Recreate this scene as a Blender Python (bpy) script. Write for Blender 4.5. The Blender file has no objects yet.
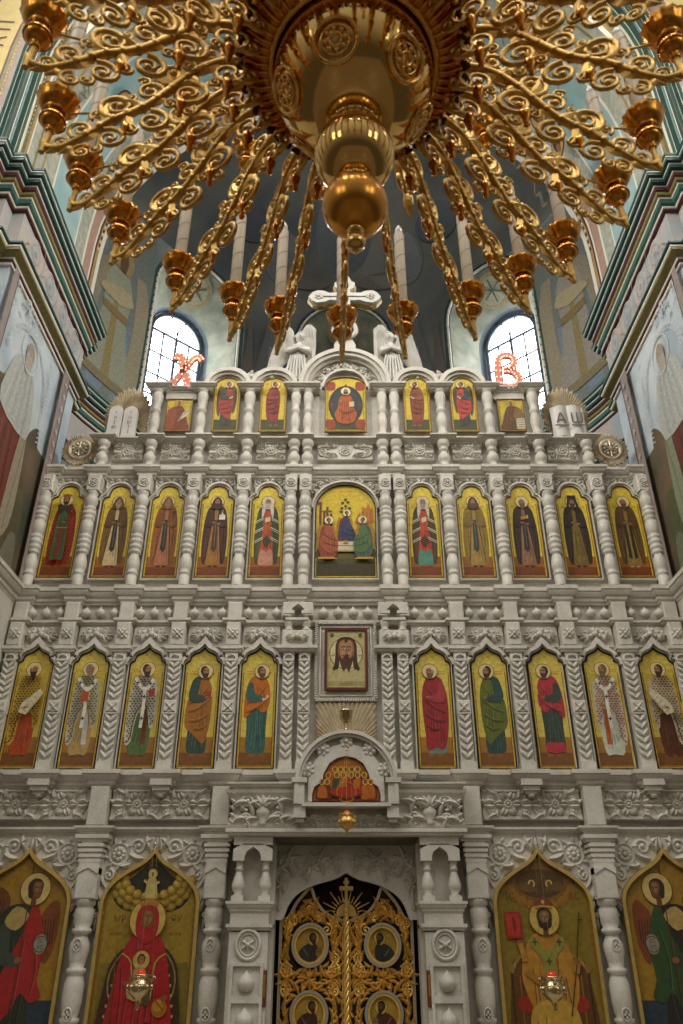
import bpy, math, random
from math import sin, cos, pi, radians as R, sqrt, atan2
random.seed(7)
SC = bpy.context.scene
COL = SC.collection

# ------------------------------------------------------------------ camera numbers (metres, z up)
F_PX, CX, CY = 787.0, 341.5, 512.0
PITCH = R(29.6)
CAM = (-0.05, -9.0, 1.6)

def at(px, py, Y):
    """the point of the plane y = Y that is seen at pixel px, py"""
    u = (px - CX) / F_PX; v = (CY - py) / F_PX
    dy = cos(PITCH) - v * sin(PITCH); dz = sin(PITCH) + v * cos(PITCH)
    t = (Y - CAM[1]) / dy
    return (CAM[0] + u * t, Y, CAM[2] + dz * t)

# ------------------------------------------------------------------ materials
MATS = {}
def lin(c):
    return tuple((x / 12.92 if x <= .04045 else ((x + .055) / 1.055) ** 2.4) for x in c)
def hexc(h):
    return lin(tuple(int(h[i:i + 2], 16) / 255 for i in (0, 2, 4)))

def mat(name, col, rough=.6, metal=0, var=.0, scale=6.0, emit=0, spec=.4, col2=None, bump=0, detail=5.0, coat=0):
    if name in MATS: return name
    m = bpy.data.materials.new(name); m.use_nodes = True
    nt = m.node_tree; b = nt.nodes['Principled BSDF']
    b.inputs['Roughness'].default_value = rough
    b.inputs['Metallic'].default_value = metal
    b.inputs['Specular IOR Level'].default_value = spec
    b.inputs['Coat Weight'].default_value = coat
    b.inputs['Base Color'].default_value = (*col, 1)
    if col2 or var or bump:
        tc = nt.nodes.new('ShaderNodeTexCoord')
        n = nt.nodes.new('ShaderNodeTexNoise'); n.inputs['Scale'].default_value = scale; n.inputs['Detail'].default_value = detail
        nt.links.new(tc.outputs['Object'], n.inputs['Vector'])
        if col2 or var:
            r = nt.nodes.new('ShaderNodeValToRGB')
            r.color_ramp.elements[0].position = .36; r.color_ramp.elements[1].position = .66
            c2 = col2 or tuple(max(0, x * (1 - var)) for x in col)
            r.color_ramp.elements[0].color = (*c2, 1); r.color_ramp.elements[1].color = (*col, 1)
            nt.links.new(n.outputs['Fac'], r.inputs['Fac']); nt.links.new(r.outputs['Color'], b.inputs['Base Color'])
        if bump:
            bp = nt.nodes.new('ShaderNodeBump'); bp.inputs['Strength'].default_value = bump; bp.inputs['Distance'].default_value = .01
            nt.links.new(n.outputs['Fac'], bp.inputs['Height']); nt.links.new(bp.outputs['Normal'], b.inputs['Normal'])
    if emit:
        b.inputs['Emission Color'].default_value = (*col, 1); b.inputs['Emission Strength'].default_value = emit
    MATS[name] = m
    return name

def C(h):
    """matte icon paint of one colour"""
    c = hexc(h); g = (.13, .085, .04)                               # warm, slightly browned icon pigments
    return mat('paint_' + h, tuple(x * .86 + y * .14 for x, y in zip(c, g)), rough=.42, var=.25, scale=22, spec=.35)

def marble():
    m = bpy.data.materials.new('marble'); m.use_nodes = True
    nt = m.node_tree; b = nt.nodes['Principled BSDF']; b.inputs['Roughness'].default_value = .42
    b.inputs['Specular IOR Level'].default_value = .4
    tc = nt.nodes.new('ShaderNodeTexCoord')
    n1 = nt.nodes.new('ShaderNodeTexNoise'); n1.inputs['Scale'].default_value = 2.2; n1.inputs['Detail'].default_value = 8; n1.inputs['Distortion'].default_value = 1.2
    n2 = nt.nodes.new('ShaderNodeTexNoise'); n2.inputs['Scale'].default_value = 9; n2.inputs['Detail'].default_value = 6; n2.inputs['Distortion'].default_value = 2.5
    r1 = nt.nodes.new('ShaderNodeValToRGB'); e = r1.color_ramp.elements
    e[0].position = .3; e[0].color = (.48, .455, .385, 1); e[1].position = .65; e[1].color = (.63, .60, .525, 1)
    r2 = nt.nodes.new('ShaderNodeValToRGB'); e = r2.color_ramp.elements
    e[0].position = .45; e[0].color = (1, 1, 1, 1); e[1].position = .5; e[1].color = (.86, .85, .83, 1)
    x = e.new(.55); x.color = (1, 1, 1, 1)
    mx = nt.nodes.new('ShaderNodeMix'); mx.data_type = 'RGBA'; mx.blend_type = 'MULTIPLY'; mx.inputs[0].default_value = 1
    L = nt.links.new
    L(tc.outputs['Object'], n1.inputs['Vector']); L(tc.outputs['Object'], n2.inputs['Vector'])
    L(n1.outputs['Fac'], r1.inputs['Fac']); L(n2.outputs['Fac'], r2.inputs['Fac'])
    L(r1.outputs['Color'], mx.inputs[6]); L(r2.outputs['Color'], mx.inputs[7]); L(mx.outputs[2], b.inputs['Base Color'])
    MATS['marble'] = m
marble()
MB = 'marble'
GOLD = mat('polished_gold', (.84, .54, .18), rough=.10, metal=1)
GOLDR = mat('cast_gold', (.82, .53, .16), rough=.42, metal=1, var=.3, scale=30)
AMBER = mat('amber_gold', (.72, .33, .06), rough=.24, metal=1)
GILT = mat('gilt_carving', (.86, .56, .15), rough=.38, metal=.6, var=.2, scale=20)
GILTF = mat('gilt_frame', (.62, .43, .13), rough=.38, metal=.7, var=.2, scale=12)
SUNM = mat('pale_gilt', (.66, .57, .42), rough=.38, metal=.55, var=.2, scale=14)
CANDLE = mat('candle_wax', hexc('d8c8ac'), rough=.5, var=.12, scale=9)
CANDLER = mat('candle_rope', hexc('a8875f'), rough=.5)
BULB = mat('frosted_bulb', (.86, .86, .84), rough=.18, spec=.6)
DARK = mat('dark_cloth', hexc('241016'), rough=.8, var=.3)
DARKM = mat('dark_bronze', (.10, .035, .015), rough=.4, metal=.7)
IRON = mat('window_bar', hexc('56616b'), rough=.5)
GLASS = mat('daylight_pane', (.93, .96, 1.0), rough=.3, emit=14)
RED = mat('red_glass', (.50, .03, .015), rough=.15, emit=.35)
SILV = mat('aged_silver_gilt', (.55, .42, .24), rough=.25, metal=1)

# ------------------------------------------------------------------ mesh builder
class MBd:
    def __init__(s): s.v = []; s.f = []; s.mi = []; s.sm = []; s.mats = []
    def slot(s, m):
        if m not in s.mats: s.mats.append(m)
        return s.mats.index(m)
    def add(s, vs, fs, m, smooth=False):
        o = len(s.v); s.v.extend(vs); k = s.slot(m)
        for f in fs:
            s.f.append(tuple(o + i for i in f)); s.mi.append(k); s.sm.append(smooth)
    def box(s, x0, x1, y0, y1, z0, z1, m=MB):
        v = [(x, y, z) for x in (x0, x1) for y in (y0, y1) for z in (z0, z1)]
        s.add(v, [(0, 1, 3, 2), (4, 6, 7, 5), (0, 4, 5, 1), (2, 3, 7, 6), (0, 2, 6, 4), (1, 5, 7, 3)], m)
    def bbox(s, cx, cz, hw, hh, y0, y1, m=MB, b=.012):
        """block with a bevelled front (front at y0)"""
        v = []
        for (w, h, y) in ((hw, hh, y1), (hw, hh, y0 + b), (hw - b, hh - b, y0)):
            v += [(cx - w, y, cz - h), (cx + w, y, cz - h), (cx + w, y, cz + h), (cx - w, y, cz + h)]
        f = []
        for k in (0, 4):
            for i in range(4): f.append((k + i, k + (i + 1) % 4, k + 4 + (i + 1) % 4, k + 4 + i))
        f += [(8, 9, 10, 11), (3, 2, 1, 0)]
        s.add(v, f, m)
    def prism(s, pts, y0, y1, m=MB, smooth=False):
        """outline in x,z pulled from y1 (back) to y0 (front)"""
        n = len(pts)
        v = [(x, y0, z) for x, z in pts] + [(x, y1, z) for x, z in pts]
        s.add(v, [tuple(range(n)), tuple(range(2 * n - 1, n - 1, -1))], m)
        s.add(v, [(i, n + i, n + (i + 1) % n, (i + 1) % n) for i in range(n)], m, smooth)
    def band(s, A, B, y0, y1, m=MB, closed=False):
        """ring between two outlines with the same number of points, thickness y0..y1"""
        n = len(A); r = range(n if closed else n - 1)
        v = [(x, y0, z) for x, z in A] + [(x, y0, z) for x, z in B] + [(x, y1, z) for x, z in A] + [(x, y1, z) for x, z in B]
        f = []
        for i in r:
            j = (i + 1) % n
            f += [(i, j, n + j, n + i), (2 * n + i, 2 * n + j, j, i), (n + i, n + j, 3 * n + j, 3 * n + i), (2 * n + i, 3 * n + i, 3 * n + j, 2 * n + j)]
        if not closed:
            f += [(0, n, 3 * n, 2 * n), (n - 1, 3 * n - 1, 4 * n - 1, 2 * n - 1)]
        s.add(v, f, m)
    def lathe(s, prof, c=(0, 0, 0), n=16, m=MB, sx=1, sy=1, smooth=True, flute=0, nf=8, axis='z'):
        v = []; k = len(prof)
        for (r, z) in prof:
            for i in range(n):
                a = 2 * pi * i / n
                rr = r * (1 + flute * abs(cos(nf * a / 2)) - flute)
                p = (rr * cos(a) * sx, rr * sin(a) * sy, z)
                if axis == 'y': p = (p[0], -p[2], p[1])
                v.append((c[0] + p[0], c[1] + p[1], c[2] + p[2]))
        f = []
        for j in range(k - 1):
            for i in range(n):
                i2 = (i + 1) % n
                f.append((j * n + i, j * n + i2, (j + 1) * n + i2, (j + 1) * n + i))
        s.add(v, f, m, smooth)
        s.add([v[i] for i in range(n)], [tuple(range(n - 1, -1, -1))], m)
        s.add([v[(k - 1) * n + i] for i in range(n)], [tuple(range(n))], m)
    def ball(s, c, rx, ry=None, rz=None, m=MB, n=10, k=7):
        ry = ry or rx; rz = rz or rx
        v = []; f = []
        for j in range(k + 1):
            t = pi * j / k
            for i in range(n):
                a = 2 * pi * i / n
                v.append((c[0] + rx * sin(t) * cos(a), c[1] + ry * sin(t) * sin(a), c[2] - rz * cos(t)))
        for j in range(k):
            for i in range(n):
                i2 = (i + 1) % n; f.append((j * n + i, j * n + i2, (j + 1) * n + i2, (j + 1) * n + i))
        s.add(v, f, m, True)
    def tube(s, pts, rad, n=6, m=MB, flat=1.0, cap=True):
        """round bar through 3-D points; rad a number or one per point; flat squeezes it across its normal"""
        k = len(pts); rr = rad if isinstance(rad, (list, tuple)) else [rad] * k
        v = []; prev = None
        for i, p in enumerate(pts):
            a = pts[max(0, i - 1)]; b = pts[min(k - 1, i + 1)]
            t = [b[j] - a[j] for j in range(3)]; L = sqrt(sum(x * x for x in t)) or 1; t = [x / L for x in t]
            if prev is None:
                ref = (0, 1, 0) if abs(t[1]) < .9 else (1, 0, 0)
            else: ref = prev
            d = sum(ref[j] * t[j] for j in range(3)); w = [ref[j] - d * t[j] for j in range(3)]
            L = sqrt(sum(x * x for x in w)) or 1; w = [x / L for x in w]; prev = w
            u = (t[1] * w[2] - t[2] * w[1], t[2] * w[0] - t[0] * w[2], t[0] * w[1] - t[1] * w[0])
            for q in range(n):
                an = 2 * pi * q / n
                v.append(tuple(p[j] + rr[i] * (cos(an) * w[j] * flat + sin(an) * u[j]) for j in range(3)))
        f = [(i * n + q, i * n + (q + 1) % n, (i + 1) * n + (q + 1) % n, (i + 1) * n + q) for i in range(k - 1) for q in range(n)]
        s.add(v, f, m, True)
        if cap:
            s.add(v[:n], [tuple(range(n - 1, -1, -1))], m); s.add(v[-n:], [tuple(range(n))], m)
    def sweep(s, path, prof, m=MB, close=True):
        """moulding: plan path (x, y) with its outside on the right hand side; profile (outwards, z)"""
        n = len(path); k = len(prof); nor = []
        for i in range(n - 1):
            dx = path[i + 1][0] - path[i][0]; dy = path[i + 1][1] - path[i][1]; L = sqrt(dx * dx + dy * dy)
            nor.append((dy / L, -dx / L))
        v = []
        for i in range(n):
            if i == 0: mx, my = nor[0]
            elif i == n - 1: mx, my = nor[-1]
            else:
                a, b = nor[i - 1], nor[i]; d = 1 + a[0] * b[0] + a[1] * b[1]
                mx, my = ((a[0] + b[0]) / d, (a[1] + b[1]) / d) if d > .05 else a
            for (o, z) in prof: v.append((path[i][0] + mx * o, path[i][1] + my * o, z))
        s.add(v, [(i * k + j, (i + 1) * k + j, (i + 1) * k + j + 1, i * k + j + 1) for i in range(n - 1) for j in range(k - 1)], m)
        if close:
            s.add(v[:k], [tuple(range(k))], m); s.add(v[-k:], [tuple(range(k - 1, -1, -1))], m)
    # ---- carving
    def spiral(s, cx, cz, r, a0, turns, y, th, m=MB, depth=.8, n=None, sgn=1):
        n = n or int(10 * turns) + 4; p = []; rad = []
        for i in range(n + 1):
            t = i / n; a = a0 + sgn * 2 * pi * turns * t; q = r * (1 - .84 * t)
            p.append((cx + q * cos(a), y, cz + q * sin(a))); rad.append(th * (1 - .45 * t))
        s.tube(p, rad, 6, m, depth)
        s.ball((p[-1][0], y, p[-1][2]), th * 1.25, th * depth * 1.3, th * 1.25, m, 7, 5)
    def leaf(s, x, z, ang, L, W, y, m=MB, h=.02, curl=0.0, k=5):
        """pointed leaf with a raised middle rib"""
        v = []; f = []
        for i in range(k + 1):
            t = i / k; a = ang + curl * t; q = L * t
            px = x + q * cos(a); pz = z + q * sin(a); w = W * sin(pi * min(1, .08 + t * .92)) ** .8 * (1 - .25 * t)
            nx, nz = -sin(a), cos(a); hh = h * sin(pi * (.15 + .8 * t))
            v += [(px + nx * w, y, pz + nz * w), (px, y - hh, pz), (px - nx * w, y, pz - nz * w)]
        for i in range(k):
            o = i * 3; f += [(o, o + 1, o + 4, o + 3), (o + 1, o + 2, o + 5, o + 4)]
        s.add(v, f, m, False)
    def rosette(s, cx, cz, r, y, m=MB, n=8, h=.02):
        for i in range(n):
            a = 2 * pi * (i + .5) / n
            s.ball((cx + .62 * r * cos(a), y, cz + .62 * r * sin(a)), r * .34, h * .8, r * .34, m, 7, 5)
        s.ball((cx, y - h * .3, cz), r * .34, h, r * .34, m, 8, 5)
    def build(s, name, parent=None, loc=None, kind=None, auto=False):
        me = bpy.data.meshes.new(name)
        me.from_pydata(s.v, [], s.f)
        for k in s.mats: me.materials.append(MATS[k])
        me.polygons.foreach_set('material_index', s.mi)
        me.polygons.foreach_set('use_smooth', s.sm)
        me.update()
        o = bpy.data.objects.new(name, me); COL.objects.link(o)
        if parent: o.parent = parent
        if loc: o.location = loc
        if kind: o['kind'] = kind
        return o

def thing(name, label, cat, loc=(0, 0, 0), group=None):
    o = bpy.data.objects.new(name, None); COL.objects.link(o); o.empty_display_size = .1
    o.location = loc; o['label'] = label; o['category'] = cat
    if group: o['group'] = group
    return o
def copy_tree(o, parent=None):
    c = o.copy(); COL.objects.link(c)
    if parent: c.parent = parent
    for ch in [x for x in o.children]: copy_tree(ch, c)
    return c

def arc(cx, cz, r, a0, a1, n=16, rz=None):
    rz = rz or r
    return [(cx + r * cos(R(a0 + (a1 - a0) * i / n)), cz + rz * sin(R(a0 + (a1 - a0) * i / n))) for i in range(n + 1)]
def crom(P, n=4, closed=True):
    """smooth curve through control points"""
    k = len(P); out = []
    for i in range(k if closed else k - 1):
        g = lambda j: P[j % k] if closed else P[max(0, min(k - 1, j))]
        a, b, c, d = g(i - 1), g(i), g(i + 1), g(i + 2)
        for q in range(n):
            t = q / n
            out.append(tuple(.5 * (2 * b[e] + (c[e] - a[e]) * t + (2 * a[e] - 5 * b[e] + 4 * c[e] - d[e]) * t * t + (3 * b[e] - a[e] - 3 * c[e] + d[e]) * t ** 3) for e in range(len(b))))
    if not closed: out.append(tuple(P[-1]))
    return out

# ------------------------------------------------------------------ text as mesh outlines
def text_mesh(txt, size):
    cu = bpy.data.curves.new('t', 'FONT'); cu.body = txt; cu.size = size; cu.align_x = 'CENTER'; cu.align_y = 'CENTER'
    cu.resolution_u = 3
    ob = bpy.data.objects.new('t', cu); COL.objects.link(ob)
    dg = bpy.context.evaluated_depsgraph_get(); dg.update()
    me = ob.evaluated_get(dg).to_mesh()
    v = [tuple(p.co) for p in me.vertices]; f = [tuple(p.vertices) for p in me.polygons]
    ob.evaluated_get(dg).to_mesh_clear()
    bpy.data.objects.remove(ob); bpy.data.curves.remove(cu)
    return v, f

# ------------------------------------------------------------------ painting on a panel
class Paint(MBd):
    """flat painting: x across, z up, each stroke a hair in front of the last"""
    def __init__(s, step=.0003, fn=None): super().__init__(); s.d = 0; s.step = step; s.ox = s.oz = 0; s.fn = fn or (lambda u, v, d: (u + s.ox, -d, v + s.oz))
    def poly(s, pts, col, smooth=True, n=3):
        p = crom(pts, n) if smooth else pts
        s.d += s.step
        s.add([s.fn(x, z, s.d) for x, z in p], [tuple(range(len(p)))], col if col in MATS else C(col))
    def ell(s, cx, cz, rx, rz, col, n=18):
        s.poly([(cx + rx * cos(2 * pi * i / n), cz + rz * sin(2 * pi * i / n)) for i in range(n)], col, False)
    def rect(s, x0, x1, z0, z1, col): s.poly([(x0, z0), (x1, z0), (x1, z1), (x0, z1)], col, False)
    def stroke(s, pts, w, col, n=3):
        p = crom(pts, n, False); k = len(p); A = []; B = []
        for i in range(k):
            a = p[max(0, i - 1)]; b = p[min(k - 1, i + 1)]; dx, dz = b[0] - a[0], b[1] - a[1]; L = sqrt(dx * dx + dz * dz) or 1
            A.append((p[i][0] - dz / L * w / 2, p[i][1] + dx / L * w / 2)); B.append((p[i][0] + dz / L * w / 2, p[i][1] - dx / L * w / 2))
        s.d += s.step
        s.add([s.fn(x, z, s.d) for x, z in A + B], [(i, i + 1, k + i + 1, k + i) for i in range(k - 1)], col if col in MATS else C(col))
    def ring(s, cx, cz, r, w, col, n=24):
        s.stroke([(cx + r * cos(2 * pi * i / n), cz + r * sin(2 * pi * i / n)) for i in range(n + 1)], w, col, 1)
    def text(s, txt, x, z, size, col):
        v, f = text_mesh(txt, size); s.d += s.step
        s.add([s.fn(x + a, z + b, s.d) for a, b, _ in v], f, col if col in MATS else C(col))
    def bgfill(s, outline, col): s.poly(outline, col, False)
# ================================================================== paintings
def sh(h, f):
    c = [int(h[i:i + 2], 16) for i in (0, 2, 4)]
    c = [min(255, int(x * f)) if f <= 1 else min(255, int(x + (255 - x) * (f - 1))) for x in c]
    # few distinct tones are enough
    return '%02x%02x%02x' % tuple(c)
def inside(p, poly):
    x, y = p; c = False; n = len(poly)
    for i in range(n):
        x1, y1 = poly[i]; x2, y2 = poly[(i + 1) % n]
        if (y1 > y) != (y2 > y) and x < (x2 - x1) * (y - y1) / (y2 - y1) + x1: c = not c
    return c
SKIN, SKIND = 'a06a38', '6e421f'

class Fig:
    def __init__(s, P, cx, z0, H, f=1): s.P = P; s.cx = cx; s.z0 = z0; s.H = H; s.f = f; s.wf = 1.0
    def p(s, u, v): return (s.cx + u * s.H * s.f * s.wf, s.z0 + v * s.H)
    def poly(s, pts, col, smooth=True): s.P.poly([s.p(*q) for q in pts], col, smooth)
    def line(s, pts, w, col): s.P.stroke([s.p(*q) for q in pts], w * s.H, col)
    def ell(s, u, v, ru, rv, col): x, z = s.p(u, v); s.P.ell(x, z, ru * s.H, rv * s.H, col)
    def folds(s, pts, col, seed=1, n=5, lo=.05, hi=.8):
        """painted drapery lines"""
        rnd = random.Random(seed); us = [q[0] for q in pts]; vs = [q[1] for q in pts]
        for i in range(n * 2):
            t = (i + .5) / (n * 2); u = min(us) + (max(us) - min(us)) * (.12 + .76 * t)
            v0 = max(lo, min(vs) + .02); v1 = min(hi, max(vs) - .05)
            a = v0 + (v1 - v0) * rnd.uniform(0, .35); b = v0 + (v1 - v0) * rnd.uniform(.55, .95)
            du = rnd.uniform(-.015, .015)
            c = [(u, a), (u * .9 + du, (a + b) / 2), (u * .72 + du, b)]
            if all(inside(q, pts) for q in c): s.line(c, .007 if i % 2 else .009, sh(col, .66) if i % 2 else sh(col, 1.14))
    def pattern(s, pts, col, step=.03, r=.011, cross=False, off=True):
        lo = min(q[1] for q in pts); hi = max(q[1] for q in pts); k = 0; v = lo
        while v < hi:
            u = -.3 + (step / 2 if k % 2 and off else 0)
            while u < .3:
                if all(inside((u + a, v + b), pts) for a, b in ((r, 0), (-r, 0), (0, r), (0, -r))):
                    if cross:
                        s.poly([(u - r, v - r * .35), (u + r, v - r * .35), (u + r, v + r * .35), (u - r, v + r * .35)], col, False)
                        s.poly([(u - r * .35, v - r), (u + r * .35, v - r), (u + r * .35, v + r), (u - r * .35, v + r)], col, False)
                    else:
                        s.poly([(u - r, v), (u, v - r), (u + r, v), (u, v + r)], col, False)
                u += step
            v += step * .8; k += 1
    def head(s, u=0, v=.925, hair='3a2414', beard='3a2414', hood=None, halo='e2cf96', r=.085, turn=0.0, bl=.05, bald=False, crown=None, skin=SKIN, long=False):
        H = s.H
        x, z = s.p(u, v)
        s.P.ell(x, z, r * H * 1.0, r * H, halo, 26); s.P.ring(x, z, r * H, .007 * H, '7a3a14')
        if hood:
            s.poly([(u - .06, v - .1), (u - .055, v), (u - .03, v + .055), (u, v + .075), (u + .03, v + .055), (u + .055, v), (u + .06, v - .1)], hood)
        elif not bald:
            s.ell(u - turn * .012, v + .008, .043, .054, hair)
            if long: s.poly([(u - .045, v), (u - .05, v - .07), (u - .03, v - .09), (u + .03, v - .09), (u + .05, v - .07), (u + .045, v)], hair)
        s.poly([(u - .022, v - .04), (u - .025, v - .09), (u + .025, v - .09), (u + .022, v - .04)], sh(skin, .75), False)
        s.ell(u + turn * .008, v - .004, .033, .046, skin)
        s.ell(u + turn * .012, v + .004, .020, .034, sh(skin, 1.18))
        if bald: s.poly([(u - .036, v - .02), (u - .04, v + .015), (u - .028, v + .01), (u - .026, v - .03)], hair)
        if beard:
            s.poly([(u - .034, v - .008), (u - .031, v - .05), (u + turn * .012, v - .05 - bl), (u + .031, v - .05), (u + .034, v - .008), (u + .018, v - .026), (u - .018, v - .026)], beard)
        for d in (-1, 1):
            e = u + turn * .012 + d * .013
            s.line([(e - .008, v + .006), (e + .008, v + .006)], .007, '2a160a')
            s.line([(e - .009, v + .016), (e + .009, v + .016)], .005, '2a160a')
        s.line([(u + turn * .014, v + .004), (u + turn * .018, v - .014)], .006, SKIND)
        s.line([(u + turn * .012 - .009, v - .026), (u + turn * .012 + .009, v - .026)], .006, '5a1f14')
        if crown:
            s.poly([(u - .042, v + .035), (u - .05, v + .085), (u - .02, v + .07), (u, v + .1), (u + .02, v + .07), (u + .05, v + .085), (u + .042, v + .035)], crown, False)
    def feet(s, col='3a2010', us=(-.035, .035), v=.03):
        for u in us: s.poly([(u - .022, v - .03), (u - .018, v + .03), (u + .018, v + .03), (u + .022, v - .03)], col)
    def book(s, u, v, w=.05, h=.065, col='a02a1c', tilt=.01):
        s.poly([(u - w / 2, v - h / 2 - tilt), (u + w / 2, v - h / 2 + tilt), (u + w / 2, v + h / 2 + tilt), (u - w / 2, v + h / 2 - tilt)], col, False)
        s.poly([(u + w / 2, v - h / 2 + tilt), (u + w / 2 + .008, v - h / 2 + tilt + .006), (u + w / 2 + .008, v + h / 2 + tilt), (u + w / 2, v + h / 2 + tilt)], 'd8c27c', False)
    def hand(s, u, v, r=.017, skin=SKIN):
        s.ell(u, v, r, r * .8, skin)
        for k in range(3): s.line([(u + .004, v + (k - 1) * .007), (u + .026, v + (k - 1) * .009 + .004)], .006, skin)

ROBE = [(-.045, .87), (-.105, .81), (-.132, .62), (-.142, .36), (-.125, .06), (-.06, .045), (.06, .045), (.125, .06), (.142, .36), (.132, .62), (.105, .81), (.045, .87)]
FRONT = [(-.018, .82), (-.05, .52), (-.072, .22), (-.085, .03), (0, .02), (.085, .03), (.072, .22), (.05, .52), (.018, .82)]

def monk(g, cloak, tunic, stripe='1f1f18', hood=None, hair='3a2414', beard='3a2414', item=None, bl=.06, feet='3a2010', twin=False, **k):
    g.feet(feet)
    g.poly(ROBE, cloak); g.folds(ROBE, cloak, 3, 6)
    g.poly(FRONT, tunic); g.folds(FRONT, tunic, 5, 4, hi=.55)
    if stripe:
        if twin:
            for d in (-1, 1): g.poly([(d * .012, .66), (d * .042, .64), (d * .05, .12), (d * .014, .1)], stripe, False)
        else:
            g.poly([(-.024, .66), (.024, .66), (.03, .24), (0, .2), (-.03, .24)], stripe, False)
            g.line([(0, .63), (0, .27)], .006, sh(stripe, 1.35))
    for d in (-1, 1):                                              # cloak borders and sleeves
        g.poly([(d * .03, .80), (d * .105, .72), (d * .125, .58), (d * .05, .56), (d * .02, .62)], sh(cloak, .85))
        g.line([(d * .02, .82), (d * .052, .5), (d * .088, .05)], .008, sh(cloak, .5))
    g.hand(-.03, .62); g.hand(.03, .60)
    g.head(hair=hair, beard=beard, hood=hood, bl=bl, **k)
    if item == 'church':
        g.poly([(.035, .66), (.035, .73), (.105, .73), (.105, .66)], 'e8e0cf', False)
        g.poly([(.05, .73), (.07, .775), (.09, .73)], 'cfc6b4', False); g.ell(.07, .785, .014, .018, '5d7f86')
        g.line([(.07, .79), (.07, .83)], .006, '4a3010')
    if item == 'cross': g.line([(.075, .66), (.085, .82)], .009, '2a160a'); g.line([(.055, .775), (.11, .765)], .008, '2a160a')
    if item == 'box': g.book(0, .69, .085, .06, '7a4a20'); g.book(0, .69, .06, .04, 'c08a3c')
    if item == 'klobuk':
        g.poly([(-.05, .92), (-.052, 1.02), (.052, 1.02), (.05, .92), (.03, .955), (-.03, .955)], '1c1410', False)
        for d in (-1, 1): g.poly([(d * .04, .98), (d * .058, .93), (d * .075, .78), (d * .045, .8), (d * .036, .92)], '1c1410')

def apostle(g, cloak, tunic, item='book', hair='3a2414', beard='3a2414', bald=False, drop=None, feet='8a5a30', bl=.03, hem=None):
    for u in (-.045, .05): g.poly([(u - .02, .05), (u - .015, .0), (u + .045, -.008), (u + .02, .05)], feet)
    T = [(-.04, .87), (-.098, .81), (-.115, .62), (-.1, .3), (-.095, .05), (0, .03), (.085, .045), (.09, .3), (.1, .6), (.085, .8), (.035, .87)]
    g.poly(T, tunic); g.folds(T, tunic, 11, 5)
    if hem: g.poly([(-.092, .14), (-.097, .045), (0, .025), (.088, .045), (.086, .14)], hem, False)
    K = [(.0, .86), (.06, .84), (.105, .74), (.118, .55), (.105, .3), (.06, .13), (-.02, .2), (-.12, .3), (-.14, .42), (-.125, .6), (-.09, .58), (-.03, .68)]
    if drop == 'long': K = [(-.07, .85), (.05, .86), (.11, .74), (.12, .5), (.10, .2), (.085, .06), (.0, .09), (-.07, .07), (-.115, .2), (-.135, .45), (-.125, .68)]
    if drop == 'short': K = [(-.07, .86), (.05, .87), (.11, .76), (.115, .55), (.05, .46), (-.02, .52), (-.12, .40), (-.135, .55), (-.118, .74)]
    g.poly(K, cloak); g.folds(K, cloak, 4, 6)
    for a, b in (((-.1, .56), (.07, .74)), ((-.11, .46), (.09, .6)), ((-.09, .36), (.09, .44)), ((-.04, .28), (.085, .32))):
        if inside(a, K) and inside(b, K): g.line([a, ((a[0] + b[0]) / 2, (a[1] + b[1]) / 2 - .03), b], .009, sh(cloak, .7)); g.line([(a[0], a[1] + .02), ((a[0] + b[0]) / 2, (a[1] + b[1]) / 2 - .008), (b[0], b[1] + .018)], .008, sh(cloak, 1.15))
    g.poly([(-.095, .79), (-.12, .64), (-.06, .57), (.05, .6), (.06, .64), (-.03, .67), (-.05, .78)], tunic if drop != 'long' else sh(cloak, 1.1))
    if item == 'book': g.book(.085, .68)
    if item == 'redbook': g.book(.075, .66, .06, .08)
    if item == 'scroll': g.poly([(.04, .62), (.1, .66), (.105, .63), (.05, .59)], 'e3dcc6', False)
    g.hand(.06, .63)
    g.head(u=.03, v=.925, hair=hair, beard=beard, bald=bald, turn=1, bl=bl)

def bishop(g, robe, pat, under, item='book', hair='3a2414', beard='3a2414', bald=False, cross=True, omo=True, under2=None, bl=.05, bg=None):
    g.feet('4a2a14', (-.05, .04))
    U = [(-.095, .42), (-.1, .04), (0, .02), (.085, .04), (.085, .42)]
    g.poly(U, under); g.folds(U, under, 9, 4)
    if under2: g.poly([(.01, .5), (.05, .5), (.062, .12), (.012, .12)], under2, False)
    K = [(-.04, .87), (-.105, .82), (-.14, .62), (-.15, .38), (-.135, .13), (-.08, .15), (-.05, .42), (.02, .56), (.06, .45), (.085, .3), (.12, .32), (.135, .55), (.11, .8), (.04, .87)]
    g.poly(K, robe)
    g.pattern(K, pat, .033, .0105, cross)
    g.line([(-.135, .13), (-.08, .15), (-.05, .42), (.02, .56), (.06, .45), (.085, .3)], .01, sh(under, .6))
    if omo:
        for pts in ([(-.085, .83), (-.02, .72), (.05, .72), (.09, .82)], [(.015, .73), (.02, .5), (.015, .28)]):
            g.line(pts, .036, 'e6e0cf')
        for (u, v) in ((-.06, .775), (.065, .765), (.018, .62), (.016, .38)):
            g.line([(u - .018, v), (u + .018, v)], .011, '1c2226'); g.line([(u, v - .022), (u, v + .022)], .011, '1c2226')
    if item == 'book': g.book(.09, .66, .06, .085); g.hand(.055, .62)
    if item == 'orangebook': g.book(.0, .62, .08, .1, 'b4481c'); g.hand(.03, .57)
    if item == 'scroll':
        g.poly([(-.04, .55), (.12, .71), (.155, .66), (.02, .42), (-.06, .45)], 'd9cfae', False)
        for k in range(4): g.line([(-.03 + k * .035, .5 + k * .04), (.02 + k * .035, .45 + k * .04)], .006, '8d7f60')
        g.hand(.0, .5)
    if item == 'bless': g.hand(-.09, .64); g.hand(.07, .52)
    g.head(u=.02, v=.925, hair=hair, beard=beard, bald=bald, turn=1, bl=bl)

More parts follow.
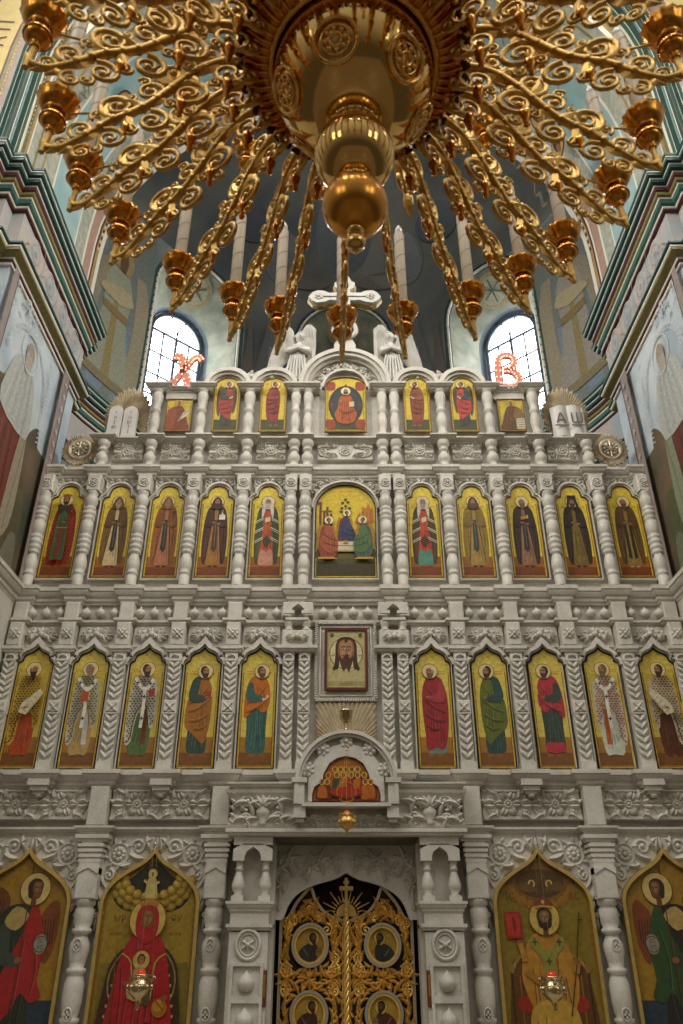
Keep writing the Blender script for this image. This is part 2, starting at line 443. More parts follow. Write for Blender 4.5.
def angel(g, cloak, tunic, wing='6a4a1c', item=None):
    g.poly([(-.05, .8), (-.12, .9), (-.17, .84), (-.19, .6), (-.17, .3), (-.12, .22), (-.1, .5)], wing)
    g.poly([(.06, .8), (.12, .88), (.17, .8), (.18, .55), (.15, .3), (.11, .3), (.1, .5)], wing)
    for k in range(4): g.line([(-.12 - .015 * k, .84), (-.15 - .008 * k, .55), (-.135, .3)], .006, sh(wing, .6)); g.line([(.12 + .012 * k, .82), (.14 + .008 * k, .55), (.128, .36)], .006, sh(wing, .6))
    apostle(g, cloak, tunic, item=item, beard=None, hair='3a2010', feet='6a1f14')

def icon_bg(P, out, w, H, gold, earth, horizon=.24, earth2=None, border='7d2a12'):
    P.bgfill(out, gold)
    n = [(x, z) for x, z in out]
    P.rect(-w * .985, w * .985, .012, H * horizon, earth)
    if earth2: P.rect(-w * .985, w * .985, .012, H * horizon * .5, earth2)
    # bright edge and thin dark line inside it
    P.stroke([(-w * .95, H * .80), (-w * .95, .025), (w * .95, .025), (w * .95, H * .80)], .018, 'd8b428', 1)
    P.stroke([(-w * .89, H * .80), (-w * .89, .045), (w * .89, .045), (w * .89, H * .80)], .006, border, 1)
def letters(P, x, z, n=6, s=.012, col='9c4a1a', seed=0, rows=2):
    """rows of tiny painted capitals, too small to read"""
    rnd = random.Random(seed + int(1000 * (x + 5)))
    for r in range(rows):
        for i in range(n):
            a = x + (i - (n - 1) / 2) * s * 1.25; b = z - r * s * 2
            P.stroke([(a - s * .35, b - s * .6), (a - s * .35, b + s * .6)], s * .28, col, 1)
            if rnd.random() < .7: P.stroke([(a + s * .3, b - s * .6), (a + s * .3, b + s * .6)], s * .28, col, 1)
            q = rnd.choice((-.5, 0, .5)) * s; P.stroke([(a - s * .35, b + q), (a + s * .3, b + q)], s * .25, col, 1)

# outlines ----------------------------------------------------------
def out_trefoil(w, H):
    half = [(w, 0), (w, H - .235)] + arc(w * .74, H - .235, w * .26, 0, 85, 5, .065)[1:] + [(w * .64, H - .165), (w * .61, H - .12)] + arc(0, H - .12, w * .60, 4, 90, 7, .12)
    return half + [(-x, z) for x, z in reversed(half[:-1])]
def out_ogee(w, H):
    half = [(w, 0), (w, H - .20)] + arc(w * .80, H - .20, w * .20, 0, 85, 5, .05)[1:] + [(w * .76, H - .145)] + crom([(w * .75, H - .125), (w * .66, H - .082), (w * .46, H - .056), (w * .24, H - .036), (w * .09, H - .012), (0, H + .008)], 3, False)
    return half + [(-x, z) for x, z in reversed(half[:-1])]
def out_arch(w, H, rz=None):
    rz = rz or w
    a = arc(0, H - rz, w, 0, 180, 20, rz)
    return [(w, 0)] + a + [(-w, 0)]
def out_rect(w, H): return [(w, 0), (w, H), (-w, H), (-w, 0)]
def out_big(w, H):
    half = [(w, 0), (w, H - .50)] + crom([(w, H - .46), (w * .93, H - .36), (w * .76, H - .27), (w * .52, H - .19), (w * .26, H - .12), (w * .1, H - .06), (0, H)], 4, False)
    return half + [(-x, z) for x, z in reversed(half[:-1])]
def grow(out, k, H=None):
    """outline moved outwards by k"""
    n = len(out); res = []
    for i in range(n):
        a, b, c = out[i - 1], out[i], out[(i + 1) % n]
        n1 = (b[1] - a[1], -(b[0] - a[0])); n2 = (c[1] - b[1], -(c[0] - b[0]))
        l1 = sqrt(n1[0] ** 2 + n1[1] ** 2) or 1; l2 = sqrt(n2[0] ** 2 + n2[1] ** 2) or 1
        n1 = (n1[0] / l1, n1[1] / l1); n2 = (n2[0] / l2, n2[1] / l2)
        d = max(.55, 1 + n1[0] * n2[0] + n1[1] * n2[1]); 
        res.append((b[0] + k * (n1[0] + n2[0]) / d, b[1] + k * (n1[1] + n2[1]) / d))
    return res

def make_icon(label, cat, cx, z0, Y, out, w, H, draw, group, fmat=GILTF, fw=.012, gold='c9a91f', earth='7a4414', horizon=.24, border='7d2a12', earth2=None, name='painted_icon', bg=True, fd=.03):
    t = thing(name, label, cat, (cx, Y, z0), group)
    P = Paint(); P.d = .012
    if bg: icon_bg(P, out, w, H, gold, earth, horizon, earth2, border)
    else: P.bgfill(out, gold)
    draw(P)
    P.build('painted_panel', t)
    f = MBd(); f.band(out, grow(out, fw), -fd, .0, fmat, True); 
    f.prism(out, -.01, .0, DARK)
    f.build('frame', t)
    return t
# ================================================================== the church round the screen
def structure(m, name, parent=None, loc=None):
    o = m.build(name, parent, loc)
    if not parent: o['kind'] = 'structure'
    return o
FLOORM = mat('stone_floor', hexc('6a5a48'), rough=.3, var=.3, scale=3)
PALE = mat('glare_pale_mural', hexc('c4cccf'), rough=.5, col2=hexc('9dabb3'), scale=1.6, detail=8)  # upper pier paint, its paleness carries the window glare on the wall
FRIEZE = mat('frieze_plaster', hexc('b8a9a0'), rough=.6, col2=hexc('9aa3a6'), scale=2.4, detail=8)
PINK = mat('rose_border', hexc('93857e'), rough=.6, var=.15)
CONCH = mat('night_blue_vault', hexc('74736c'), rough=.75, col2=hexc('4d5353'), scale=.55, detail=7)
APSE = mat('apse_plaster', hexc('94968a'), rough=.7, col2=hexc('6b7a7c'), scale=.7, detail=6)
TEAL = mat('teal_panel', hexc('a3bdb9'), rough=.6, col2=hexc('86a7a8'), scale=1.8, detail=7)
BEIGE = mat('ornament_beige', hexc('b7b3a0'), rough=.6, col2=hexc('93998c'), scale=9)
GREEN = mat('malachite', hexc('3f6a5e'), rough=.45, var=.35, scale=7)
GREEND = mat('deep_green', hexc('1d4742'), rough=.45, var=.2)
OLIVE = mat('olive_gilt', hexc('857a49'), rough=.5, var=.3, scale=20)
CREAM = mat('cream_line', hexc('ddd8c8'), rough=.5)
MAROON = mat('maroon_line', hexc('51292b'), rough=.5)
OCHRE = mat('ochre_band', hexc('ab8d55'), rough=.55, var=.25, scale=10)
ROSE = mat('salmon_band', hexc('b5907c'), rough=.6, var=.2, scale=14)
GOLDF = mat('gold_ground', hexc('c9b268'), rough=.5, var=.15)
LOWM = mat('lower_mural', hexc('6e5a46'), rough=.6, col2=hexc('3f4636'), scale=1.3, detail=7)

m = MBd(); m.box(-7, 7, -16, 8, -.3, -.002, FLOORM); structure(m, 'floor')
m = MBd(); m.box(-4.9, 4.9, -.9, 6, -.002, .34, MB); m.box(-2.6, 2.6, -1.3, -.9, -.002, .17, MB); structure(m, 'trim_step')

def pier_plan(o=0):
    return [(-4.06 + o * 0, .12), (-4.06, -2.2), (-4.32, -2.2), (-4.32, -2.5), (-4.58, -2.5), (-4.58, -2.8), (-6.6, -2.8)]
def path_for(side):
    """plan line of the pier, near end to far end, outside = right hand for the left pier"""
    p = [(-6.6, -2.64), (-4.38, -2.64), (-4.38, -2.42), (-4.22, -2.42), (-4.22, -2.2), (-4.06, -2.2), (-4.06, .42), (-4.30, .42), (-4.30, .75), (-5.6, .75)]
    if side > 0: p = [(-x, y) for x, y in reversed(p)]
    return p
def extrude_plan(path, z0, z1, m, mt):
    m.sweep(path, [(0, z0), (0, z1)], mt, close=False)
for side, nm in ((-1, 'left'), (1, 'right')):
    path = path_for(side)
    m = MBd()
    extrude_plan(path, 0, 5.55, m, MB); extrude_plan(path, 5.55, 7.45, m, LOWM); extrude_plan(path, 7.45, 8.95, m, PALE); extrude_plan(path, 8.95, 10.4, m, FRIEZE)
    pts = [(x, y) for x, y in path]; n = len(pts)
    m.add([(x, y, 10.41) for x, y in pts] + [(side * 6.6, .75, 10.41)], [tuple(range(n + 1))], FRIEZE)
    w = structure(m, 'wall_' + nm)
    sx = side * 4.06
    # painted figures of the big mural on the inner face (v = y along the wall, z)
    fn = lambda u, v, d, sx=sx, side=side: (sx - side * (d + .004), u, v)
    P = Paint(.0006, fn)
    pale = C('a7b4ba'); 
    lo = 'lower_mural'
    P.poly([(-2.05, 5.56), (-.42, 5.56), (-.42, 7.5), (-.6, 7.62), (-.8, 7.4), (-1.0, 7.6), (-1.25, 7.5), (-1.5, 7.75), (-1.8, 7.6), (-2.05, 7.8)], lo)
    red, veil, hill = ('7a352c', 'a59a84', '57543c') if side < 0 else ('6a302a', '8d9679', '4f5a3a')
    P.poly([(-.42, 5.56), (-.42, 6.5), (-.62, 6.7), (-.8, 6.4), (-.95, 6.1), (-1.2, 5.9), (-1.2, 5.56)], hill); P.poly([(-.42, 5.56), (-.42, 6.05), (-.6, 6.1), (-.75, 5.8), (-.9, 5.56)], sh(hill, 1.2))
    P.poly([(-1.9, 5.56), (-1.1, 5.56), (-.95, 6.3), (-.9, 6.9), (-1.05, 7.35), (-1.3, 7.6), (-1.6, 7.5), (-1.9, 7.0)], red)
    for k in range(6): P.stroke([(-1.75 + .13 * k, 5.8), (-1.68 + .11 * k, 6.5), (-1.62 + .09 * k, 7.2)], .03, sh(red, .7) if k % 2 else sh(red, 1.15))
    P.poly([(-.98, 5.9), (-.72, 6.1), (-.70, 6.7), (-.78, 7.35), (-.9, 7.5), (-.98, 7.0)], veil); P.stroke([(-.86, 6.0), (-.8, 7.3)], .02, sh(veil, .75))
    # the saint in pale robes, halo, lace-like ornament round the arch
    P.poly([(-1.65, 7.3), (-1.6, 7.9), (-1.45, 8.15), (-1.2, 8.25), (-.95, 8.15), (-.82, 7.85), (-.8, 7.3)], 'c3c6c2')
    for k in range(9): P.stroke([(-1.55 + .085 * k, 7.3), (-1.5 + .075 * k, 7.7), (-1.42 + .055 * k, 8.1)], .018, 'aab1b2' if k % 2 else 'd4d7d4')
    P.ell(-1.2, 8.35, .12, .17, 'ab9d8c'); P.poly([(-1.3, 8.32), (-1.28, 8.12), (-1.2, 8.05), (-1.12, 8.12), (-1.1, 8.32)], 'b9b2a6'); P.ring(-1.2, 8.36, .26, .02, 'e3e6e4')
    for a in range(0, 181, 9):
        r_ = .62; x, z = -1.2 + r_ * cos(R(a)), 8.05 + r_ * .95 * sin(R(a))
        P.ring(x, z, .04, .012, 'dde2e3'); P.stroke([(x, z), (x + .07 * cos(R(a)), z + .07 * sin(R(a)))], .014, 'dde2e3')
    rnd = random.Random(11)
    for k in range(46):
        x, z = rnd.uniform(-2.0, -.5), rnd.uniform(8.0, 8.85)
        if (x + 1.2) ** 2 + (z - 8.05) ** 2 > .56: P.ring(x, z, rnd.uniform(.03, .055), .012, 'd7dde0'); P.stroke([(x - .05, z - .04), (x, z + .02), (x + .05, z - .03)], .012, 'd7dde0')
    for k in range(18): P.stroke([(-.62, 7.4 + .07 * k), (-.55, 7.43 + .07 * k), (-.49, 7.4 + .07 * k)], .014, 'd7dde0')
    P.rect(-.26, -.0, 5.56, 8.9, 'rose_border'); P.rect(-2.18, -2.06, 5.56, 8.9, 'rose_border')
    P.stroke([(-.26, 5.56), (-.26, 8.9)], .02, '3a2a28', 1); P.stroke([(-.02, 5.56), (-.02, 8.9)], .025, '3a2a28', 1); P.stroke([(-2.05, 5.56), (-2.05, 8.9)], .02, '3a2a28', 1)
    for k in range(16):
        z = 5.7 + .2 * k
        P.rect(-.18, -.08, z - .015, z + .015, 'c9b7ae'); P.rect(-.145, -.115, z - .05, z + .05, 'c9b7ae')
    for k in range(4):                                             # frieze ovals
        y = -1.85 + .55 * k
        P.ring(y, 9.45, .2, .025, 'c9c1b4'); P.ring(y, 9.45, .13, .014, '8d9aa0'); P.ell(y, 9.45, .05, .05, '93a0a6')
        P.stroke([(y + .12, 9.15), (y + .27, 9.45), (y + .2, 9.8)], .014, 'a08c86')
    P.build('painted_mural', w)
    # mouldings
    m = MBd()
    m.sweep(path, [(-.05, 8.88), (.03, 8.88), (.03, 8.92)], CREAM, False); m.sweep(path, [(.03, 8.92), (.05, 8.92), (.05, 8.95)], MAROON, False)
    m.sweep(path, [(.05, 8.95), (.06, 8.97)], CREAM, False); m.sweep(path, [(.06, 8.97), (.14, 9.02), (.14, 9.05)], OLIVE, False)
    m.sweep(path, [(.14, 9.05), (.15, 9.06), (.15, 9.085)], CREAM, False); m.sweep(path, [(.15, 9.085), (.17, 9.1), (.17, 9.13), (-.05, 9.14)], GREEND, False)
    structure(m, 'trim_lower_moulding_' + nm)
    m = MBd(); z = 9.82
    seq = [(.03, .06, .04, MAROON), (.06, .075, .03, CREAM), (.075, .12, .10, GREEN), (.12, .13, .025, CREAM), (.13, .17, .07, OLIVE), (.17, .20, .07, MAROON),
           (.20, .21, .02, CREAM), (.21, .27, .07, GREEND), (.27, .28, .02, CREAM), (.28, .33, .06, GREEND), (.33, .345, .02, CREAM), (.345, .36, .05, GREEND)]
    m.sweep(path, [(-.05, z), (.018, z)], MAROON, False)
    for a, b, h, mt in seq:
        a *= .62; b *= .62
        m.sweep(path, [(a, z), (b, z + .3 * h), (b, z + h)], mt, False); z += h
    m.sweep(path, [(.223, z), (-.1, z + .02)], GREEND, False)
    structure(m, 'trim_cornice_' + nm)

# ---- the vault over the screen's bay: legs, then a half circle
def arch_pts(r, zc=12.2, z0=10.35, n=28): return [(r, z0)] + [(r * cos(pi * i / n), zc + r * sin(pi * i / n)) for i in range(n + 1)] + [(-r, z0)]
def barrel(m, r, y0, y1, mt, zc=12.2):
    A = arch_pts(r, zc); n = len(A)
    m.add([(x, y0, z) for x, z in A] + [(x, y1, z) for x, z in A], [(i, i + 1, n + i + 1, n + i) for i in range(n - 1)], mt, True)
def face(m, r0, r1, y, mt, c0=12.2, c1=12.2):
    A, B = arch_pts(r0, c0), arch_pts(r1, c1); n = len(A)
    m.add([(x, y, z) for x, z in A] + [(x, y, z) for x, z in B], [(i, i + 1, n + i + 1, n + i) for i in range(n - 1)], mt)
m = MBd()
for y0, y1, mt in ((.75, .62, CREAM), (.62, .50, OCHRE), (.5, .44, MAROON), (.44, .38, CREAM), (.38, .12, ROSE), (.12, .05, CREAM), (.05, -.3, BEIGE), (-.3, -.34, CREAM), (-.34, -1.35, TEAL), (-1.35, -1.4, CREAM),
                   (-1.4, -1.75, BEIGE), (-1.75, -1.8, OCHRE), (-1.8, -1.98, BEIGE), (-1.98, -2.03, OLIVE), (-2.03, -2.2, BEIGE)):
    barrel(m, 4.25, y0, y1, mt)
face(m, 4.25, 4.9, .75, APSE)
Z2 = 12.8
face(m, 4.25, 4.27, -2.2, CREAM, 12.2, 12.4); face(m, 4.27, 4.31, -2.2, OCHRE, 12.4, 12.6); face(m, 4.31, 4.36, -2.2, OLIVE, 12.6, Z2); face(m, 4.36, 4.38, -2.2, CREAM, Z2, Z2)
barrel(m, 4.38, -2.2, -2.23, CREAM, Z2); barrel(m, 4.38, -2.23, -2.30, GREEN, Z2); barrel(m, 4.38, -2.30, -2.315, CREAM, Z2); barrel(m, 4.38, -2.315, -2.42, GREEND, Z2)
for a, b, mt in ((4.38, 4.42, GREEN), (4.42, 4.43, CREAM), (4.43, 4.47, GREEND), (4.47, 4.48, OLIVE), (4.48, 4.53, GREEN), (4.53, 4.54, CREAM)): face(m, a, b, -2.42, mt, Z2, Z2)
barrel(m, 4.54, -2.42, -2.50, GREEND, Z2); barrel(m, 4.54, -2.50, -2.515, CREAM, Z2); barrel(m, 4.54, -2.515, -2.58, GREEN, Z2)
for a, b, mt in ((4.54, 4.61, PINK), (4.61, 4.65, OCHRE), (4.65, 4.70, OLIVE), (4.70, 4.73, MAROON), (4.73, 5.25, GOLDF), (5.25, 5.3, MAROON), (5.3, 6.4, TEAL)): face(m, a, b, -2.58, mt, Z2, Z2)
vault = structure(m, 'ceiling')
# dots along the rims, ornament and round saints painted on the vault, inscription on the gold band
m = MBd()
for r, y, mt, k, q in ((4.63, -2.585, CREAM, 190, .012), (4.335, -2.205, CREAM, 170, .012)):
    for i in range(k):
        a = pi * (i + .5) / k * 1.2 - .1 * pi; m.ball((r * (cos(a) if 0 < a < pi else (1 if a <= 0 else -1)), y, 12.75 + (r * sin(a) if 0 < a < pi else (a if a <= 0 else pi - a) * r)), q, .008, q, mt, 5, 3)
for i in range(150):
    a = pi * (i + .5) / 150; m.ball((4.245 * cos(a), .56, 12.2 + 4.245 * sin(a)), .025, .03, .025, CREAM if i % 2 else MAROON, 5, 3)
m.build('painted_dots', vault)
P = Paint(.006, lambda u, v, d: ((4.24 - d) * sin(v), u, 12.2 + (4.24 - d) * cos(v)))       # u = y, v = angle from the crown
for k in range(-6, 7):
    if k == 0: continue
    a = k * .22
    P.ell(-.84, a, .26, .065, 'maroon_line'); P.ell(-.84, a, .22, .055, 'c0a060')
    P.poly([(-.95, a - .03), (-.84, a - .045), (-.73, a - .03), (-.76, a + .02), (-.92, a + .02)], '4a3340'); P.ell(-.84, a + .018, .06, .02, SKIN)
    for d in (-.12, .2, -1.58):
        P.ring(d, a, .03, .012, '6f8a86'); P.stroke([(d - .1, a - .1), (d + .1, a - .06), (d - .1, a - .02), (d + .1, a + .02), (d - .1, a + .06)], .012, '8a7a62')
P.build('painted_ornament', vault)
m = MBd()
for txt, sg in (('РАП', -1),):
    for i, ch in enumerate(txt):
        a = -93 + i * 4.6
        v, f = text_mesh(ch, .40); ar = R(a); r = 4.95
        m.add([(r * sin(ar) + x * cos(ar) + y * sin(ar), -2.586, 12.8 + r * cos(ar) - x * sin(ar) + y * cos(ar)) for x, y, _ in v], f, MAROON)
m.build('painted_inscription', vault)

# ---- apse: drum of wall with three deep window niches, half dome above
AR, AY = 5.0, .4
def cyl(az, z, r=AR): return (r * sin(az), AY + r * cos(az), z)
NW, NZ = R(11.9), 14.45          # niche half width (angle), springing height
NICHES = (R(-41.5), 0.0, R(41.5))
m = MBd()
def niche_half(z):
    """half angle of the niche opening at height z"""
    if z <= NZ: return NW
    q = (z - NZ) / (AR * sin(NW)); return NW * sqrt(max(0, 1 - q * q)) if q < 1 else 0
zs = [10.3, 10.9] + [10.9 + .2 * k for k in range(1, 18)] + [NZ + 1.031 * sin(R(a)) for a in (6, 14, 22, 30, 38, 46, 54, 62, 69, 76, 82, 90)] + [15.6]
def drum_strip(azs):
    n = len(azs[0])
    v = [cyl(a, z) for z, row in zip(zs, azs) for a in row]
    m.add(v, [(j * n + i, j * n + i + 1, (j + 1) * n + i + 1, (j + 1) * n + i) for j in range(len(zs) - 1) for i in range(n - 1)], APSE, True)
edges = [R(-95)] + list(NICHES) + [R(95)]
for s in range(4):
    rows = []
    for z in zs:
        h = niche_half(z) if z > 10.95 else 0
        a0 = edges[s] + (h if s > 0 else 0); a1 = edges[s + 1] - (h if s < 3 else 0)
        rows.append([a0 + (a1 - a0) * i / 10 for i in range(11)])
    drum_strip(rows)
# drum foot behind the screen and half dome
v = [cyl(R(-95 + 190 * i / 40), z) for z in (0, 10.3) for i in range(41)]
m.add(v, [(i, i + 1, 42 + i, 41 + i) for i in range(40)], APSE, True)
v = []; 
for j in range(13):
    e = pi / 2 * j / 12
    for i in range(41): v.append(cyl(R(-95 + 190 * i / 40), 15.6 + AR * sin(e), AR * max(.002, cos(e))))
m.add(v, [(j * 41 + i, j * 41 + i + 1, (j + 1) * 41 + i + 1, (j + 1) * 41 + i) for j in range(12) for i in range(40)], CONCH, True)
apse = structure(m, 'wall_back')
# painted dark field between the niches, angels, clouds
def rowshape(P, rows, col, n=6):
    """shape on the drum: rows of (z, left angle, right angle) in degrees"""
    rows = crom(rows, 3, False); P.d += P.step
    v = [cyl(R(a0 + (a1 - a0) * i / n), z, AR - .006 - P.d) for z, a0, a1 in rows for i in range(n + 1)]
    P.add(v, [(j * (n + 1) + i, j * (n + 1) + i + 1, (j + 1) * (n + 1) + i + 1, (j + 1) * (n + 1) + i) for j in range(len(rows) - 1) for i in range(n)], col if col in MATS else C(col), True)
P = Paint(.003)
for sg in (-1, 1):
    zr = [z for z in zs if z > 10.95]
    for j in range(len(zr) - 1):
        P.d = 0; r = AR - .008; h0, h1 = niche_half(zr[j]), niche_half(zr[j + 1])
        e = R(2.2)
        q = [(max(h0, 0) + (e if h0 > 0 else 0), NICHES[2] - h0 - (e if h0 > 0 else 0), zr[j]), (h1 + (e if h1 > 0 else 0), NICHES[2] - h1 - (e if h1 > 0 else 0), zr[j + 1])]
        v = [cyl(sg * (a + (b - a) * i / 6), z, r) for a, b, z in q for i in range(7)]
        P.add(v, [(i, i + 1, 8 + i, 7 + i) for i in range(6)], CONCH, True)
    P.d = .01
    A = lambda rows, col: rowshape(P, [(z, sg * a, sg * b) for z, a, b in rows], col)
    A([(10.4, 54.8, 93), (12, 54.8, 93), (14, 54.8, 93), (15.5, 56, 93)], '7b8480')
    A([(10.7, 58, 86), (11.2, 57, 88), (11.8, 60, 84)], '7f93a2'); A([(11.9, 55, 62), (12.3, 56, 66), (12.6, 55, 60)], '7b8da0')
    A([(10.9, 56.0, 62.0), (12.0, 54.5, 59.0), (13.2, 55.0, 59.0), (14.0, 57.0, 60.0)], 'a59a80')                      # near wing
    A([(11.0, 70.0, 72.0), (12.2, 71.0, 74.0), (13.4, 69.0, 73.0), (13.8, 67.0, 70.0)], '9a927c')
    A([(10.9, 58.0, 72.0), (11.6, 59.0, 70.5), (12.6, 61.0, 69.0), (13.3, 60.5, 69.5), (13.8, 62.5, 67.5)], '9fa48e' if sg < 0 else 'a39c92')
    A([(11.0, 63.5, 66.0), (12.2, 64.0, 66.0), (13.3, 64.3, 65.7)], '9a8a5e')
    A([(10.9, 58.0, 72.0), (11.1, 58.0, 72.0)], '8c8060'); A([(12.55, 61.0, 69.0), (12.75, 61.0, 69.0)], '8d7a50')
    A([(12.9, 64.0, 71.0), (13.1, 60.0, 70.0), (13.35, 61.0, 64.0)], 'b9ab88')
    A([(13.75, 62.7, 67.3), (14.05, 61.6, 68.4), (14.4, 62.7, 67.3)], 'a39366')
    A([(13.75, 64.0, 66.0), (14.0, 63.6, 66.4), (14.3, 64.1, 65.9)], '6b5038')
    # dim figures on the dark field
    A([(12.2, 17, 23), (13.2, 16, 24), (14.2, 18, 22), (14.8, 19, 21)], '565c60'); A([(12.4, 19, 21), (14.0, 19.4, 20.6)], '767a78')
    A([(13.0, 24.5, 28), (13.8, 25, 27), (14.6, 25.6, 26.6)], '5e5852')
P.build('painted_mural', apse)
P = Paint(.004)
def dome(P, az, el, raz, rel, col):
    P.d += P.step
    v = []
    for i in range(20):
        t = 2 * pi * i / 20; a = R(az + raz * cos(t)); e = R(el + rel * sin(t)); r = AR - .01 - P.d
        v.append((r * cos(e) * sin(a), AY + r * cos(e) * cos(a), 15.6 + r * sin(e)))
    P.add(v, [tuple(range(20))], col if col in MATS else C(col))
for az, el, a, b, c in ((0, 26, 9, 15, '545e6a'), (0, 24, 5, 11, '6d6660'), (0, 36, 3, 3.5, '7a6650'), (-18, 14, 6, 9, '5c626a'), (18, 14, 6, 9, '5c626a'), (-30, 22, 7, 6, '3e4a58'), (30, 22, 7, 6, '3e4a58'), (-12, 8, 8, 3, '5a5650'), (12, 8, 8, 3, '5a5650')):
    dome(P, az, el, a, b, c)
P.build('painted_mural', apse)

# niche linings, windows
def ring3(az, r, half, zc, z0, n=16, rz=None):
    """niche outline (jamb, arch, jamb) as 3-D points in the plane at distance r along the axis az"""
    rz = rz or half
    p = [(half, z0)] + [(half * cos(pi * i / n), zc + rz * sin(pi * i / n)) for i in range(n + 1)] + [(-half, z0)]
    ax, ay = sin(az), cos(az)
    return [(r * ax + u * ay, AY + r * ay - u * ax, z) for u, z in p]
REVEAL = mat('reveal_plaster', hexc('a3a28e'), rough=.6, col2=hexc('7c8376'), scale=3)
WW, WZ, WR = .66, 13.95, 5.75
for k, az in enumerate(NICHES):
    m = MBd()
    A = ring3(az, AR * cos(NW) - .0, 1.031, NZ, 10.9); B = ring3(az, WR - .12, WW + .1, WZ, 10.9); Cc = ring3(az, WR + .1, WW, WZ, 10.9)
    n = len(A)
    m.add(A + B, [(i, i + 1, n + i + 1, n + i) for i in range(n - 1)], REVEAL, True)
    m.add(B + Cc, [(i, i + 1, n + i + 1, n + i) for i in range(n - 1)], IRON, True)
    m.add([A[0], A[-1], B[-1], B[0]], [(0, 1, 2, 3)], REVEAL)
    # moulded rim with dark beads
    for d, mt, q in ((.05, CREAM, .035), (.12, GREEND, .03)):
        A2 = ring3(az, AR * cos(NW) - .01 - d * .25, 1.031 + d, NZ, 10.9); m.tube(A2, q, 6, mt)
    for i in range(60):
        t = i / 59; 
        if t < .3: u, z = 1.09, 10.95 + (NZ - 10.95) * t / .3
        elif t > .7: u, z = -1.09, 10.95 + (NZ - 10.95) * (1 - t) / .3
        else: th = pi * (t - .3) / .4; u, z = 1.09 * cos(th), NZ + 1.09 * sin(th)
        r = AR * cos(NW) - .03; m.ball((r * sin(az) + u * cos(az), AY + r * cos(az) - u * sin(az), z), .03, .03, .04, MAROON, 5, 3)
    m.build('niche_lining', apse)
    # soffit roundel with a wheel of six spokes
    mid = lambda t, u: None
    m = MBd()
    c0 = (NZ + 1.031); c1 = (WZ + WW + .1); r0 = AR * cos(NW); r1 = WR - .12
    Lx = sqrt((r1 - r0) ** 2 + (c1 - c0) ** 2); tr, tz = (r1 - r0) / Lx, (c1 - c0) / Lx
    def sp(u, w, d):                                              # u across, w along the slope, d off the surface
        r = r0 + tr * w + tz * d * 1; z = c0 + tz * w - tr * d
        return (r * sin(az) + u * cos(az), AY + r * cos(az) - u * sin(az), z)
    def disc(ru, rw, d, mt, n=20): m.add([sp(ru * cos(2 * pi * i / n), Lx * .5 + rw * sin(2 * pi * i / n), d) for i in range(n)], [tuple(range(n))], mt)
    for ru, d, col in ((.42, .10, 'b4a97c'), (.36, .104, 'a89f86'), (.33, .107, 'b9b295')):
        disc(ru, ru, d, C(col))
    for q in range(3):
        a = pi * q / 3 + pi / 6
        m.tube([sp(-.28 * cos(a), Lx * .5 - .28 * sin(a), .112), sp(.28 * cos(a), Lx * .5 + .28 * sin(a), .112)], .016, 5, C('58706f'))
    m.build('painted_roundel', apse)
    if az == 0:                                                      # the middle niche is blind, with a painted back
        m = MBd(); G = ring3(az, WR + .08, WW, WZ, 10.9); m.add(G, [tuple(range(len(G)))], PINK); m.build('niche_back', apse)
        continue
    # window
    m = MBd(); G = ring3(az, WR + .08, WW, WZ, 11.0); m.add(G, [tuple(range(len(G)))], GLASS)
    wd = MBd(); F = ring3(az, WR + .03, WW - .03, WZ, 11.03); wd.tube(F + [F[0]], .045, 6, IRON)
    w = wd.build('window_%d' % (k // 2 + 1)); w['kind'] = 'structure'
    m.build('pane', w)
    m = MBd(); r = WR + .03
    Pp = lambda u, z: (r * sin(az) + u * cos(az), AY + r * cos(az) - u * sin(az), z)
    m.tube([Pp(0, 11), Pp(0, WZ)], .04, 6, IRON); m.tube([Pp(-WW, WZ - .02), Pp(WW, WZ - .02)], .035, 6, IRON)
    for u in (-.33, .33): m.tube([Pp(u, 11), Pp(u, WZ)], .026, 5, IRON)
    for z in (11.6, 12.15, 12.7, 13.3): m.tube([Pp(-WW, z), Pp(WW, z)], .026, 5, IRON)
    for sg in (-1, 1): m.tube([Pp(sg * (.33 + .33 * cos(pi * i / 10)), WZ + .62 * sin(pi * i / 10)) for i in range(11)], .02, 5, IRON)
    m.build('glazing_bars', w)
# apse cornices
pa = [(AR * sin(R(a)), AY + AR * cos(R(a))) for a in range(-92, 93, 4)]
m = MBd(); z = 9.82
for a, b, h, mt in [(.03, .06, .04, MAROON), (.06, .075, .03, CREAM), (.075, .12, .10, GREEN), (.12, .13, .025, CREAM), (.13, .17, .07, OLIVE), (.17, .20, .07, MAROON), (.20, .21, .02, CREAM), (.21, .27, .07, GREEND), (.27, .28, .02, CREAM), (.28, .33, .06, GREEND), (.33, .345, .02, CREAM), (.345, .36, .05, GREEND)]:
    a *= .7; b *= .7; m.sweep(pa, [(a, z), (b, z + .3 * h), (b, z + h)], mt, False); z += h
m.sweep(pa, [(.25, z), (-.1, z + .02)], GREEND, False)
structure(m, 'trim_cornice_back')
m = MBd()
m.sweep(pa, [(-.05, 8.88), (.05, 8.9), (.05, 8.95)], MAROON, False); m.sweep(pa, [(.05, 8.95), (.14, 9.02), (.14, 9.05)], OLIVE, False); m.sweep(pa, [(.14, 9.05), (.17, 9.1), (.17, 9.13), (-.05, 9.14)], GREEND, False)
m.sweep(pa, [(.02, 9.14), (.02, 9.82)], FRIEZE, False)
structure(m, 'trim_lower_moulding_back')
# ================================================================== marble icon screen
ICO = thing('iconostasis', 'white carved marble altar screen of several tiers filling the space between the two painted piers', 'altar screen', (0, 0, .34))
OFFZ = -.34
def part(m, name, parent=None):
    o = m.build(name, parent or ICO)
    if parent is None: o.location = (0, 0, OFFZ)
    return o
SX = [1.345, 2.005, 2.66, 3.325, 3.945]
BAY = [1.015, 1.675, 2.335, 2.995, 3.66]

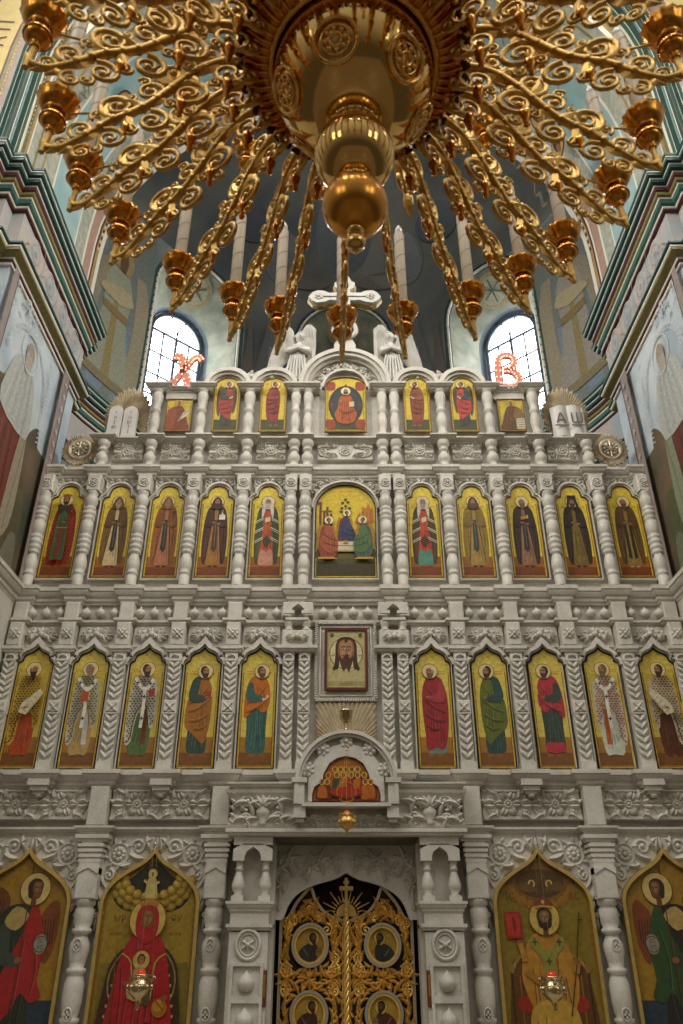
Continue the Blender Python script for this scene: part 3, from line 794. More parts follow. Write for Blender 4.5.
def breaks(x0, x1, y, cols, w, p):
    """plan path along the screen that steps forward by p round every column"""
    pt = [(x0, y)]
    for c in sorted(cols):
        a, b = c - w, c + w
        if a <= x0 + .001: pt = [(x0, y - p)]
        else: pt += [(a, y), (a, y - p)]
        if b >= x1 - .001: pt += [(x1, y - p)]; return pt
        pt += [(b, y - p), (b, y)]
    pt.append((x1, y)); return pt
def prof(z0, z1, out, steps):
    """moulding from z0 up to z1, fractions (outwards, height)"""
    return [(-.08, z0)] + [(a * out, z0 + (z1 - z0) * b) for a, b in steps] + [(-.08, z1)]
CYMA = [(0, 0), (.12, .12), (.30, .20), (.34, .30), (.34, .38), (.60, .46), (.80, .62), (.86, .74), (1, .76), (1, 1)]
SLIM = [(0, 0), (.5, .1), (.5, .35), (1, .5), (1, 1)]

# ---- body behind everything
def body(name, boxes):
    m = MBd()
    for b in boxes: m.box(*b)
    return part(m, name)
X = 4.035
body('wall_panel', [(-X, -.78, .10, .36, .34, 2.9), (.78, X, .10, .36, .34, 2.9), (-.78, .78, .16, .36, 2.42, 2.9)])
body('wall_panel', [(-X, X, .03, .36, 2.9, 5.5)])
body('wall_panel', [(-X, X, .03, .36, 5.5, 7.36)])
body('wall_panel', [(-3.42, 3.42, .05, .36, 7.36, 7.87)])
body('wall_panel', [(-2.78, 2.78, .03, .32, 7.87, 8.76)])

# ---- continuous cornices
def cornice(path, z0, z1, out, steps=CYMA):
    m = MBd(); m.sweep(path, prof(z0, z1, out, steps)); return part(m, 'cornice')
allc = [s * c for s in (-1, 1) for c in SX]
bigc = [s * c for s in (-1, 1) for c in (1.345, 2.66, 3.90)]
for sg in (-1, 1):                                                  # lower order runs up to the portal
    x0, x1 = (1.2, X) if sg > 0 else (-X, -1.2)
    cc = [c for c in bigc if c * sg > 0]
    cornice(breaks(x0, x1, .04, cc, .13, .12), 2.735, 2.825, .08)
cornice(breaks(-X, X, .0, allc + [-.58, .58], .11, .10), 3.22, 3.395, .10)
cornice(breaks(-X, X, .0, allc + [-.585, .585], .095, .085), 5.12, 5.18, .045, SLIM)
cornice(breaks(-X, X, .0, allc + [-.60, .60], .098, .075), 5.39, 5.60, .085)
cornice(breaks(-X, X, .0, allc + [-.615, .615], .10, .075), 7.20, 7.365, .08)
cornice(breaks(-3.44, 3.44, .0, [s * c for s in (-1, 1) for c in (1.345, 2.005, 2.66, 3.325)] + [-.61, .61], .10, .085), 7.78, 7.87, .08)
for x0, x1 in ((-2.80, -1.86), (-1.50, -1.19), (-.84, -.36), (.36, .84), (1.19, 1.50), (1.86, 2.80)):
    cc = [c for c in (-2.66, -2.02, -1.35, -.61, .61, 1.35, 2.02, 2.66) if x0 < c < x1]
    w = .18 if abs(x0 + x1) < 1.3 else .11
    cornice(breaks(x0, x1, .0, cc, w, .085), 8.655, 8.765, .08)
# returns of the two main cornices along the piers towards the nave
for sg in (-1, 1):
    for z0, z1, out, q in ((5.39, 5.60, .11, .0), (3.22, 3.395, .10, .0)):
        m = MBd(); pth = [(-4.057, -2.2), (-4.057, -.02)] if sg < 0 else [(4.057, -.02), (4.057, -2.2)]
        m.sweep(pth, [(0, z0)] + prof(z0, z1, out, CYMA)[1:-1] + [(0, z1)]); part(m, 'cornice')

# ---- turned columns
TURN2 = [(.074, 0), (.074, .10), (.062, .105), (.085, .115), (.085, .135), (.066, .145), (.082, .17), (.09, .215), (.084, .26), (.064, .31), (.06, .325), (.082, .335), (.082, .355), (.066, .365), (.092, .38), (.095, .395), (.092, .41), (.068, .42),
         (.098, .435), (.098, .465), (.068, .475), (.092, .49), (.092, .515), (.064, .525), (.082, .54), (.09, .60), (.084, .665), (.066, .68), (.09, .695), (.09, .715), (.066, .725), (.097, .74), (.097, .77), (.066, .78), (.09, .795), (.09, .815), (.064, .825), (.074, .84), (.094, .885), (.09, .925), (.07, .965), (.08, .975), (.08, 1.0)]
def turned(x, z0, z1, prof_, k=1.0, y=-.10, n=14):
    m = MBd(); H = z1 - z0
    m.lathe([(r * k, t * H) for r, t in prof_], (x, y, z0), n); return m
def rosette_block(m, x, z0, z1, hw=.088, y=-.155, style='round'):
    m.bbox(x, (z0 + z1) / 2, hw, (z1 - z0) / 2, y, .04)
    zc = (z0 + z1) / 2
    if style == 'round':
        m.tube([(x + .062 * cos(2 * pi * i / 14), y, zc + .062 * sin(2 * pi * i / 14)) for i in range(15)], .013, 6, MB)
        m.rosette(x, zc, .05, y, MB, 6, .025)
    else:
        for a in (0, 90, 180, 270):
            m.leaf(x, zc, R(a + 45), .085, .03, y, MB, .03); 
        for a in (0, 90, 180, 270): m.ball((x + .045 * cos(R(a)), y, zc + .045 * sin(R(a))), .026, .022, .026, MB, 7, 5)
        m.ball((x, y - .01, zc), .024, .026, .024, MB, 8, 5)
for c in sorted(allc + [-.525, -.715, .525, .715]):
    m = turned(c, 5.60, 6.95, TURN2, .90 if abs(c) > .8 else .86)
    rosette_block(m, c, 6.955, 7.205, .088 if abs(c) > .8 else .08)
    part(m, 'column')

# lower saints' tier: square shafts with plaited leaves
def chevron_shaft(m, x, z0, z1, hw=.072, yf=-.12):
    m.box(x - hw - .008, x + hw + .008, yf - .015, .03, z0, z0 + .10)
    m.box(x - hw, x + hw, yf + .02, .03, z0 + .1, z1)
    zm = z0 + (z1 - z0) * .52
    for a, b in ((z0 + .13, zm - .09), (zm + .09, z1 - .12)):
        k = int(round((b - a) / .075)); dz = (b - a) / k
        for i in range(k):
            z = a + dz * i
            for d in (-1, 1):
                m.tube([(x, yf + .012, z + dz * .15), (x + d * hw * .5, yf + .005, z + dz * .7), (x + d * hw * .95, yf + .02, z + dz * 1.15)], [.012, .024, .010], 6, MB)
        m.box(x - hw, x + hw, yf - .005, .0, b + .01, b + .035)
    m.bbox(x, zm, hw + .004, .075, yf - .005, .03)
    for d in (-1, 1): m.tube([(x - .045, yf - .005, zm - d * .045), (x + .045, yf - .005, zm + d * .045)], .014, 6, MB)
    m.ball((x, yf - .012, zm), .02, .018, .02, MB, 8, 5)
    for d in (-1, 1):                                                # round headed top of the sunk panel
        m.tube([(x + d * hw * .8, yf + .01, z1 - .10), (x + d * hw * .6, yf + .005, z1 - .045), (x, yf, z1 - .03)], .012, 6, MB)
for c in sorted(allc + [-.485, -.672, .485, .672]):
    m = MBd(); pr = abs(c) < .8
    chevron_shaft(m, c, 3.39, 4.75, .066 if pr else .074)
    if not pr:
        m.sweep(breaks(c - .108, c + .108, .0, [c], .095, .10), prof(4.75, 4.825, .035, SLIM))
        rosette_block(m, c, 4.83, 5.125, .085, -.13, 'flower')
        m.bbox(c, 5.285, .085, .108, -.11, .03)
        if round(abs(c), 3) in (2.005, 3.325):                       # hanging console under the shaft
            for k, (w, z0, z1) in enumerate(((.115, 3.235, 3.30), (.09, 3.185, 3.235), (.06, 3.15, 3.185))): m.box(c - w, c + w, -.17 + .03 * k, .03, z0, z1)
            m.ball((c, -.08, 3.14), .045, .04, .025)
    part(m, 'pilaster')
def leaf_mask(m, x, z, w, h, y=.02):
    """carved cluster: two curled leaves under a small crest"""
    for d in (-1, 1):
        m.spiral(x + d * w * .45, z + h * .35, h * .36, R(90), 1.2, y, .022, MB, 1.2, sgn=-d)
        for k, (a, L) in enumerate(((-100, .9), (-70, .85), (-40, .7), (-130, .7), (60, .45))):
            a = a if d > 0 else 180 - a
            m.leaf(x + d * w * (.38 + .14 * k * .5), z + h * .1, R(a), h * L, .036, y, MB, .045, d * .7)
    for a in (60, 90, 120): m.leaf(x, z + h * .1, R(a), h * .8, .035, y, MB, .05)
    m.ball((x, y - .03, z + h * .1), .04, .035, .035)
    m.ball((x - .05, y - .02, z - h * .05), .028, .03, .028); m.ball((x + .05, y - .02, z - h * .05), .028, .03, .028)
for b in [s * c for s in (-1, 1) for c in BAY]:
    m = MBd(); m.bbox(b, 4.985, .225, .14, -.005, .03, b=.004); leaf_mask(m, b, 4.985, .22, .13, -.02); part(m, 'carved_leaf_panel')

# beads (onion drops) under the second cornice
def onion(m, x, z, r, y=-.035):
    m.lathe([(.002, -1.0), (.3, -.98), (.72, -.75), (1, -.25), (.98, .1), (.74, .5), (.36, .82), (.14, 1.1), (.04, 1.4), (.004, 1.55)], (x, y, z), 12)
    return m
for b in [s * c for s in (-1, 1) for c in BAY]:
    for d in (-.17, 0, .17):
        m = MBd(); m.lathe([(r * .062, t * .062) for r, t in [(.01, -1.0), (.4, -.96), (.8, -.7), (1, -.2), (.96, .15), (.7, .55), (.34, .85), (.12, 1.15), (.02, 1.5)]], (b + d, -.03, 5.275), 12)
        part(m, 'onion_drop')
for d in (-.27, -.09, .09, .27):
    m = MBd(); m.lathe([(r * .066, t * .066) for r, t in [(.01, -1.0), (.4, -.96), (.8, -.7), (1, -.2), (.96, .15), (.7, .55), (.34, .85), (.12, 1.15), (.02, 1.5)]], (d, -.03, 5.275), 12); part(m, 'onion_drop')

# twin brackets left and right of the face icon
def twin_bracket(sg):
    m = MBd(); c = .578 * sg
    m.sweep(breaks(c - .2, c + .2, .0, [c], .19, .11), prof(4.75, 4.825, .05, SLIM))
    m.bbox(c, 4.93, .18, .10, -.11, .03)
    m.bbox(c, 5.36, .183, .033, -.105, .03)
    for d in (-1, 1):
        m.lathe([(.05, 0), (.055, .02), (.035, .04), (.055, .07), (.06, .10), (.045, .15), (.035, .17), (.05, .19), (.05, .22)], (c + d * .105, -.06, 5.03), 12)
        m.box(c + d * .105 - .062, c + d * .105 + .062, -.13, .0, 5.235, 5.275)
    o = [(.085, 5.21), (.085, 5.26), (.07, 5.30), (.04, 5.33), (0, 5.36)]
    A = o + [(-x, z) for x, z in reversed(o[:-1])]
    B = [(.185, 5.21), (.185, 5.27), (.185, 5.33), (.1, 5.385), (0, 5.385)]; B = B + [(-x, z) for x, z in reversed(B[:-1])]
    m.band([(c + x, z) for x, z in A], [(c + x, z) for x, z in B], -.122, .02)
    leaf_mask(m, c, 4.93, .15, .085, -.115)
    part(m, 'twin_bracket')
twin_bracket(-1); twin_bracket(1)

# hood mouldings round every icon of the two saints' rows
for b in [s * c for s in (-1, 1) for c in BAY]:
    o = [(b + x, 5.755 + z) for x, z in out_trefoil(.207, 1.335)]
    m = MBd(); m.band(grow(o, .012), grow(o, .032), -.035, .03, MB, True)
    top = [p for p in o if p[1] > 6.6]; h = grow(o, .034); h2 = grow(o, .062)
    idx = [i for i, p in enumerate(o) if p[1] > 6.7]
    m.band([h[i] for i in idx], [h2[i] for i in idx], -.055, .03)
    for d in (-1, 1):                                               # trailing scrolls over the hood
        m.spiral(b + d * .15, 7.17, .055, R(-90), 1.3, .0, .018, MB, 1.3, sgn=d)
        m.spiral(b + d * .055, 7.20, .042, R(-90), 1.2, .0, .016, MB, 1.3, sgn=-d)
        for a, L in ((200, .09), (160, .08), (20, .09), (120, .06)): m.leaf(b + d * .13, 7.19, R(a if d < 0 else 180 - a), L, .022, .0, MB, .035)
        m.leaf(b + d * .2, 7.13, R(-80), .10, .025, .0, MB, .035)
    m.ball((b, -.01, 7.235), .025, .03, .02)
    part(m, 'icon_surround')
    o = [(b + x, 3.435 + z) for x, z in out_ogee(.203, 1.375)]
    m = MBd(); m.band(grow(o, .012), grow(o, .030), -.035, .03, MB, True)
    h = grow(o, .032); h2 = grow(o, .07); idx = [i for i, p in enumerate(o) if p[1] > 4.55]
    A = [h[i] for i in idx]; B = [(x, z + (.03 if abs(x - b) < .08 else 0)) for x, z in [h2[i] for i in idx]]
    m.band(A, B, -.085, .03)
    part(m, 'icon_surround')
# centre of the upper saints' row
o = [(x, 5.755 + z) for x, z in out_arch(.385, 1.345, .36)]
m = MBd(); m.band(grow(o, .012), grow(o, .032), -.04, .03, MB, True); m.band(grow(o, .034)[1:-1], grow(o, .06)[1:-1], -.08, .03)
for d in (-1, 1):
    for (x, z, r) in ((.33, 7.12, .065), (.2, 7.2, .05), (.08, 7.215, .04), (.385, 7.01, .045)):
        m.spiral(d * x, z, r, R(200), 1.3, .0, .018, MB, 1.3, sgn=d); m.leaf(d * x, z, R(90 - d * 60), r * 1.7, .02, .0, MB, .035); m.leaf(d * x, z, R(90 + d * 70), r * 1.5, .02, .0, MB, .035)
part(m, 'icon_surround')

# ---- small gallery between the saints and the top row: stub columns and rosette panels
STUB = [(.072, 0), (.072, .10), (.05, .14), (.075, .22), (.088, .34), (.08, .46), (.05, .56), (.048, .60), (.07, .64), (.07, .70), (.05, .74), (.075, .80), (.088, .88), (.088, 1.0)]
for c in [s * x for s in (-1, 1) for x in (.515, .695, 1.345, 2.005, 2.66, 3.31)]:
    part(turned(c, 7.36, 7.785, STUB, .95, -.06), 'stub_column')
def flower_panel(m, x0, x1, z0, z1, y=.0, units=1):
    m.bbox((x0 + x1) / 2, (z0 + z1) / 2, (x1 - x0) / 2, (z1 - z0) / 2, y, .06, b=.01)
    w = (x1 - x0) / units; h = z1 - z0; zc = (z0 + z1) / 2
    for i in range(units):
        c = x0 + w * (i + .5); r = h * .25
        m.tube([(c + r * cos(2 * pi * q / 18), y - .005, zc + r * sin(2 * pi * q / 18)) for q in range(19)], .014, 6, MB)
        m.rosette(c, zc, r * .9, y - .005, MB, 8, .03)
        for d in (-1, 1):
            for e in (-1, 1):
                m.spiral(c + d * w * .30, zc + e * h * .2, h * .17, R(90 * e), 1.2, y - .004, .014, MB, 1.3, sgn=-d * e)
                for a, L in ((e * 20, .45), (e * 60, .42), (e * 100, .35), (e * 150, .3)):
                    m.leaf(c + d * w * .2, zc + e * h * .14, R(a if d > 0 else 180 - a), h * L, .02, y, MB, .035, d * e * -.4)
for b in [s * x for s in (-1, 1) for x in (1.02, 1.675, 2.335, 2.985)]:
    m = MBd(); flower_panel(m, b - .205, b + .205, 7.53, 7.83); part(m, 'frieze_panel')
m = MBd(); flower_panel(m, -.385, .385, 7.53, 7.83)
for d in (-1, 1): m.spiral(d * .3, 7.66, .07, R(-90), 1.3, -.003, .016, MB, 1.3, sgn=d); m.leaf(d * .22, 7.74, R(90 - d * 100), .16, .026, .0, MB, .04)
part(m, 'frieze_panel')

# ---- top row: colonnettes, arches
TOPC = [(.074, 0), (.074, .10), (.055, .13), (.072, .20), (.082, .30), (.08, .38), (.06, .46), (.055, .50), (.075, .53), (.075, .58), (.055, .61), (.07, .70), (.085, .84), (.085, .90), (.06, .96), (.075, .97), (.075, 1)]
for c in [s * x for s in (-1, 1) for x in (.52, .695, 1.35, 2.02, 2.66)]:
    part(turned(c, 7.865, 8.66, TOPC, .92 if abs(c) > .8 else .82, -.07), 'column')
ARX = [-1.685, -1.018, 1.018, 1.685]
for c in ARX:
    m = MBd(); zc = 8.735
    for a, b, y in ((.19, .235, -.03), (.235, .28, -.075), (.28, .345, -.11)):
        m.band(arc(c, zc, a, 0, 180, 20), arc(c, zc, b, 0, 180, 20), y, .12)
    m.prism(arc(c, zc, .2, 0, 180, 20), .02, .12)
    part(m, 'arch')
m = MBd(); zc = 8.77
for a, b, y in ((.30, .335, -.04), (.50, .545, -.03), (.545, .60, -.09), (.60, .665, -.12)):
    m.band(arc(0, zc, a, 0, 180, 30), arc(0, zc, b, 0, 180, 30), y, .2)
m.prism(arc(0, zc, .55, 0, 180, 30), .03, .2)
for i in range(9):
    a = R(12 + 19.5 * i); x, z = .418 * cos(a), zc + .418 * sin(a)
    m.spiral(x, z, .062, a + pi / 2, 1.4, .015, .018, MB, 1.4, sgn=1 if i % 2 else -1)
    m.leaf(x, z, a + .8, .085, .022, .02, MB, .035); m.leaf(x, z, a - .8, .085, .022, .02, MB, .035)
part(m, 'arch')
for b in (-2.34, 2.34):                                             # plain heads of the two square bays
    m = MBd(); m.box(b - .22, b + .22, -.02, .06, 8.56, 8.66); m.box(b - .20, b + .20, -.03, .0, 8.535, 8.565); part(m, 'lintel')
# low carved garlands between the arches
for sg in (-1, 1):
    m = MBd()
    for i in range(9):
        x = sg * (.72 + .085 * i); z = 8.95 + .10 * max(0, 1 - i / 3.2) + .03 * abs(cos(i * 1.2)); r = .055
        m.ball((x, .0, z), r * 1.1, .06, r, MB, 8, 6); m.leaf(x, z, R(90 + sg * 30), .12, .04, -.02, MB, .05)
    part(m, 'garland')

# ---- lower order: carved friezes, big columns, spandrels
def acanthus_panel(m, x0, x1, z0, z1, y):
    m.box(x0 - .02, x1 + .02, y - .02, .1, z0 - .03, z0); m.box(x0 - .02, x1 + .02, y - .02, .1, z1, z1 + .02)
    m.box(x0 - .02, x1 + .02, y, .1, z0, z1)
    w = (x1 - x0) / 2; h = z1 - z0; zc = (z0 + z1) / 2
    for i in range(2):
        c = x0 + w * (i + .5); r = h * .23
        m.tube([(c + r * cos(2 * pi * q / 18), y, zc + r * sin(2 * pi * q / 18)) for q in range(19)], .013, 6, MB)
        m.rosette(c, zc, r * .95, y, MB, 10, .035)
        for q in range(12):
            a = 2 * pi * (q + .5) / 12
            m.leaf(c + r * 1.0 * cos(a), zc + r * 1.0 * sin(a), a, h * .34, .036, y, MB, .06, .35 if q % 2 else -.35)
        for d in (-1, 1):
            for e in (-1, 1):
                m.spiral(c + d * w * .36, zc + e * h * .27, h * .17, R(-90 * e), 1.3, y - .004, .018, MB, 1.3, sgn=d * e)
                m.leaf(c + d * w * .30, zc + e * h * .08, R(90 - d * 90 + e * d * 25), w * .26, .05, y, MB, .06, -d * e * .6); m.leaf(c + d * w * .22, zc + e * h * .24, R(90 - d * 90 + e * d * 55), w * .2, .036, y, MB, .055, d * e * .5); m.leaf(c + d * w * .46, zc, R(90 + e * 60 * d), h * .36, .036, y, MB, .05)
                m.leaf(c + d * w * .25, zc + e * h * .42, R(90 - d * 90), w * .27, .036, y, MB, .055, e * d * .5)
for x0, x1 in ((1.50, 2.52), (2.80, 3.84)):
    for sg in (-1, 1):
        m = MBd(); a, b = (x0, x1) if sg > 0 else (-x1, -x0); acanthus_panel(m, a, b, 2.935, 3.19, -.01); part(m, 'frieze_panel')
BIGT = [(.09, 0), (.09, .04), (.07, .05), (.09, .07), (.10, .13), (.095, .17), (.07, .20), (.065, .22), (.095, .235), (.095, .255), (.07, .265), (.085, .29), (.098, .36), (.098, .46), (.08, .50), (.068, .52), (.095, .535), (.095, .555), (.07, .565), (.08, .60), (.098, .66), (.098, .71), (.07, .75), (.065, .77), (.098, .785), (.098, .805), (.075, .815), (.092, .85), (.095, .93), (.08, .955), (.1, .965), (.1, 1)]
for c in bigc:
    m = MBd()
    m.box(c - .12, c + .12, -.16, .10, .34, .75)
    m.lathe([(r, t * 1.38) for r, t in BIGT], (c, -.04, .75), 16)
    m.bbox(c, 2.32, .11, .19, -.14, .10)
    m.prism([(c - .11, 2.36), (c, 2.42), (c + .11, 2.36), (c + .11, 2.42), (c - .11, 2.42)], -.155, .0)
    for k in range(4): m.box(c - .112 - .008 * k, c + .112 + .008 * k, -.142 - .008 * k, .10, 2.47 + .05 * k, 2.50 + .05 * k); m.box(c - .108, c + .108, -.138, .10, 2.50 + .05 * k, 2.52 + .05 * k)
    m.sweep(breaks(c - .14, c + .14, .04, [c], .125, .16), prof(2.665, 2.74, .05, SLIM))
    m.bbox(c, 3.03, .10, .20, -.13, .03)
    for z in (1.72, 1.14, .98):                                     # little crosses in roundels on the turned shaft
        m.tube([(c + .04 * cos(2 * pi * q / 12), -.135, z + .055 * sin(2 * pi * q / 12)) for q in range(13)], .010, 5, MB)
        m.box(c - .028, c + .028, -.15, -.12, z - .008, z + .008); m.box(c - .008, c + .008, -.15, -.12, z - .035, z + .035)
    part(m, 'column')
def spandrel(cx, sg0):
    m = MBd(); y = .02
    o = out_big(.475, 2.02); ob = [(cx + x, .55 + z) for x, z in o]; g = grow(ob, .03)
    idx = [i for i, p in enumerate(ob) if p[1] > 2.06]
    A = [g[i] for i in idx]; n = len(A)
    B = []
    for (x, z) in A:                                                # wall plate above the ogee
        t = max(-1, min(1, (x - cx) / .49)); B.append((cx + t * .545, 2.775))
    B[0] = (cx + .545, A[0][1]); B[-1] = (cx - .545, A[-1][1])
    B[1] = (cx + .545, 2.40); B[-2] = (cx - .545, 2.40)
    m.band(A, B, y, .1)
    for d in (-1, 1):
        bx = cx + d * .39; bz = 2.565
        m.tube([(bx + .105 * cos(2 * pi * q / 20), y, bz + .105 * sin(2 * pi * q / 20)) for q in range(21)], .016, 6, MB)
        m.rosette(bx, bz, .08, y, MB, 9, .04)
        for q in range(9): a = 2 * pi * q / 9; m.leaf(bx + .11 * cos(a), bz + .11 * sin(a), a + .5 * d, .075, .025, y, MB, .04)
        m.spiral(cx + d * .19, 2.63, .10, R(-90), 1.5, y, .022, MB, 1.3, sgn=d)
        for a, L, xo, zo in ((30, .17, .03, 2.60), (70, .15, .05, 2.58), (-10, .16, .13, 2.52), (110, .12, .12, 2.64), (-40, .12, .25, 2.47)):
            m.leaf(cx + d * xo, zo, R(a if d > 0 else 180 - a), L * 1.15, .044, y, MB, .065, d * .6)
        m.spiral(cx + d * .47, 2.36, .06, R(90), 1.3, y, .018, MB, 1.3, sgn=d)
        for a, L, zo in ((-95, .14, 2.36), (-80, .16, 2.26), (-100, .15, 2.12), (-70, .12, 2.44)): m.leaf(cx + d * .54, zo, R(a if d > 0 else 180 - a), L, .03, y, MB, .045, -d * .4)
        m.spiral(cx + d * .56, 2.0, .04, R(90), 1.3, y + .02, .016, MB, 1.3, sgn=-d); m.leaf(cx + d * .555, 1.98, R(-90), .14, .026, y + .03, MB, .04)
    m.leaf(cx, 2.60, R(90), .15, .04, y, MB, .05)
    part(m, 'spandrel')
for cx in (-3.33, -2.01, 2.01, 3.33): spandrel(cx, 0)

# ---- portal round the royal doors
def jamb(sg):
    m = MBd(); c = .955 * sg; y = -.30
    m.box(c - .19, c + .19, y, .10, .34, 1.83)
    # sunk panels with drops
    for z in (1.42, 1.12, .82):
        for a, b, q, r in ((-.16, -.13, -.13, .13), (.13, .16, -.13, .13)): m.box(c + a, c + b, y - .03, y, z - .121, z + .121)
        m.box(c - .16, c + .16, y - .03, y, z + .12, z + .15); m.box(c - .16, c + .16, y - .03, y, z - .15, z - .12)
        m.lathe([(r * .08, t * .08) for r, t in [(.01, -1.0), (.4, -.96), (.8, -.7), (1, -.2), (.96, .15), (.7, .55), (.34, .85), (.12, 1.1), (.02, 1.3)]], (c, y - .01, z - .01), 14)
    m.tube([(c + .115 * cos(2 * pi * q / 24), y - .008, 1.72 + .125 * sin(2 * pi * q / 24)) for q in range(25)], .02, 6, MB)
    m.tube([(c + .085 * cos(2 * pi * q / 24), y - .005, 1.72 + .095 * sin(2 * pi * q / 24)) for q in range(25)], .010, 6, MB)
    for a in range(0, 360, 60): m.leaf(c, 1.72, R(a + 90), .075, .022, y, MB, .03)
    m.ball((c, y - .02, 1.72), .026, .03, .026)
    m.sweep([(c - .19, .1), (c - .19, y), (c + .19, y), (c + .19, .1)], prof(1.84, 1.90, .035, SLIM))
    m.box(c - .19, c + .19, y, .10, 1.90, 1.99)
    m.sweep([(c - .19, .1), (c - .19, y), (c + .19, y), (c + .19, .1)], prof(1.99, 2.10, .05, CYMA))
    m.box(c - .18, c + .18, -.12, .10, 2.10, 2.62)
    for d in (-1, 1):
        x = c + d * .135
        m.box(x - .06, x + .06, y, y + .12, 2.10, 2.15)
        m.lathe([(.045, 0), (.055, .015), (.035, .03), (.06, .07), (.068, .11), (.05, .17), (.034, .22), (.03, .24), (.045, .25), (.034, .27), (.036, .32), (.055, .34), (.055, .36)], (x, y + .06, 2.14), 12)
    m.box(c - .2, c + .2, y, .1, 2.62, 2.70)
    A = [(.085, 2.47), (.085, 2.50), (.07, 2.55), (.04, 2.575), (0, 2.60)]; A = A + [(-x, z) for x, z in reversed(A[:-1])]
    B = [(.2, 2.47), (.2, 2.53), (.2, 2.58), (.1, 2.63), (0, 2.63)]; B = B + [(-x, z) for x, z in reversed(B[:-1])]
    m.band([(c + x, z) for x, z in A], [(c + x, z) for x, z in B], y, -.10)
    part(m, 'portal_jamb')
jamb(-1); jamb(1)
m = MBd()
m.sweep([(-1.19, .1), (-1.19, -.32), (1.19, -.32), (1.19, .1)], prof(2.70, 2.77, .05, SLIM))
m.sweep([(-1.20, .1), (-1.20, -.30), (1.20, -.30), (1.20, .1)], [(-.3, 2.77), (.01, 2.77), (.03, 2.80), (.02, 2.86), (-.01, 2.93), (-.01, 3.0), (.02, 3.07), (.06, 3.12), (.07, 3.15), (-.3, 3.15)])
y = -.315
for d in (-1, 1):
    # vase with sprays at the end of the frieze, scrolls towards the arch
    m.lathe([(.03, 0), (.055, .02), (.03, .05), (.06, .10), (.075, .14), (.04, .19), (.06, .21)], (d * .87, y, 2.80), 12)
    for a, L in ((90, .16), (60, .17), (120, .17), (30, .16), (150, .16)): m.leaf(d * .87, 2.97, R(a), L, .042, y, MB, .075)
    for (x, z, r, t, sg) in ((1.03, 3.03, .085, 1.5, 1), (.73, 3.05, .08, 1.5, -1), (1.05, 2.87, .065, 1.4, -1), (.70, 2.88, .07, 1.4, 1), (.50, 2.87, .07, 1.5, -1), (.33, 2.86, .06, 1.4, 1), (.18, 2.86, .06, 1.4, -1)):
        m.spiral(d * x, z, r, R(-90), t, y, .02, MB, 1.5, sgn=sg * d)
        m.leaf(d * x, z - r * .5, R(90 + d * 50), r * 2.3, .042, y, MB, .07, .5 * d); m.leaf(d * x, z, R(90 - d * 80), r * 2.2, .042, y, MB, .07, -.5 * d); m.leaf(d * x, z, R(-90 - d * 50), r * 2.0, .04, y, MB, .065, .5 * d)
        m.leaf(d * x, z, R(-90 + d * 40), r * 1.5, .026, y, MB, .05)
    for q in range(5): m.leaf(d * 1.16, 2.82 + .07 * q, R(90 - d * 60), .07, .02, y - .01, MB, .04)
m.sweep([(-1.16, .0), (-1.16, -.26), (-.50, -.26)], prof(3.15, 3.23, .10, CYMA)); m.sweep([(.50, -.26), (1.16, -.26), (1.16, .0)], prof(3.15, 3.23, .10, CYMA))
m.box(-1.14, 1.14, -.28, .1, 2.77, 3.15)
part(m, 'portal_entablature')
# carved ogee panel over the doors
m = MBd(); y = .09
D = [(.66, 1.95), (.64, 1.98), (.60, 2.08), (.53, 2.17), (.42, 2.24), (.28, 2.29), (.12, 2.33), (0, 2.39)]; D = crom(D, 3, False); A = D + [(-x, z) for x, z in reversed(D[:-1])]
B = [((.75 if i < 6 else .75 * x / .62), (1.95 + (2.66 - 1.95) * min(1, i / 6) if i < 6 else 2.66)) for i, (x, z) in enumerate(D)]; B = [(min(.75, x), z) for x, z in B]; B = B + [(-x, z) for x, z in reversed(B[:-1])]
m.band(A, B, y, .16)
for d in (-1, 1):
    for (x, z, r, sg) in ((.62, 2.50, .09, 1), (.45, 2.42, .075, -1), (.28, 2.50, .08, 1), (.12, 2.48, .06, -1), (.68, 2.28, .05, -1)):
        m.spiral(d * x, z, r, R(-90), 1.4, y, .024, MB, 1.5, sgn=sg * d)
        for a in (90 + d * 50, 90 - d * 70, -90 + d * 40, 90, -90 - d * 40): m.leaf(d * x, z, R(a), r * 1.9, .034, y, MB, .06, .4 * d)
    for q in range(4): m.leaf(d * .70, 2.03 + .08 * q, R(100 if d > 0 else 80), .13, .034, y, MB, .05)
    m.box(d * .76 - .03, d * .76 + .03, -.30 + .22, .16, .34, 2.66)
part(m, 'door_arch_panel')
# kokoshnik arch over the portal
m = MBd(); zc = 3.21; y = -.46
for a, b, yy in ((.365, .40, y + .04), (.40, .47, y + .08), (.47, .50, y), (.50, .535, y - .03)):
    A = [(a, 2.99)] + arc(0, zc, a, 0, 180, 28) + [(-a, 2.99)]; B = [(b, 2.99)] + arc(0, zc, b, 0, 180, 28) + [(-b, 2.99)]
    m.band(A, B, yy, -.05)
P0 = [(.37, 2.99)] + arc(0, zc, .37, 0, 180, 28) + [(-.37, 2.99)]
m.prism([(.48, 2.99)] + arc(0, zc, .48, 0, 180, 28) + [(-.48, 2.99)], y + .12, .0)
o = [(x, 3.03 + z) for x, z in [(.345, 0), (.345, .06), (.325, .13), (.26, .17), (.24, .19), (.225, .27), (.17, .37), (.09, .42), (0, .44)]]
o = o + [(-x, z) for x, z in reversed(o[:-1])]
KOK = o
tr = [(.40 * cos(pi * i / 16), zc + .40 * sin(pi * i / 16)) for i in range(17)]; tr[0] = (.40, 3.03); tr[-1] = (-.40, 3.03)
m.band(grow(o, .012), tr, y + .03, y + .14)
m.box(-.46, .46, y - .03, -.05, 2.965, 3.0)
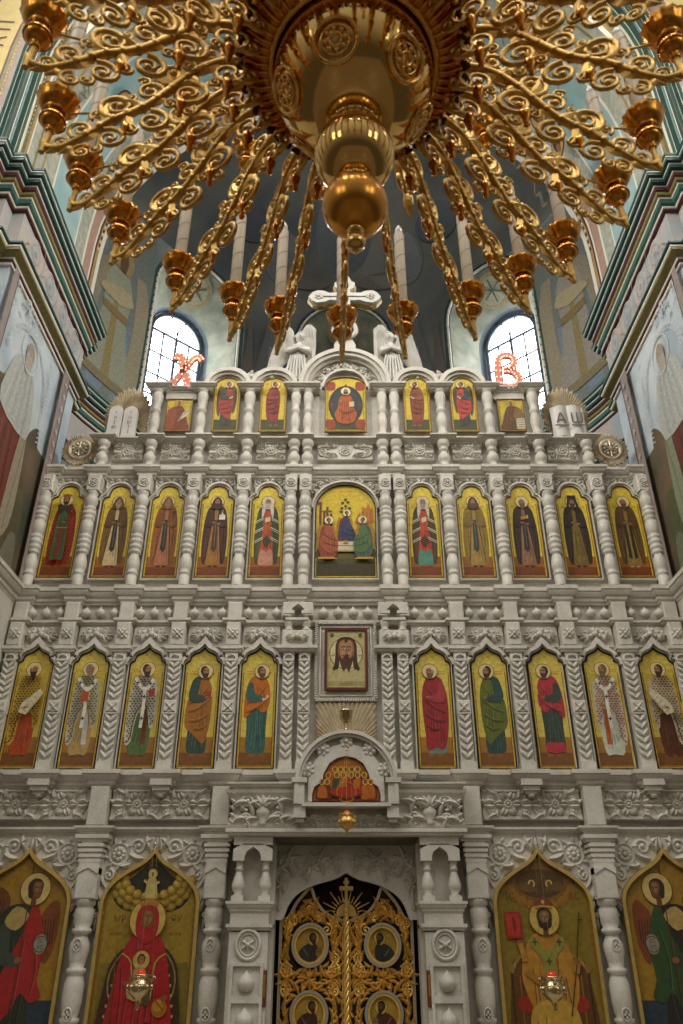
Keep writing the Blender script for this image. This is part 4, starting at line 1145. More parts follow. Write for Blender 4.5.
for a in (18, 54, 90, 126, 162):
    x, z = .425 * cos(R(a)), zc + .425 * sin(R(a))
    m.rosette(x, z, .085, y + .045, MB, 7, .04); m.tube([(x + .035 * cos(2 * pi * q / 10), y + .03, z + .035 * sin(2 * pi * q / 10)) for q in range(11)], .012, 5, MB)
for d in (-1, 1):
    m.box(d * .49 - .055, d * .49 + .055, y - .02, -.05, 2.99, 3.24); m.box(d * .49 - .08, d * .49 + .08, y - .04, -.05, 3.20, 3.25)
    m.box(d * .48 - .06, d * .48 + .06, y, -.2, 2.86, 2.99); m.box(d * .48 - .045, d * .48 + .045, y + .03, -.2, 2.82, 2.86)
part(m, 'portal_arch')
# framed field of the face icon: rope moulding
m = MBd()
for hw, z0, z1, q in ((.35, 4.20, 5.14, .022), (.30, 4.25, 5.09, .012)):
    m.tube([(-hw, -.03, z0), (hw, -.03, z0), (hw, -.03, z1), (-hw, -.03, z1), (-hw, -.03, z0)], q, 8, MB)
k = 34
for i in range(k):
    t = (i + .5) / k
    for x in (-.35, .35): z = 4.2 + .94 * t; m.tube([(x - .018, -.052, z - .008), (x + .018, -.052, z + .008)], .009, 5, MB)
for i in range(26):
    x = -.35 + .7 * (i + .5) / 26
    for z in (4.2, 5.14): m.tube([(x - .008, -.052, z - .018), (x + .008, -.052, z + .018)], .009, 5, MB)
m.box(-.36, .36, -.02, .03, 4.18, 5.16)
part(m, 'icon_surround')
# ================================================================== the painted icons
# ---- lower saints' row (left to right)
gL = 'icons of the lower saints row'
W1, H1 = .203, 1.375; O1 = out_ogee(W1, H1)
def fig1(P, f, dx=0):
    g = Fig(P, dx, .135, 1.05, f); g.wf = 1.10; return g
def row1():
    L = []
    L.append((-3.66, 'icon of a bishop in black-spotted gold with white scroll, far left of lower row',
        lambda P: bishop(fig1(P, 1), 'd0a63a', '1e2220', 'b4471c', item='scroll', hair='2a1a10', beard='241408', bald=True, omo=False, bl=.09)))
    L.append((-3.00, 'icon of a grey-haired bishop holding an orange book, second in the lower row',
        lambda P: bishop(fig1(P, 1), 'c9c1a0', '3a3a2c', 'b99a5a', item='orangebook', hair='8a7c68', beard='8a7c68', under2='d8d6c8')))
    L.append((-2.335, 'icon of a bishop in black-and-white checks over a green robe, lower row',
        lambda P: bishop(fig1(P, 1), 'd6d0bd', '17191a', '55703a', item='book', hair='3a2414', beard='3a2414', under2='7a3a1c')))
    L.append((-1.68, 'icon of an apostle in ochre-brown over dark green carrying a red book',
        lambda P: apostle(fig1(P, 1), 'a86a1e', '2c4a40', item='redbook', hair='3a2414', beard='3a2414')))
    L.append((-1.015, 'icon of an apostle in bright orange over teal, just left of framed face',
        lambda P: apostle(fig1(P, 1), 'c46a14', '2f6258', item='scroll', hair='5a4028', beard='5a4028', drop='short')))
    L.append((1.02, 'icon of an apostle in a long crimson cloak, just right of framed face',
        lambda P: apostle(fig1(P, -1), '9c1f28', '6f8580', item=None, hair='7a6648', beard='6a5638', drop='long', bald=True)))
    L.append((1.685, 'icon of an apostle in an olive green cloak over dark teal, lower row',
        lambda P: apostle(fig1(P, -1), '5d6a1c', '1f4640', item=None, hair='2e1c10', beard='2e1c10')))
    L.append((2.355, 'icon of an apostle in a red cloak over dark green, lower row',
        lambda P: apostle(fig1(P, -1), 'b8283a', '2a4238', item='book', hair='3a2414', beard='3a2414', drop='short', hem='b8283a')))
    L.append((3.01, 'icon of a bishop in red-and-cream checks, second from right in lower row',
        lambda P: bishop(fig1(P, -1), 'd3c8ae', '9c3a20', 'cfd2be', item='bless', hair='6a5638', beard='6a5638', under2='c05a18')))
    L.append((3.665, 'icon of a bishop in brown-spotted cream with scroll, far right of lower row',
        lambda P: bishop(fig1(P, -1), 'cfc0a0', '6a3420', '5a2a18', item='scroll', hair='3a2414', beard='3a2414', omo=False)))
    for i, (x, lab, fn) in enumerate(L):
        def draw(P, fn=fn, i=i, x=x):
            fn(P); s = 1 if x < 0 else -1
            letters(P, -s * .105, 1.10, 5, .013, '9c5a1e', i); letters(P, 0, 1.275, 2, .014, '9c5a1e', i, 1)
            if i not in (0, 9): letters(P, s * .13, 1.08, 3, .012, '9c5a1e', i + 20, 1)
        make_icon(lab, 'icon', x, 3.435, -.008, O1, W1, H1, draw, gL, fmat=DARK, fw=.012, gold='e2ca56', earth='a87626', earth2='7c4c1c', horizon=.25)
row1()

# ---- upper saints' row
gU = 'icons of the upper saints row'
W2, H2 = .207, 1.335; O2 = out_trefoil(W2, H2)
def fig2(P, f=1):
    g = Fig(P, 0, .15, 1.02, f); g.wf = 1.10; return g
def prince(g):
    g.feet('a03a1c'); g.poly(ROBE, 'b02a1e'); g.pattern(ROBE, 'd08a4a', .036, .008)
    U = [(-.05, .78), (-.065, .5), (-.075, .10), (0, .08), (.075, .10), (.065, .5), (.05, .78)]
    g.poly(U, '3f5a38'); g.folds(U, '3f5a38', 2, 4); g.poly([(-.02, .5), (-.03, .14), (.03, .14), (.02, .5)], '7a2f22'); g.line([(-.07, .52), (.07, .52)], .014, 'c08a2c')
    g.poly([(-.09, .84), (-.05, .72), (0, .78), (.05, .72), (.09, .84), (.04, .87), (-.04, .87)], '3a2418')
    g.hand(.01, .6); g.line([(.05, .56), (.055, .74)], .008, '3a2010'); g.head(hair='2a1a10', beard='2a1a10', bl=.02, crown='9a5a20')
def primate(g, robe, pat, inner, hem, hood, beard):
    g.feet('8a2a1c'); g.poly(ROBE, robe); g.folds(ROBE, robe, 4, 5)
    U = [(-.03, .82), (-.05, .5), (-.08, .04), (.08, .04), (.05, .5), (.03, .82)]
    g.poly(U, inner); g.folds(U, inner, 6, 3)
    g.poly([(-.06, .24), (-.085, .03), (0, .02), (.085, .03), (.06, .24), (0, .2)], hem)
    for v in (.66, .52, .38):
        for d in (-1, 1): g.line([(d * .045, v + .03), (d * .09, v), (d * .137, v - .03)], .012, pat); g.line([(d * .045, v + .005), (d * .09, v - .025), (d * .137, v - .055)], .008, pat)
    g.poly([(-.05, .36), (0, .44), (.05, .36), (0, .26)], sh(robe, .8), False)
    g.book(-.0, .66, .05, .07, 'd8c8a0'); g.hand(.03, .6)
    for d in (-1, 1): g.poly([(d * .05, .96), (d * .07, .8), (d * .06, .68), (d * .03, .8), (d * .035, .93)], hood)
    g.head(hood=hood, beard=beard, bl=.07)
def row2():
    L = [(-3.66, 'icon of a prince in a red patterned cloak, far left of upper row', prince),
         (-2.985, 'icon of a hooded monk in brown over cream, second in the upper row', lambda g: monk(g, '7a5426', 'd3bd86', '24281f', hood='5c3c1c', beard='9a8a70')),
         (-2.335, 'icon of a hooded monk in orange-brown holding a thin cross, upper row', lambda g: monk(g, '9c5c24', 'b8744a', '2a2c26', hood='8a4c1c', item='cross', beard='8a7a64')),
         (-1.685, 'icon of a hooded monk in dark maroon holding a small white church', lambda g: monk(g, '4a241c', 'a8722a', '4a3216', hood='3a1c16', item='church')),
         (-1.015, 'icon of a white-hooded bishop in green striped mantle, left of central arched icon', lambda g: primate(g, '3c4a2a', 'd8d0b4', 'b84a20', 'c98a72', 'd6cdb8', 'b8ac98')),
         (1.02, 'icon of a white-hooded bishop in brown striped mantle, right of central arched icon', lambda g: primate(g, '4a3418', 'd8d0b4', 'b63a1c', '4f8a72', 'c9bfa8', '9a8c78')),
         (1.68, 'icon of a hooded monk in a golden-tan mantle with crossed hands', lambda g: monk(g, '9a7a30', 'a8863c', '2c3a2c', hood='4a3418', beard='5a4228')),
         (2.327, 'icon of a bareheaded monk in a black mantle holding a small box', lambda g: monk(g, '33231c', '9a6a4a', '2a2622', item='box', hair='6a5844', beard='6a5844', bald=True)),
         (2.988, 'icon of a monk in a tall black hat and black mantle', lambda g: monk(g, '2a1c14', '7a6420', None, item='klobuk', beard='3a2a1a', bl=.08, hair='241810')),
         (3.662, 'icon of a bald monk in brown with twin black stripes, far right, upper row', lambda g: monk(g, '6a4a20', '9a7a3a', '23261a', hair='6a5036', beard='5a4024', bald=True, twin=True, feet='c9b48a', bl=.09))]
    for i, (x, lab, fn) in enumerate(L):
        def draw(P, fn=fn, i=i):
            fn(fig2(P)); letters(P, -.12, 1.02, 4, .011, '9a4a1c', i); letters(P, .12, 1.02, 4, .011, '9a4a1c', i + 9); letters(P, 0, 1.27, 1, .018, '9a4a1c', i, 1)
        make_icon(lab, 'icon', x, 5.755, -.008, O2, W2, H2, draw, gU, fmat=C('6a4a18'), fw=.011, gold='ecd244', earth='a8661c', earth2='7c3c12', horizon=.22)
row2()

# ---- arched centre of the upper row: three seated figures at a table
def seated(P, x, z, H, f, cloak, tunic, hr=.085, wing='b07a24'):
    g = Fig(P, x, z, H, f)
    g.poly([(-.09, .72), (-.16, .82), (-.22, .6), (-.2, .25), (-.13, .2)], wing); g.poly([(.06, .74), (.14, .8), (.17, .6), (.12, .4)], wing)
    T = [(-.06, .82), (-.14, .7), (-.17, .42), (-.16, .25), (-.02, .24), (.14, .3), (.2, .26), (.2, .04), (.05, .0), (-.02, .05), (-.1, .02), (-.17, .1), (-.19, .3), (-.16, .6)]
    T = [(-.05, .82), (-.14, .72), (-.18, .42), (-.19, .2), (-.1, .02), (.06, 0), (.17, .05), (.23, .3), (.2, .42), (.1, .5), (.11, .7), (.05, .82)]
    g.poly(T, tunic); g.folds(T, tunic, 3, 4)
    K = [(-.02, .82), (.06, .8), (.11, .66), (.22, .42), (.21, .22), (.1, .14), (-.06, .2), (-.16, .4), (-.1, .6)]
    g.poly(K, cloak); g.folds(K, cloak, 8, 5, hi=.75)
    g.line([(-.1, .6), (.03, .5), (.19, .44)], .012, sh(cloak, .6)); g.line([(-.08, .4), (.06, .34), (.2, .3)], .012, sh(cloak, .6))
    g.hand(.15, .5)
    g.head(u=.03, v=.93, hair='3a2010', beard=None, r=.10, turn=1, halo='efe3b4')
def three(P):
    w = .385
    P.rect(-w * .97, w * .97, .02, .40, '4a4c1c'); P.rect(-w * .97, w * .97, .02, .18, '3c3416')
    P.poly([(-w * .97, .37), (-.2, .44), (0, .40), (.2, .45), (w * .97, .37), (w * .97, .28), (-w * .97, .28)], '6a5a1e')
    # tower at the left, tree, rocky hill at the right
    for x, z0, z1 in ((-.33, .75, 1.08), (-.28, .75, .95), (-.24, .72, 1.02), (-.19, .7, .92)): P.rect(x - .016, x + .016, z0, z1, '6a3a1c')
    P.poly([(-.37, 1.05), (-.31, 1.05), (-.31, 1.10), (-.37, 1.10)], '8a4a2c', False); P.poly([(-.32, .94), (-.17, .94), (-.19, .97), (-.30, .97)], '7a5a2c', False)
    P.poly([(.12, .78), (.16, .92), (.2, .9), (.22, 1.02), (.27, 1.0), (.29, 1.09), (.33, 1.0), (.35, 1.02), (.37, .8), (.3, .72)], 'c07a22', False)
    for k in range(4): P.stroke([(.17 + .05 * k, .8), (.19 + .045 * k, .95)], .008, '8a4a14')
    P.stroke([(.0, .78), (-.01, .92), (.0, 1.0)], .014, '4a3414')
    for x, z in ((-.05, 1.0), (0, 1.03), (.05, 1.0), (-.04, 1.08), (.03, 1.09), (0, 1.13), (-.06, .95), (.055, .95)): P.ell(x, z, .022, .02, '4a5218', 8)
    seated(P, .0, .42, .54, 1, '26365c', '6a2a2a')
    P.poly([(-.18, .50), (.17, .50), (.14, .36), (-.15, .36)], 'd9cfb0', False); P.stroke([(-.15, .44), (.14, .44)], .012, 'a5562c', 1); P.rect(-.15, .14, .355, .375, 'b59a54')
    P.ell(0, .475, .035, .014, '8a5a20'); P.poly([(-.02, .475), (.02, .475), (.03, .515), (-.03, .515)], 'b8842c', False)
    seated(P, -.235, .25, .60, 1, 'a8522e', '8a3a2c')
    seated(P, .235, .25, .60, -1, '4f7040', '3c5a4a')
    for d in (-1, 1): P.poly([(d * .16, .27), (d * .34, .27), (d * .36, .24), (d * .1, .24)], 'c49a3c', False)
    letters(P, -.05, 1.235, 5, .014, 'b4501c', 3, 1); letters(P, .06, 1.235, 4, .014, 'b4501c', 5, 1)
make_icon('large arched icon of three winged haloed figures seated at a white table', 'icon', 0.005, 5.755, -.01, out_arch(.385, 1.345, .36), .385, 1.345, three, 'central icons', fmat=C('3a2414'), fw=.012, gold='e0c232', bg=False)

# ---- framed face
def face_icon(P):
    w, h = .225, .70
    P.rect(-w, w, .02, .08, 'a9a06a')
    P.ell(0, .42, .195, .215, 'd9cfa0', 30); P.ring(0, .42, .195, .010, '7a2a1a')
    P.rect(-.19, -.135, .38, .40, 'b59a5c'); P.rect(.135, .19, .38, .40, 'b59a5c')
    P.poly([(0, .625), (-.08, .605), (-.122, .53), (-.128, .43), (-.13, .35), (-.14, .28), (-.16, .23), (-.14, .205), (-.118, .225), (-.10, .215), (-.084, .27), (-.078, .33), (-.05, .36), (.05, .36), (.078, .33), (.084, .27), (.10, .215), (.118, .225), (.14, .205), (.16, .23), (.14, .28), (.13, .35), (.128, .43), (.122, .53), (.08, .605)], '35200f')
    P.poly([(0, .59), (-.07, .57), (-.095, .50), (-.093, .41), (-.075, .33), (-.04, .28), (0, .265), (.04, .28), (.075, .33), (.093, .41), (.095, .50), (.07, .57)], '8f6038')
    P.poly([(0, .58), (-.055, .565), (-.075, .50), (-.07, .41), (-.045, .345), (.045, .345), (.07, .41), (.075, .50), (.055, .565)], 'b5845a'); P.ell(-.035, .43, .022, .03, 'c09066', 14); P.ell(.035, .43, .022, .03, 'c09066', 14)
    P.poly([(-.082, .40), (-.075, .31), (-.05, .235), (-.03, .195), (-.012, .225), (0, .24), (.012, .225), (.03, .195), (.05, .235), (.075, .31), (.082, .40), (.05, .355), (.02, .372), (-.02, .372), (-.05, .355)], '4a2c18')
    for d in (-1, 1):
        P.ell(d * .033, .472, .020, .009, 'e0d2b0', 12); P.ell(d * .033, .472, .009, .009, '20120a', 10)
        P.stroke([(d * .008, .495), (d * .033, .503), (d * .06, .49)], .010, '2a160c'); P.stroke([(d * .014, .458), (d * .036, .454), (d * .055, .464)], .004, '5a3018')
    P.stroke([(.008, .49), (.010, .43), (.016, .405), (-.010, .402)], .007, '6a3c20'); P.stroke([(-.028, .372), (0, .378), (.028, .372)], .009, '6a2018'); P.stroke([(-.045, .385), (0, .392), (.045, .385)], .009, '3a2114')
    P.poly([(0, .60), (-.02, .57), (0, .55), (.02, .57)], '2e1a10')
    for d in (-1, 1): P.ell(d * .17, .645, .024, .024, '4a4018', 14); P.text('ІС' if d < 0 else 'ХС', d * .17, .645, .022, 'b8a860')
    letters(P, 0, .05, 10, .012, '8a3a1c', 2, 1)
t = make_icon('square icon of a long-haired bearded face on pale gold in a dark red frame', 'icon', 0.005, 4.335, -.045, out_rect(.225, .70), .225, .70, face_icon, 'central icons', fmat=C('5a1c16'), fw=.032, gold='bdb27a', bg=False)

# ---- top row
def top_icon(x, z0, w, H, out, lab, fn, gr):
    make_icon(lab, 'icon', x, z0, -.012, out, w, H, fn, gr, fmat=C('8a6a2a'), fw=.010, gold='dcc030', earth='3c4418', horizon=.22, border='6a2a12')
def enthroned(P):
    for x, z, d in ((-.21, .8, 1), (.21, .8, -1), (-.21, .13, 1), (.21, .13, -1)): P.poly([(x - .06, z - .07), (x - .065, z + .06), (x, z + .08), (x + .06, z + .05), (x + .05, z - .07)], '9a3a1c')
    P.ell(0, .46, .245, .345, '1c2a30', 30); P.ring(0, .46, .2, .012, '2f4a4c'); P.poly([(0, .84), (-.235, .46), (0, .08), (.235, .46)], '6a2a1a', False); P.ell(0, .46, .19, .30, '22343a', 26)
    g = Fig(P, 0, .13, .62, 1)
    g.poly([(-.06, .82), (-.15, .72), (-.18, .45), (-.25, .3), (-.2, .08), (-.06, .02), (.06, .02), (.2, .08), (.25, .3), (.18, .45), (.15, .72), (.06, .82)], 'b8561c'); g.folds([(-.06, .82), (-.15, .72), (-.18, .45), (-.25, .3), (-.2, .08), (.2, .08), (.25, .3), (.18, .45), (.15, .72), (.06, .82)], 'b8561c', 3, 7)
    g.line([(-.15, .4), (0, .3), (.2, .38)], .02, '7a3010'); g.line([(-.05, .3), (-.09, .06)], .015, '7a3010'); g.line([(.06, .28), (.1, .06)], .015, '7a3010')
    g.book(.13, .55, .11, .14, 'd8c890'); g.hand(-.12, .6, .025); g.feet('8a5a30', (-.06, .06), .02); g.head(v=.92, hair='4a2a14', beard='4a2a14', r=.115, halo='e8dcb0', long=True)
    letters(P, 0, .915, 6, .012, 'a8501c', 8, 1)
top_icon(.01, 7.985, .285, .955, out_arch(.285, .955, .15), 'central icon of the top row, figure in orange robes enthroned on a dark oval', enthroned, 'icons of the top row')
OA = out_arch(.18, .945, .18)
def tf(P, f=1): return Fig(P, 0, .10, .78, f)
top_icon(-1.685, 7.985, .18, .945, OA, 'arched top-row icon of an angel in red over dark green, far left arch', lambda P: (angel(tf(P), 'a8301c', '2c3a2a', item='scroll'), letters(P, -.1, .82, 3, .012)), 'icons of the top row')
top_icon(-1.02, 7.985, .18, .945, OA, 'arched top-row icon of a woman in dark red, just left of enthroned figure', lambda P: (apostle(tf(P), '8a2018', '2c4a44', item=None, drop='long', beard=None, hair='7a1c16'), letters(P, -.1, .84, 3, .012)), 'icons of the top row')
top_icon(1.02, 7.985, .18, .945, OA, 'arched top-row icon of a bearded man in a red-brown robe, right of the enthroned figure', lambda P: (apostle(tf(P, -1), '8a3a14', '7a2c14', item='scroll', drop='long', hair='3a2010', beard='3a2010', bl=.06), letters(P, .1, .84, 3, .012)), 'icons of the top row')
top_icon(1.685, 7.985, .18, .945, OA, 'arched top-row icon of an angel in bright red over dark blue', lambda P: (angel(tf(P, -1), 'c0322a', '24303a', item='scroll'), letters(P, .1, .82, 3, .012)), 'icons of the top row')
def elder(f, robe, cloak):
    def d(P):
        g = Fig(P, -.02 * f, -.02, .56, f)
        g.poly([(-.12, .78), (-.25, .66), (-.29, .3), (-.27, .05), (.28, .05), (.25, .4), (.16, .7), (.08, .8)], robe); g.folds([(-.12, .78), (-.25, .66), (-.29, .3), (-.27, .05), (.28, .05), (.25, .4), (.16, .7), (.08, .8)], robe, 5, 6)
        g.poly([(-.25, .64), (-.1, .74), (-.02, .5), (-.1, .05), (-.27, .05)], cloak)
        g.poly([(.02, .32), (.22, .48), (.34, .72), (.14, .6)], 'ddd2b4', False) if f > 0 else g.poly([(-.30, .1), (-.06, .1), (-.08, .42), (-.30, .44)], 'd8ceb2', False)
        for k in range(4): g.line([(.08 + .05 * k, .42 + .06 * k), (.14 + .05 * k, .56 + .04 * k)] if f > 0 else [(-.27, .16 + .07 * k), (-.10, .16 + .07 * k)], .012, '7a6a4a')
        g.hand(.06, .4, .03); g.head(u=.02, v=.9, hair='6a4a2c', beard='7a5a3c', r=.11, bl=.10, halo='d6b63a')
        letters(P, .09 * f, .50, 4, .011, 'a8501c', 4)
    return d
for x, f, lab in ((-2.345, 1, 'square top-row icon of a red-brown elder with white tablet below letter Х'), (2.345, -1, 'square top-row icon of a bearded brown elder with scroll below letter В')):
    make_icon(lab, 'icon', x, 7.995, -.012, out_rect(.178, .545), .178, .545, elder(f, '8a3a1c' if f > 0 else '6a4420', '9a4a24' if f > 0 else '8a6a3a'), 'icons of the top row', fmat=C('8a6a2a'), fw=.010, gold='dcc030', earth='7a5a18', horizon=.2)

# ---- little icon inside the portal arch: a crowd of haloed men
def crowd(P):
    P.rect(-.32, .32, .02, .12, '7a3a14')
    rnd = random.Random(3)
    for zc, xs, s in ((.26, (-.12, -.06, 0, .06, .12), .10), (.20, (-.19, -.10, -.03, .05, .12, .19), .10), (.13, (-.255, -.2, .2, .255), .10)):
        for x in xs:
            c = rnd.choice(('a02a18', 'b8501c', '6a2a1c', '3a4a38', 'c0701c'))
            P.poly([(x - .045, zc - .11), (x - .04, zc), (x, zc + .03), (x + .04, zc), (x + .045, zc - .11)], c)
            P.ell(x, zc + .055, .029, .029, 'd8a838', 16); P.ring(x, zc + .055, .029, .004, 'e8c86a'); P.ell(x, zc + .055, .017, .023, '4a2414', 10); P.ell(x, zc + .052, .010, .016, '9a5a30', 10)
    P.ell(0, .085, .17, .05, 'b02a18', 24); P.ring(0, .085, .1, .006, 'd09a3c')
    P.stroke([(-.16, .06), (0, .02), (.16, .06)], .02, '7a1c12')
    for x in (-.25, .25): P.poly([(x - .05, .03), (x - .04, .12), (x, .15), (x + .04, .12), (x + .05, .03)], 'b8641c')
KL = [(x, z - 3.03) for x, z in KOK]
make_icon('small trefoil icon crowded with haloed men, in the arch over the doors', 'icon', 0, 3.03, -.40, KL, .345, .44, crowd, 'central icons', fmat=C('6a2a14'), fw=.008, gold='a8621c', bg=False)

# ---- big icons of the lowest order
WB, HB = .475, 2.02; OB = out_big(WB, HB)
gB = 'large icons of the bottom row'
def big_edge(P, ground):
    P.bgfill(grow(OB, -.03), ground)
def big_head(P, x, z, r, halo='cfae5c', hair='2a160c', face='7a4a26', tilt=0, beard=None, ring='7a2a14'):
    P.ell(x, z, r, r, halo, 32); P.ring(x, z, r, .008, ring)
    h = r * .62
    P.poly([(x - h * .75, z - h * .3), (x - h * .8, z + h * .5), (x - h * .3, z + h * 1.0), (x + h * .35, z + h * .98), (x + h * .8, z + h * .5), (x + h * .75, z - h * .3), (x + h * .5, z - h * .9), (x - h * .5, z - h * .9)], hair)
    P.poly([(x - h * .25, z - h * .6), (x - h * .3, z - h * 1.6), (x + h * .3, z - h * 1.6), (x + h * .25, z - h * .6)], sh(face, .75), False)
    P.poly([(x - h * .5 + tilt, z + h * .1), (x - h * .4 + tilt, z + h * .62), (x + tilt, z + h * .75), (x + h * .45 + tilt, z + h * .6), (x + h * .5 + tilt, z + h * .05), (x + h * .3 + tilt * 1.5, z - h * .6), (x + tilt * 2, z - h * .82), (x - h * .32 + tilt * 1.3, z - h * .58)], face)
    P.poly([(x - h * .3 + tilt, z + h * .1), (x - h * .25 + tilt, z + h * .5), (x + h * .28 + tilt, z + h * .5), (x + h * .3 + tilt, z + h * .05), (x + tilt * 1.5, z - h * .5)], sh(face, 1.2))
    if beard: P.poly([(x - h * .5, z - h * .05), (x - h * .42, z - h * .75), (x, z - h * 1.25), (x + h * .42, z - h * .75), (x + h * .5, z - h * .05), (x + h * .25, z - h * .4), (x - h * .25, z - h * .4)], beard)
    for d in (-1, 1):
        e = x + tilt * 1.4 + d * h * .22
        P.stroke([(e - h * .14, z + h * .12), (e + h * .14, z + h * .12)], h * .09, '1a0e06'); P.stroke([(e - h * .17, z + h * .26), (e, z + h * .31), (e + h * .17, z + h * .26)], h * .06, '2a160a')
    P.stroke([(x + tilt * 1.6, z + h * .15), (x + tilt * 2, z - h * .2), (x + tilt * 1.6 - h * .08, z - h * .22)], h * .07, '4a2812'); P.stroke([(x + tilt * 1.8 - h * .15, z - h * .40), (x + tilt * 1.8 + h * .15, z - h * .40)], h * .08, '5a1c12')
def drape(P, pts, col, seed, n=7):
    P.poly(pts, col); rnd = random.Random(seed); xs = [p[0] for p in pts]; zs = [p[1] for p in pts]
    for i in range(n):
        x = min(xs) + (max(xs) - min(xs)) * (i + .5) / n; z0 = min(zs) + (max(zs) - min(zs)) * rnd.uniform(.05, .3); z1 = min(zs) + (max(zs) - min(zs)) * rnd.uniform(.6, .9)
        c = [(x, z0), (x + rnd.uniform(-.03, .03), (z0 + z1) / 2), (x + rnd.uniform(-.04, .04), z1)]
        if all(inside(q, pts) for q in c): P.stroke(c, .010, sh(col, .6)); P.stroke([(a + .016, b) for a, b in c], .007, sh(col, 1.18))
def archangel(f, cloak, robe, wing):
    def d(P):
        big_edge(P, '9a741c'); P.ox, P.oz = .04 * f, .18
        q = lambda u, v: (u * f, v)
        M = lambda L: [q(*p) for p in L]
        P.rect(-.44, .44, .03, .52, '1c3444')
        P.poly(M([(-.16, 1.40), (-.30, 1.52), (-.43, 1.38), (-.44, .9), (-.36, .5), (-.25, .75), (-.2, 1.1)]), '6a3a18'); P.poly(M([(.18, 1.25), (.30, 1.40), (.37, 1.30), (.36, .98), (.28, .82), (.2, 1.0)]), '7a3c1a')
        for k in range(5): P.stroke(M([(-.22 - .04 * k, 1.40), (-.26 - .035 * k, 1.0), (-.28 - .02 * k, .66)]), .010, '3f1f10'); P.stroke(M([(.2 + .03 * k, 1.22), (.24 + .022 * k, 1.0)]), .009, '3f1f10')
        drape(P, M([(-.1, 1.36), (-.24, 1.24), (-.28, .9), (-.22, .5), (-.26, .05), (.2, .05), (.16, .6), (.2, 1.0), (.12, 1.3)]), robe, 3)
        drape(P, M([(.1, 1.38), (.2, 1.2), (.26, .95), (.24, .7), (.30, .55), (.2, .50), (.1, .58), (.0, .40), (-.16, .30), (-.22, .5), (-.1, .8), (.02, 1.1)]), cloak, 5)
        P.poly(M([(-.2, 1.18), (-.27, 1.0), (-.2, .84), (.0, .80), (.06, .86), (-.08, .94), (-.1, 1.12)]), sh(robe, 1.12)); P.poly(M([(-.08, 1.34), (-.18, 1.2), (-.05, 1.12), (.06, 1.26)]), 'b49a5a')
        P.stroke(M([(.02, .4), (.03, 1.2), (.02, 1.72)]), .012, '5a2a14', 1)
        P.ell(*q(.02, .86), .035, .03, '8a5a30')
        P.ell(*q(.22, 1.0), .07, .09, '8f8a7a', 20); P.ring(*q(.22, 1.0), .07, .008, '3a2a1a'); P.text('ІС', *q(.22, 1.03), .05, '5a3a2a'); P.text('ХС', *q(.22, .97), .05, '5a3a2a')
        big_head(P, *q(.08, 1.50), .155, halo='c9b06a', tilt=.02 * f, ring='6a3a1a')
        letters(P, *q(-.3, 1.62), 5, .018, '7a4a1c', 2); letters(P, *q(.33, 1.6), 4, .018, '7a4a1c', 7)
    return d
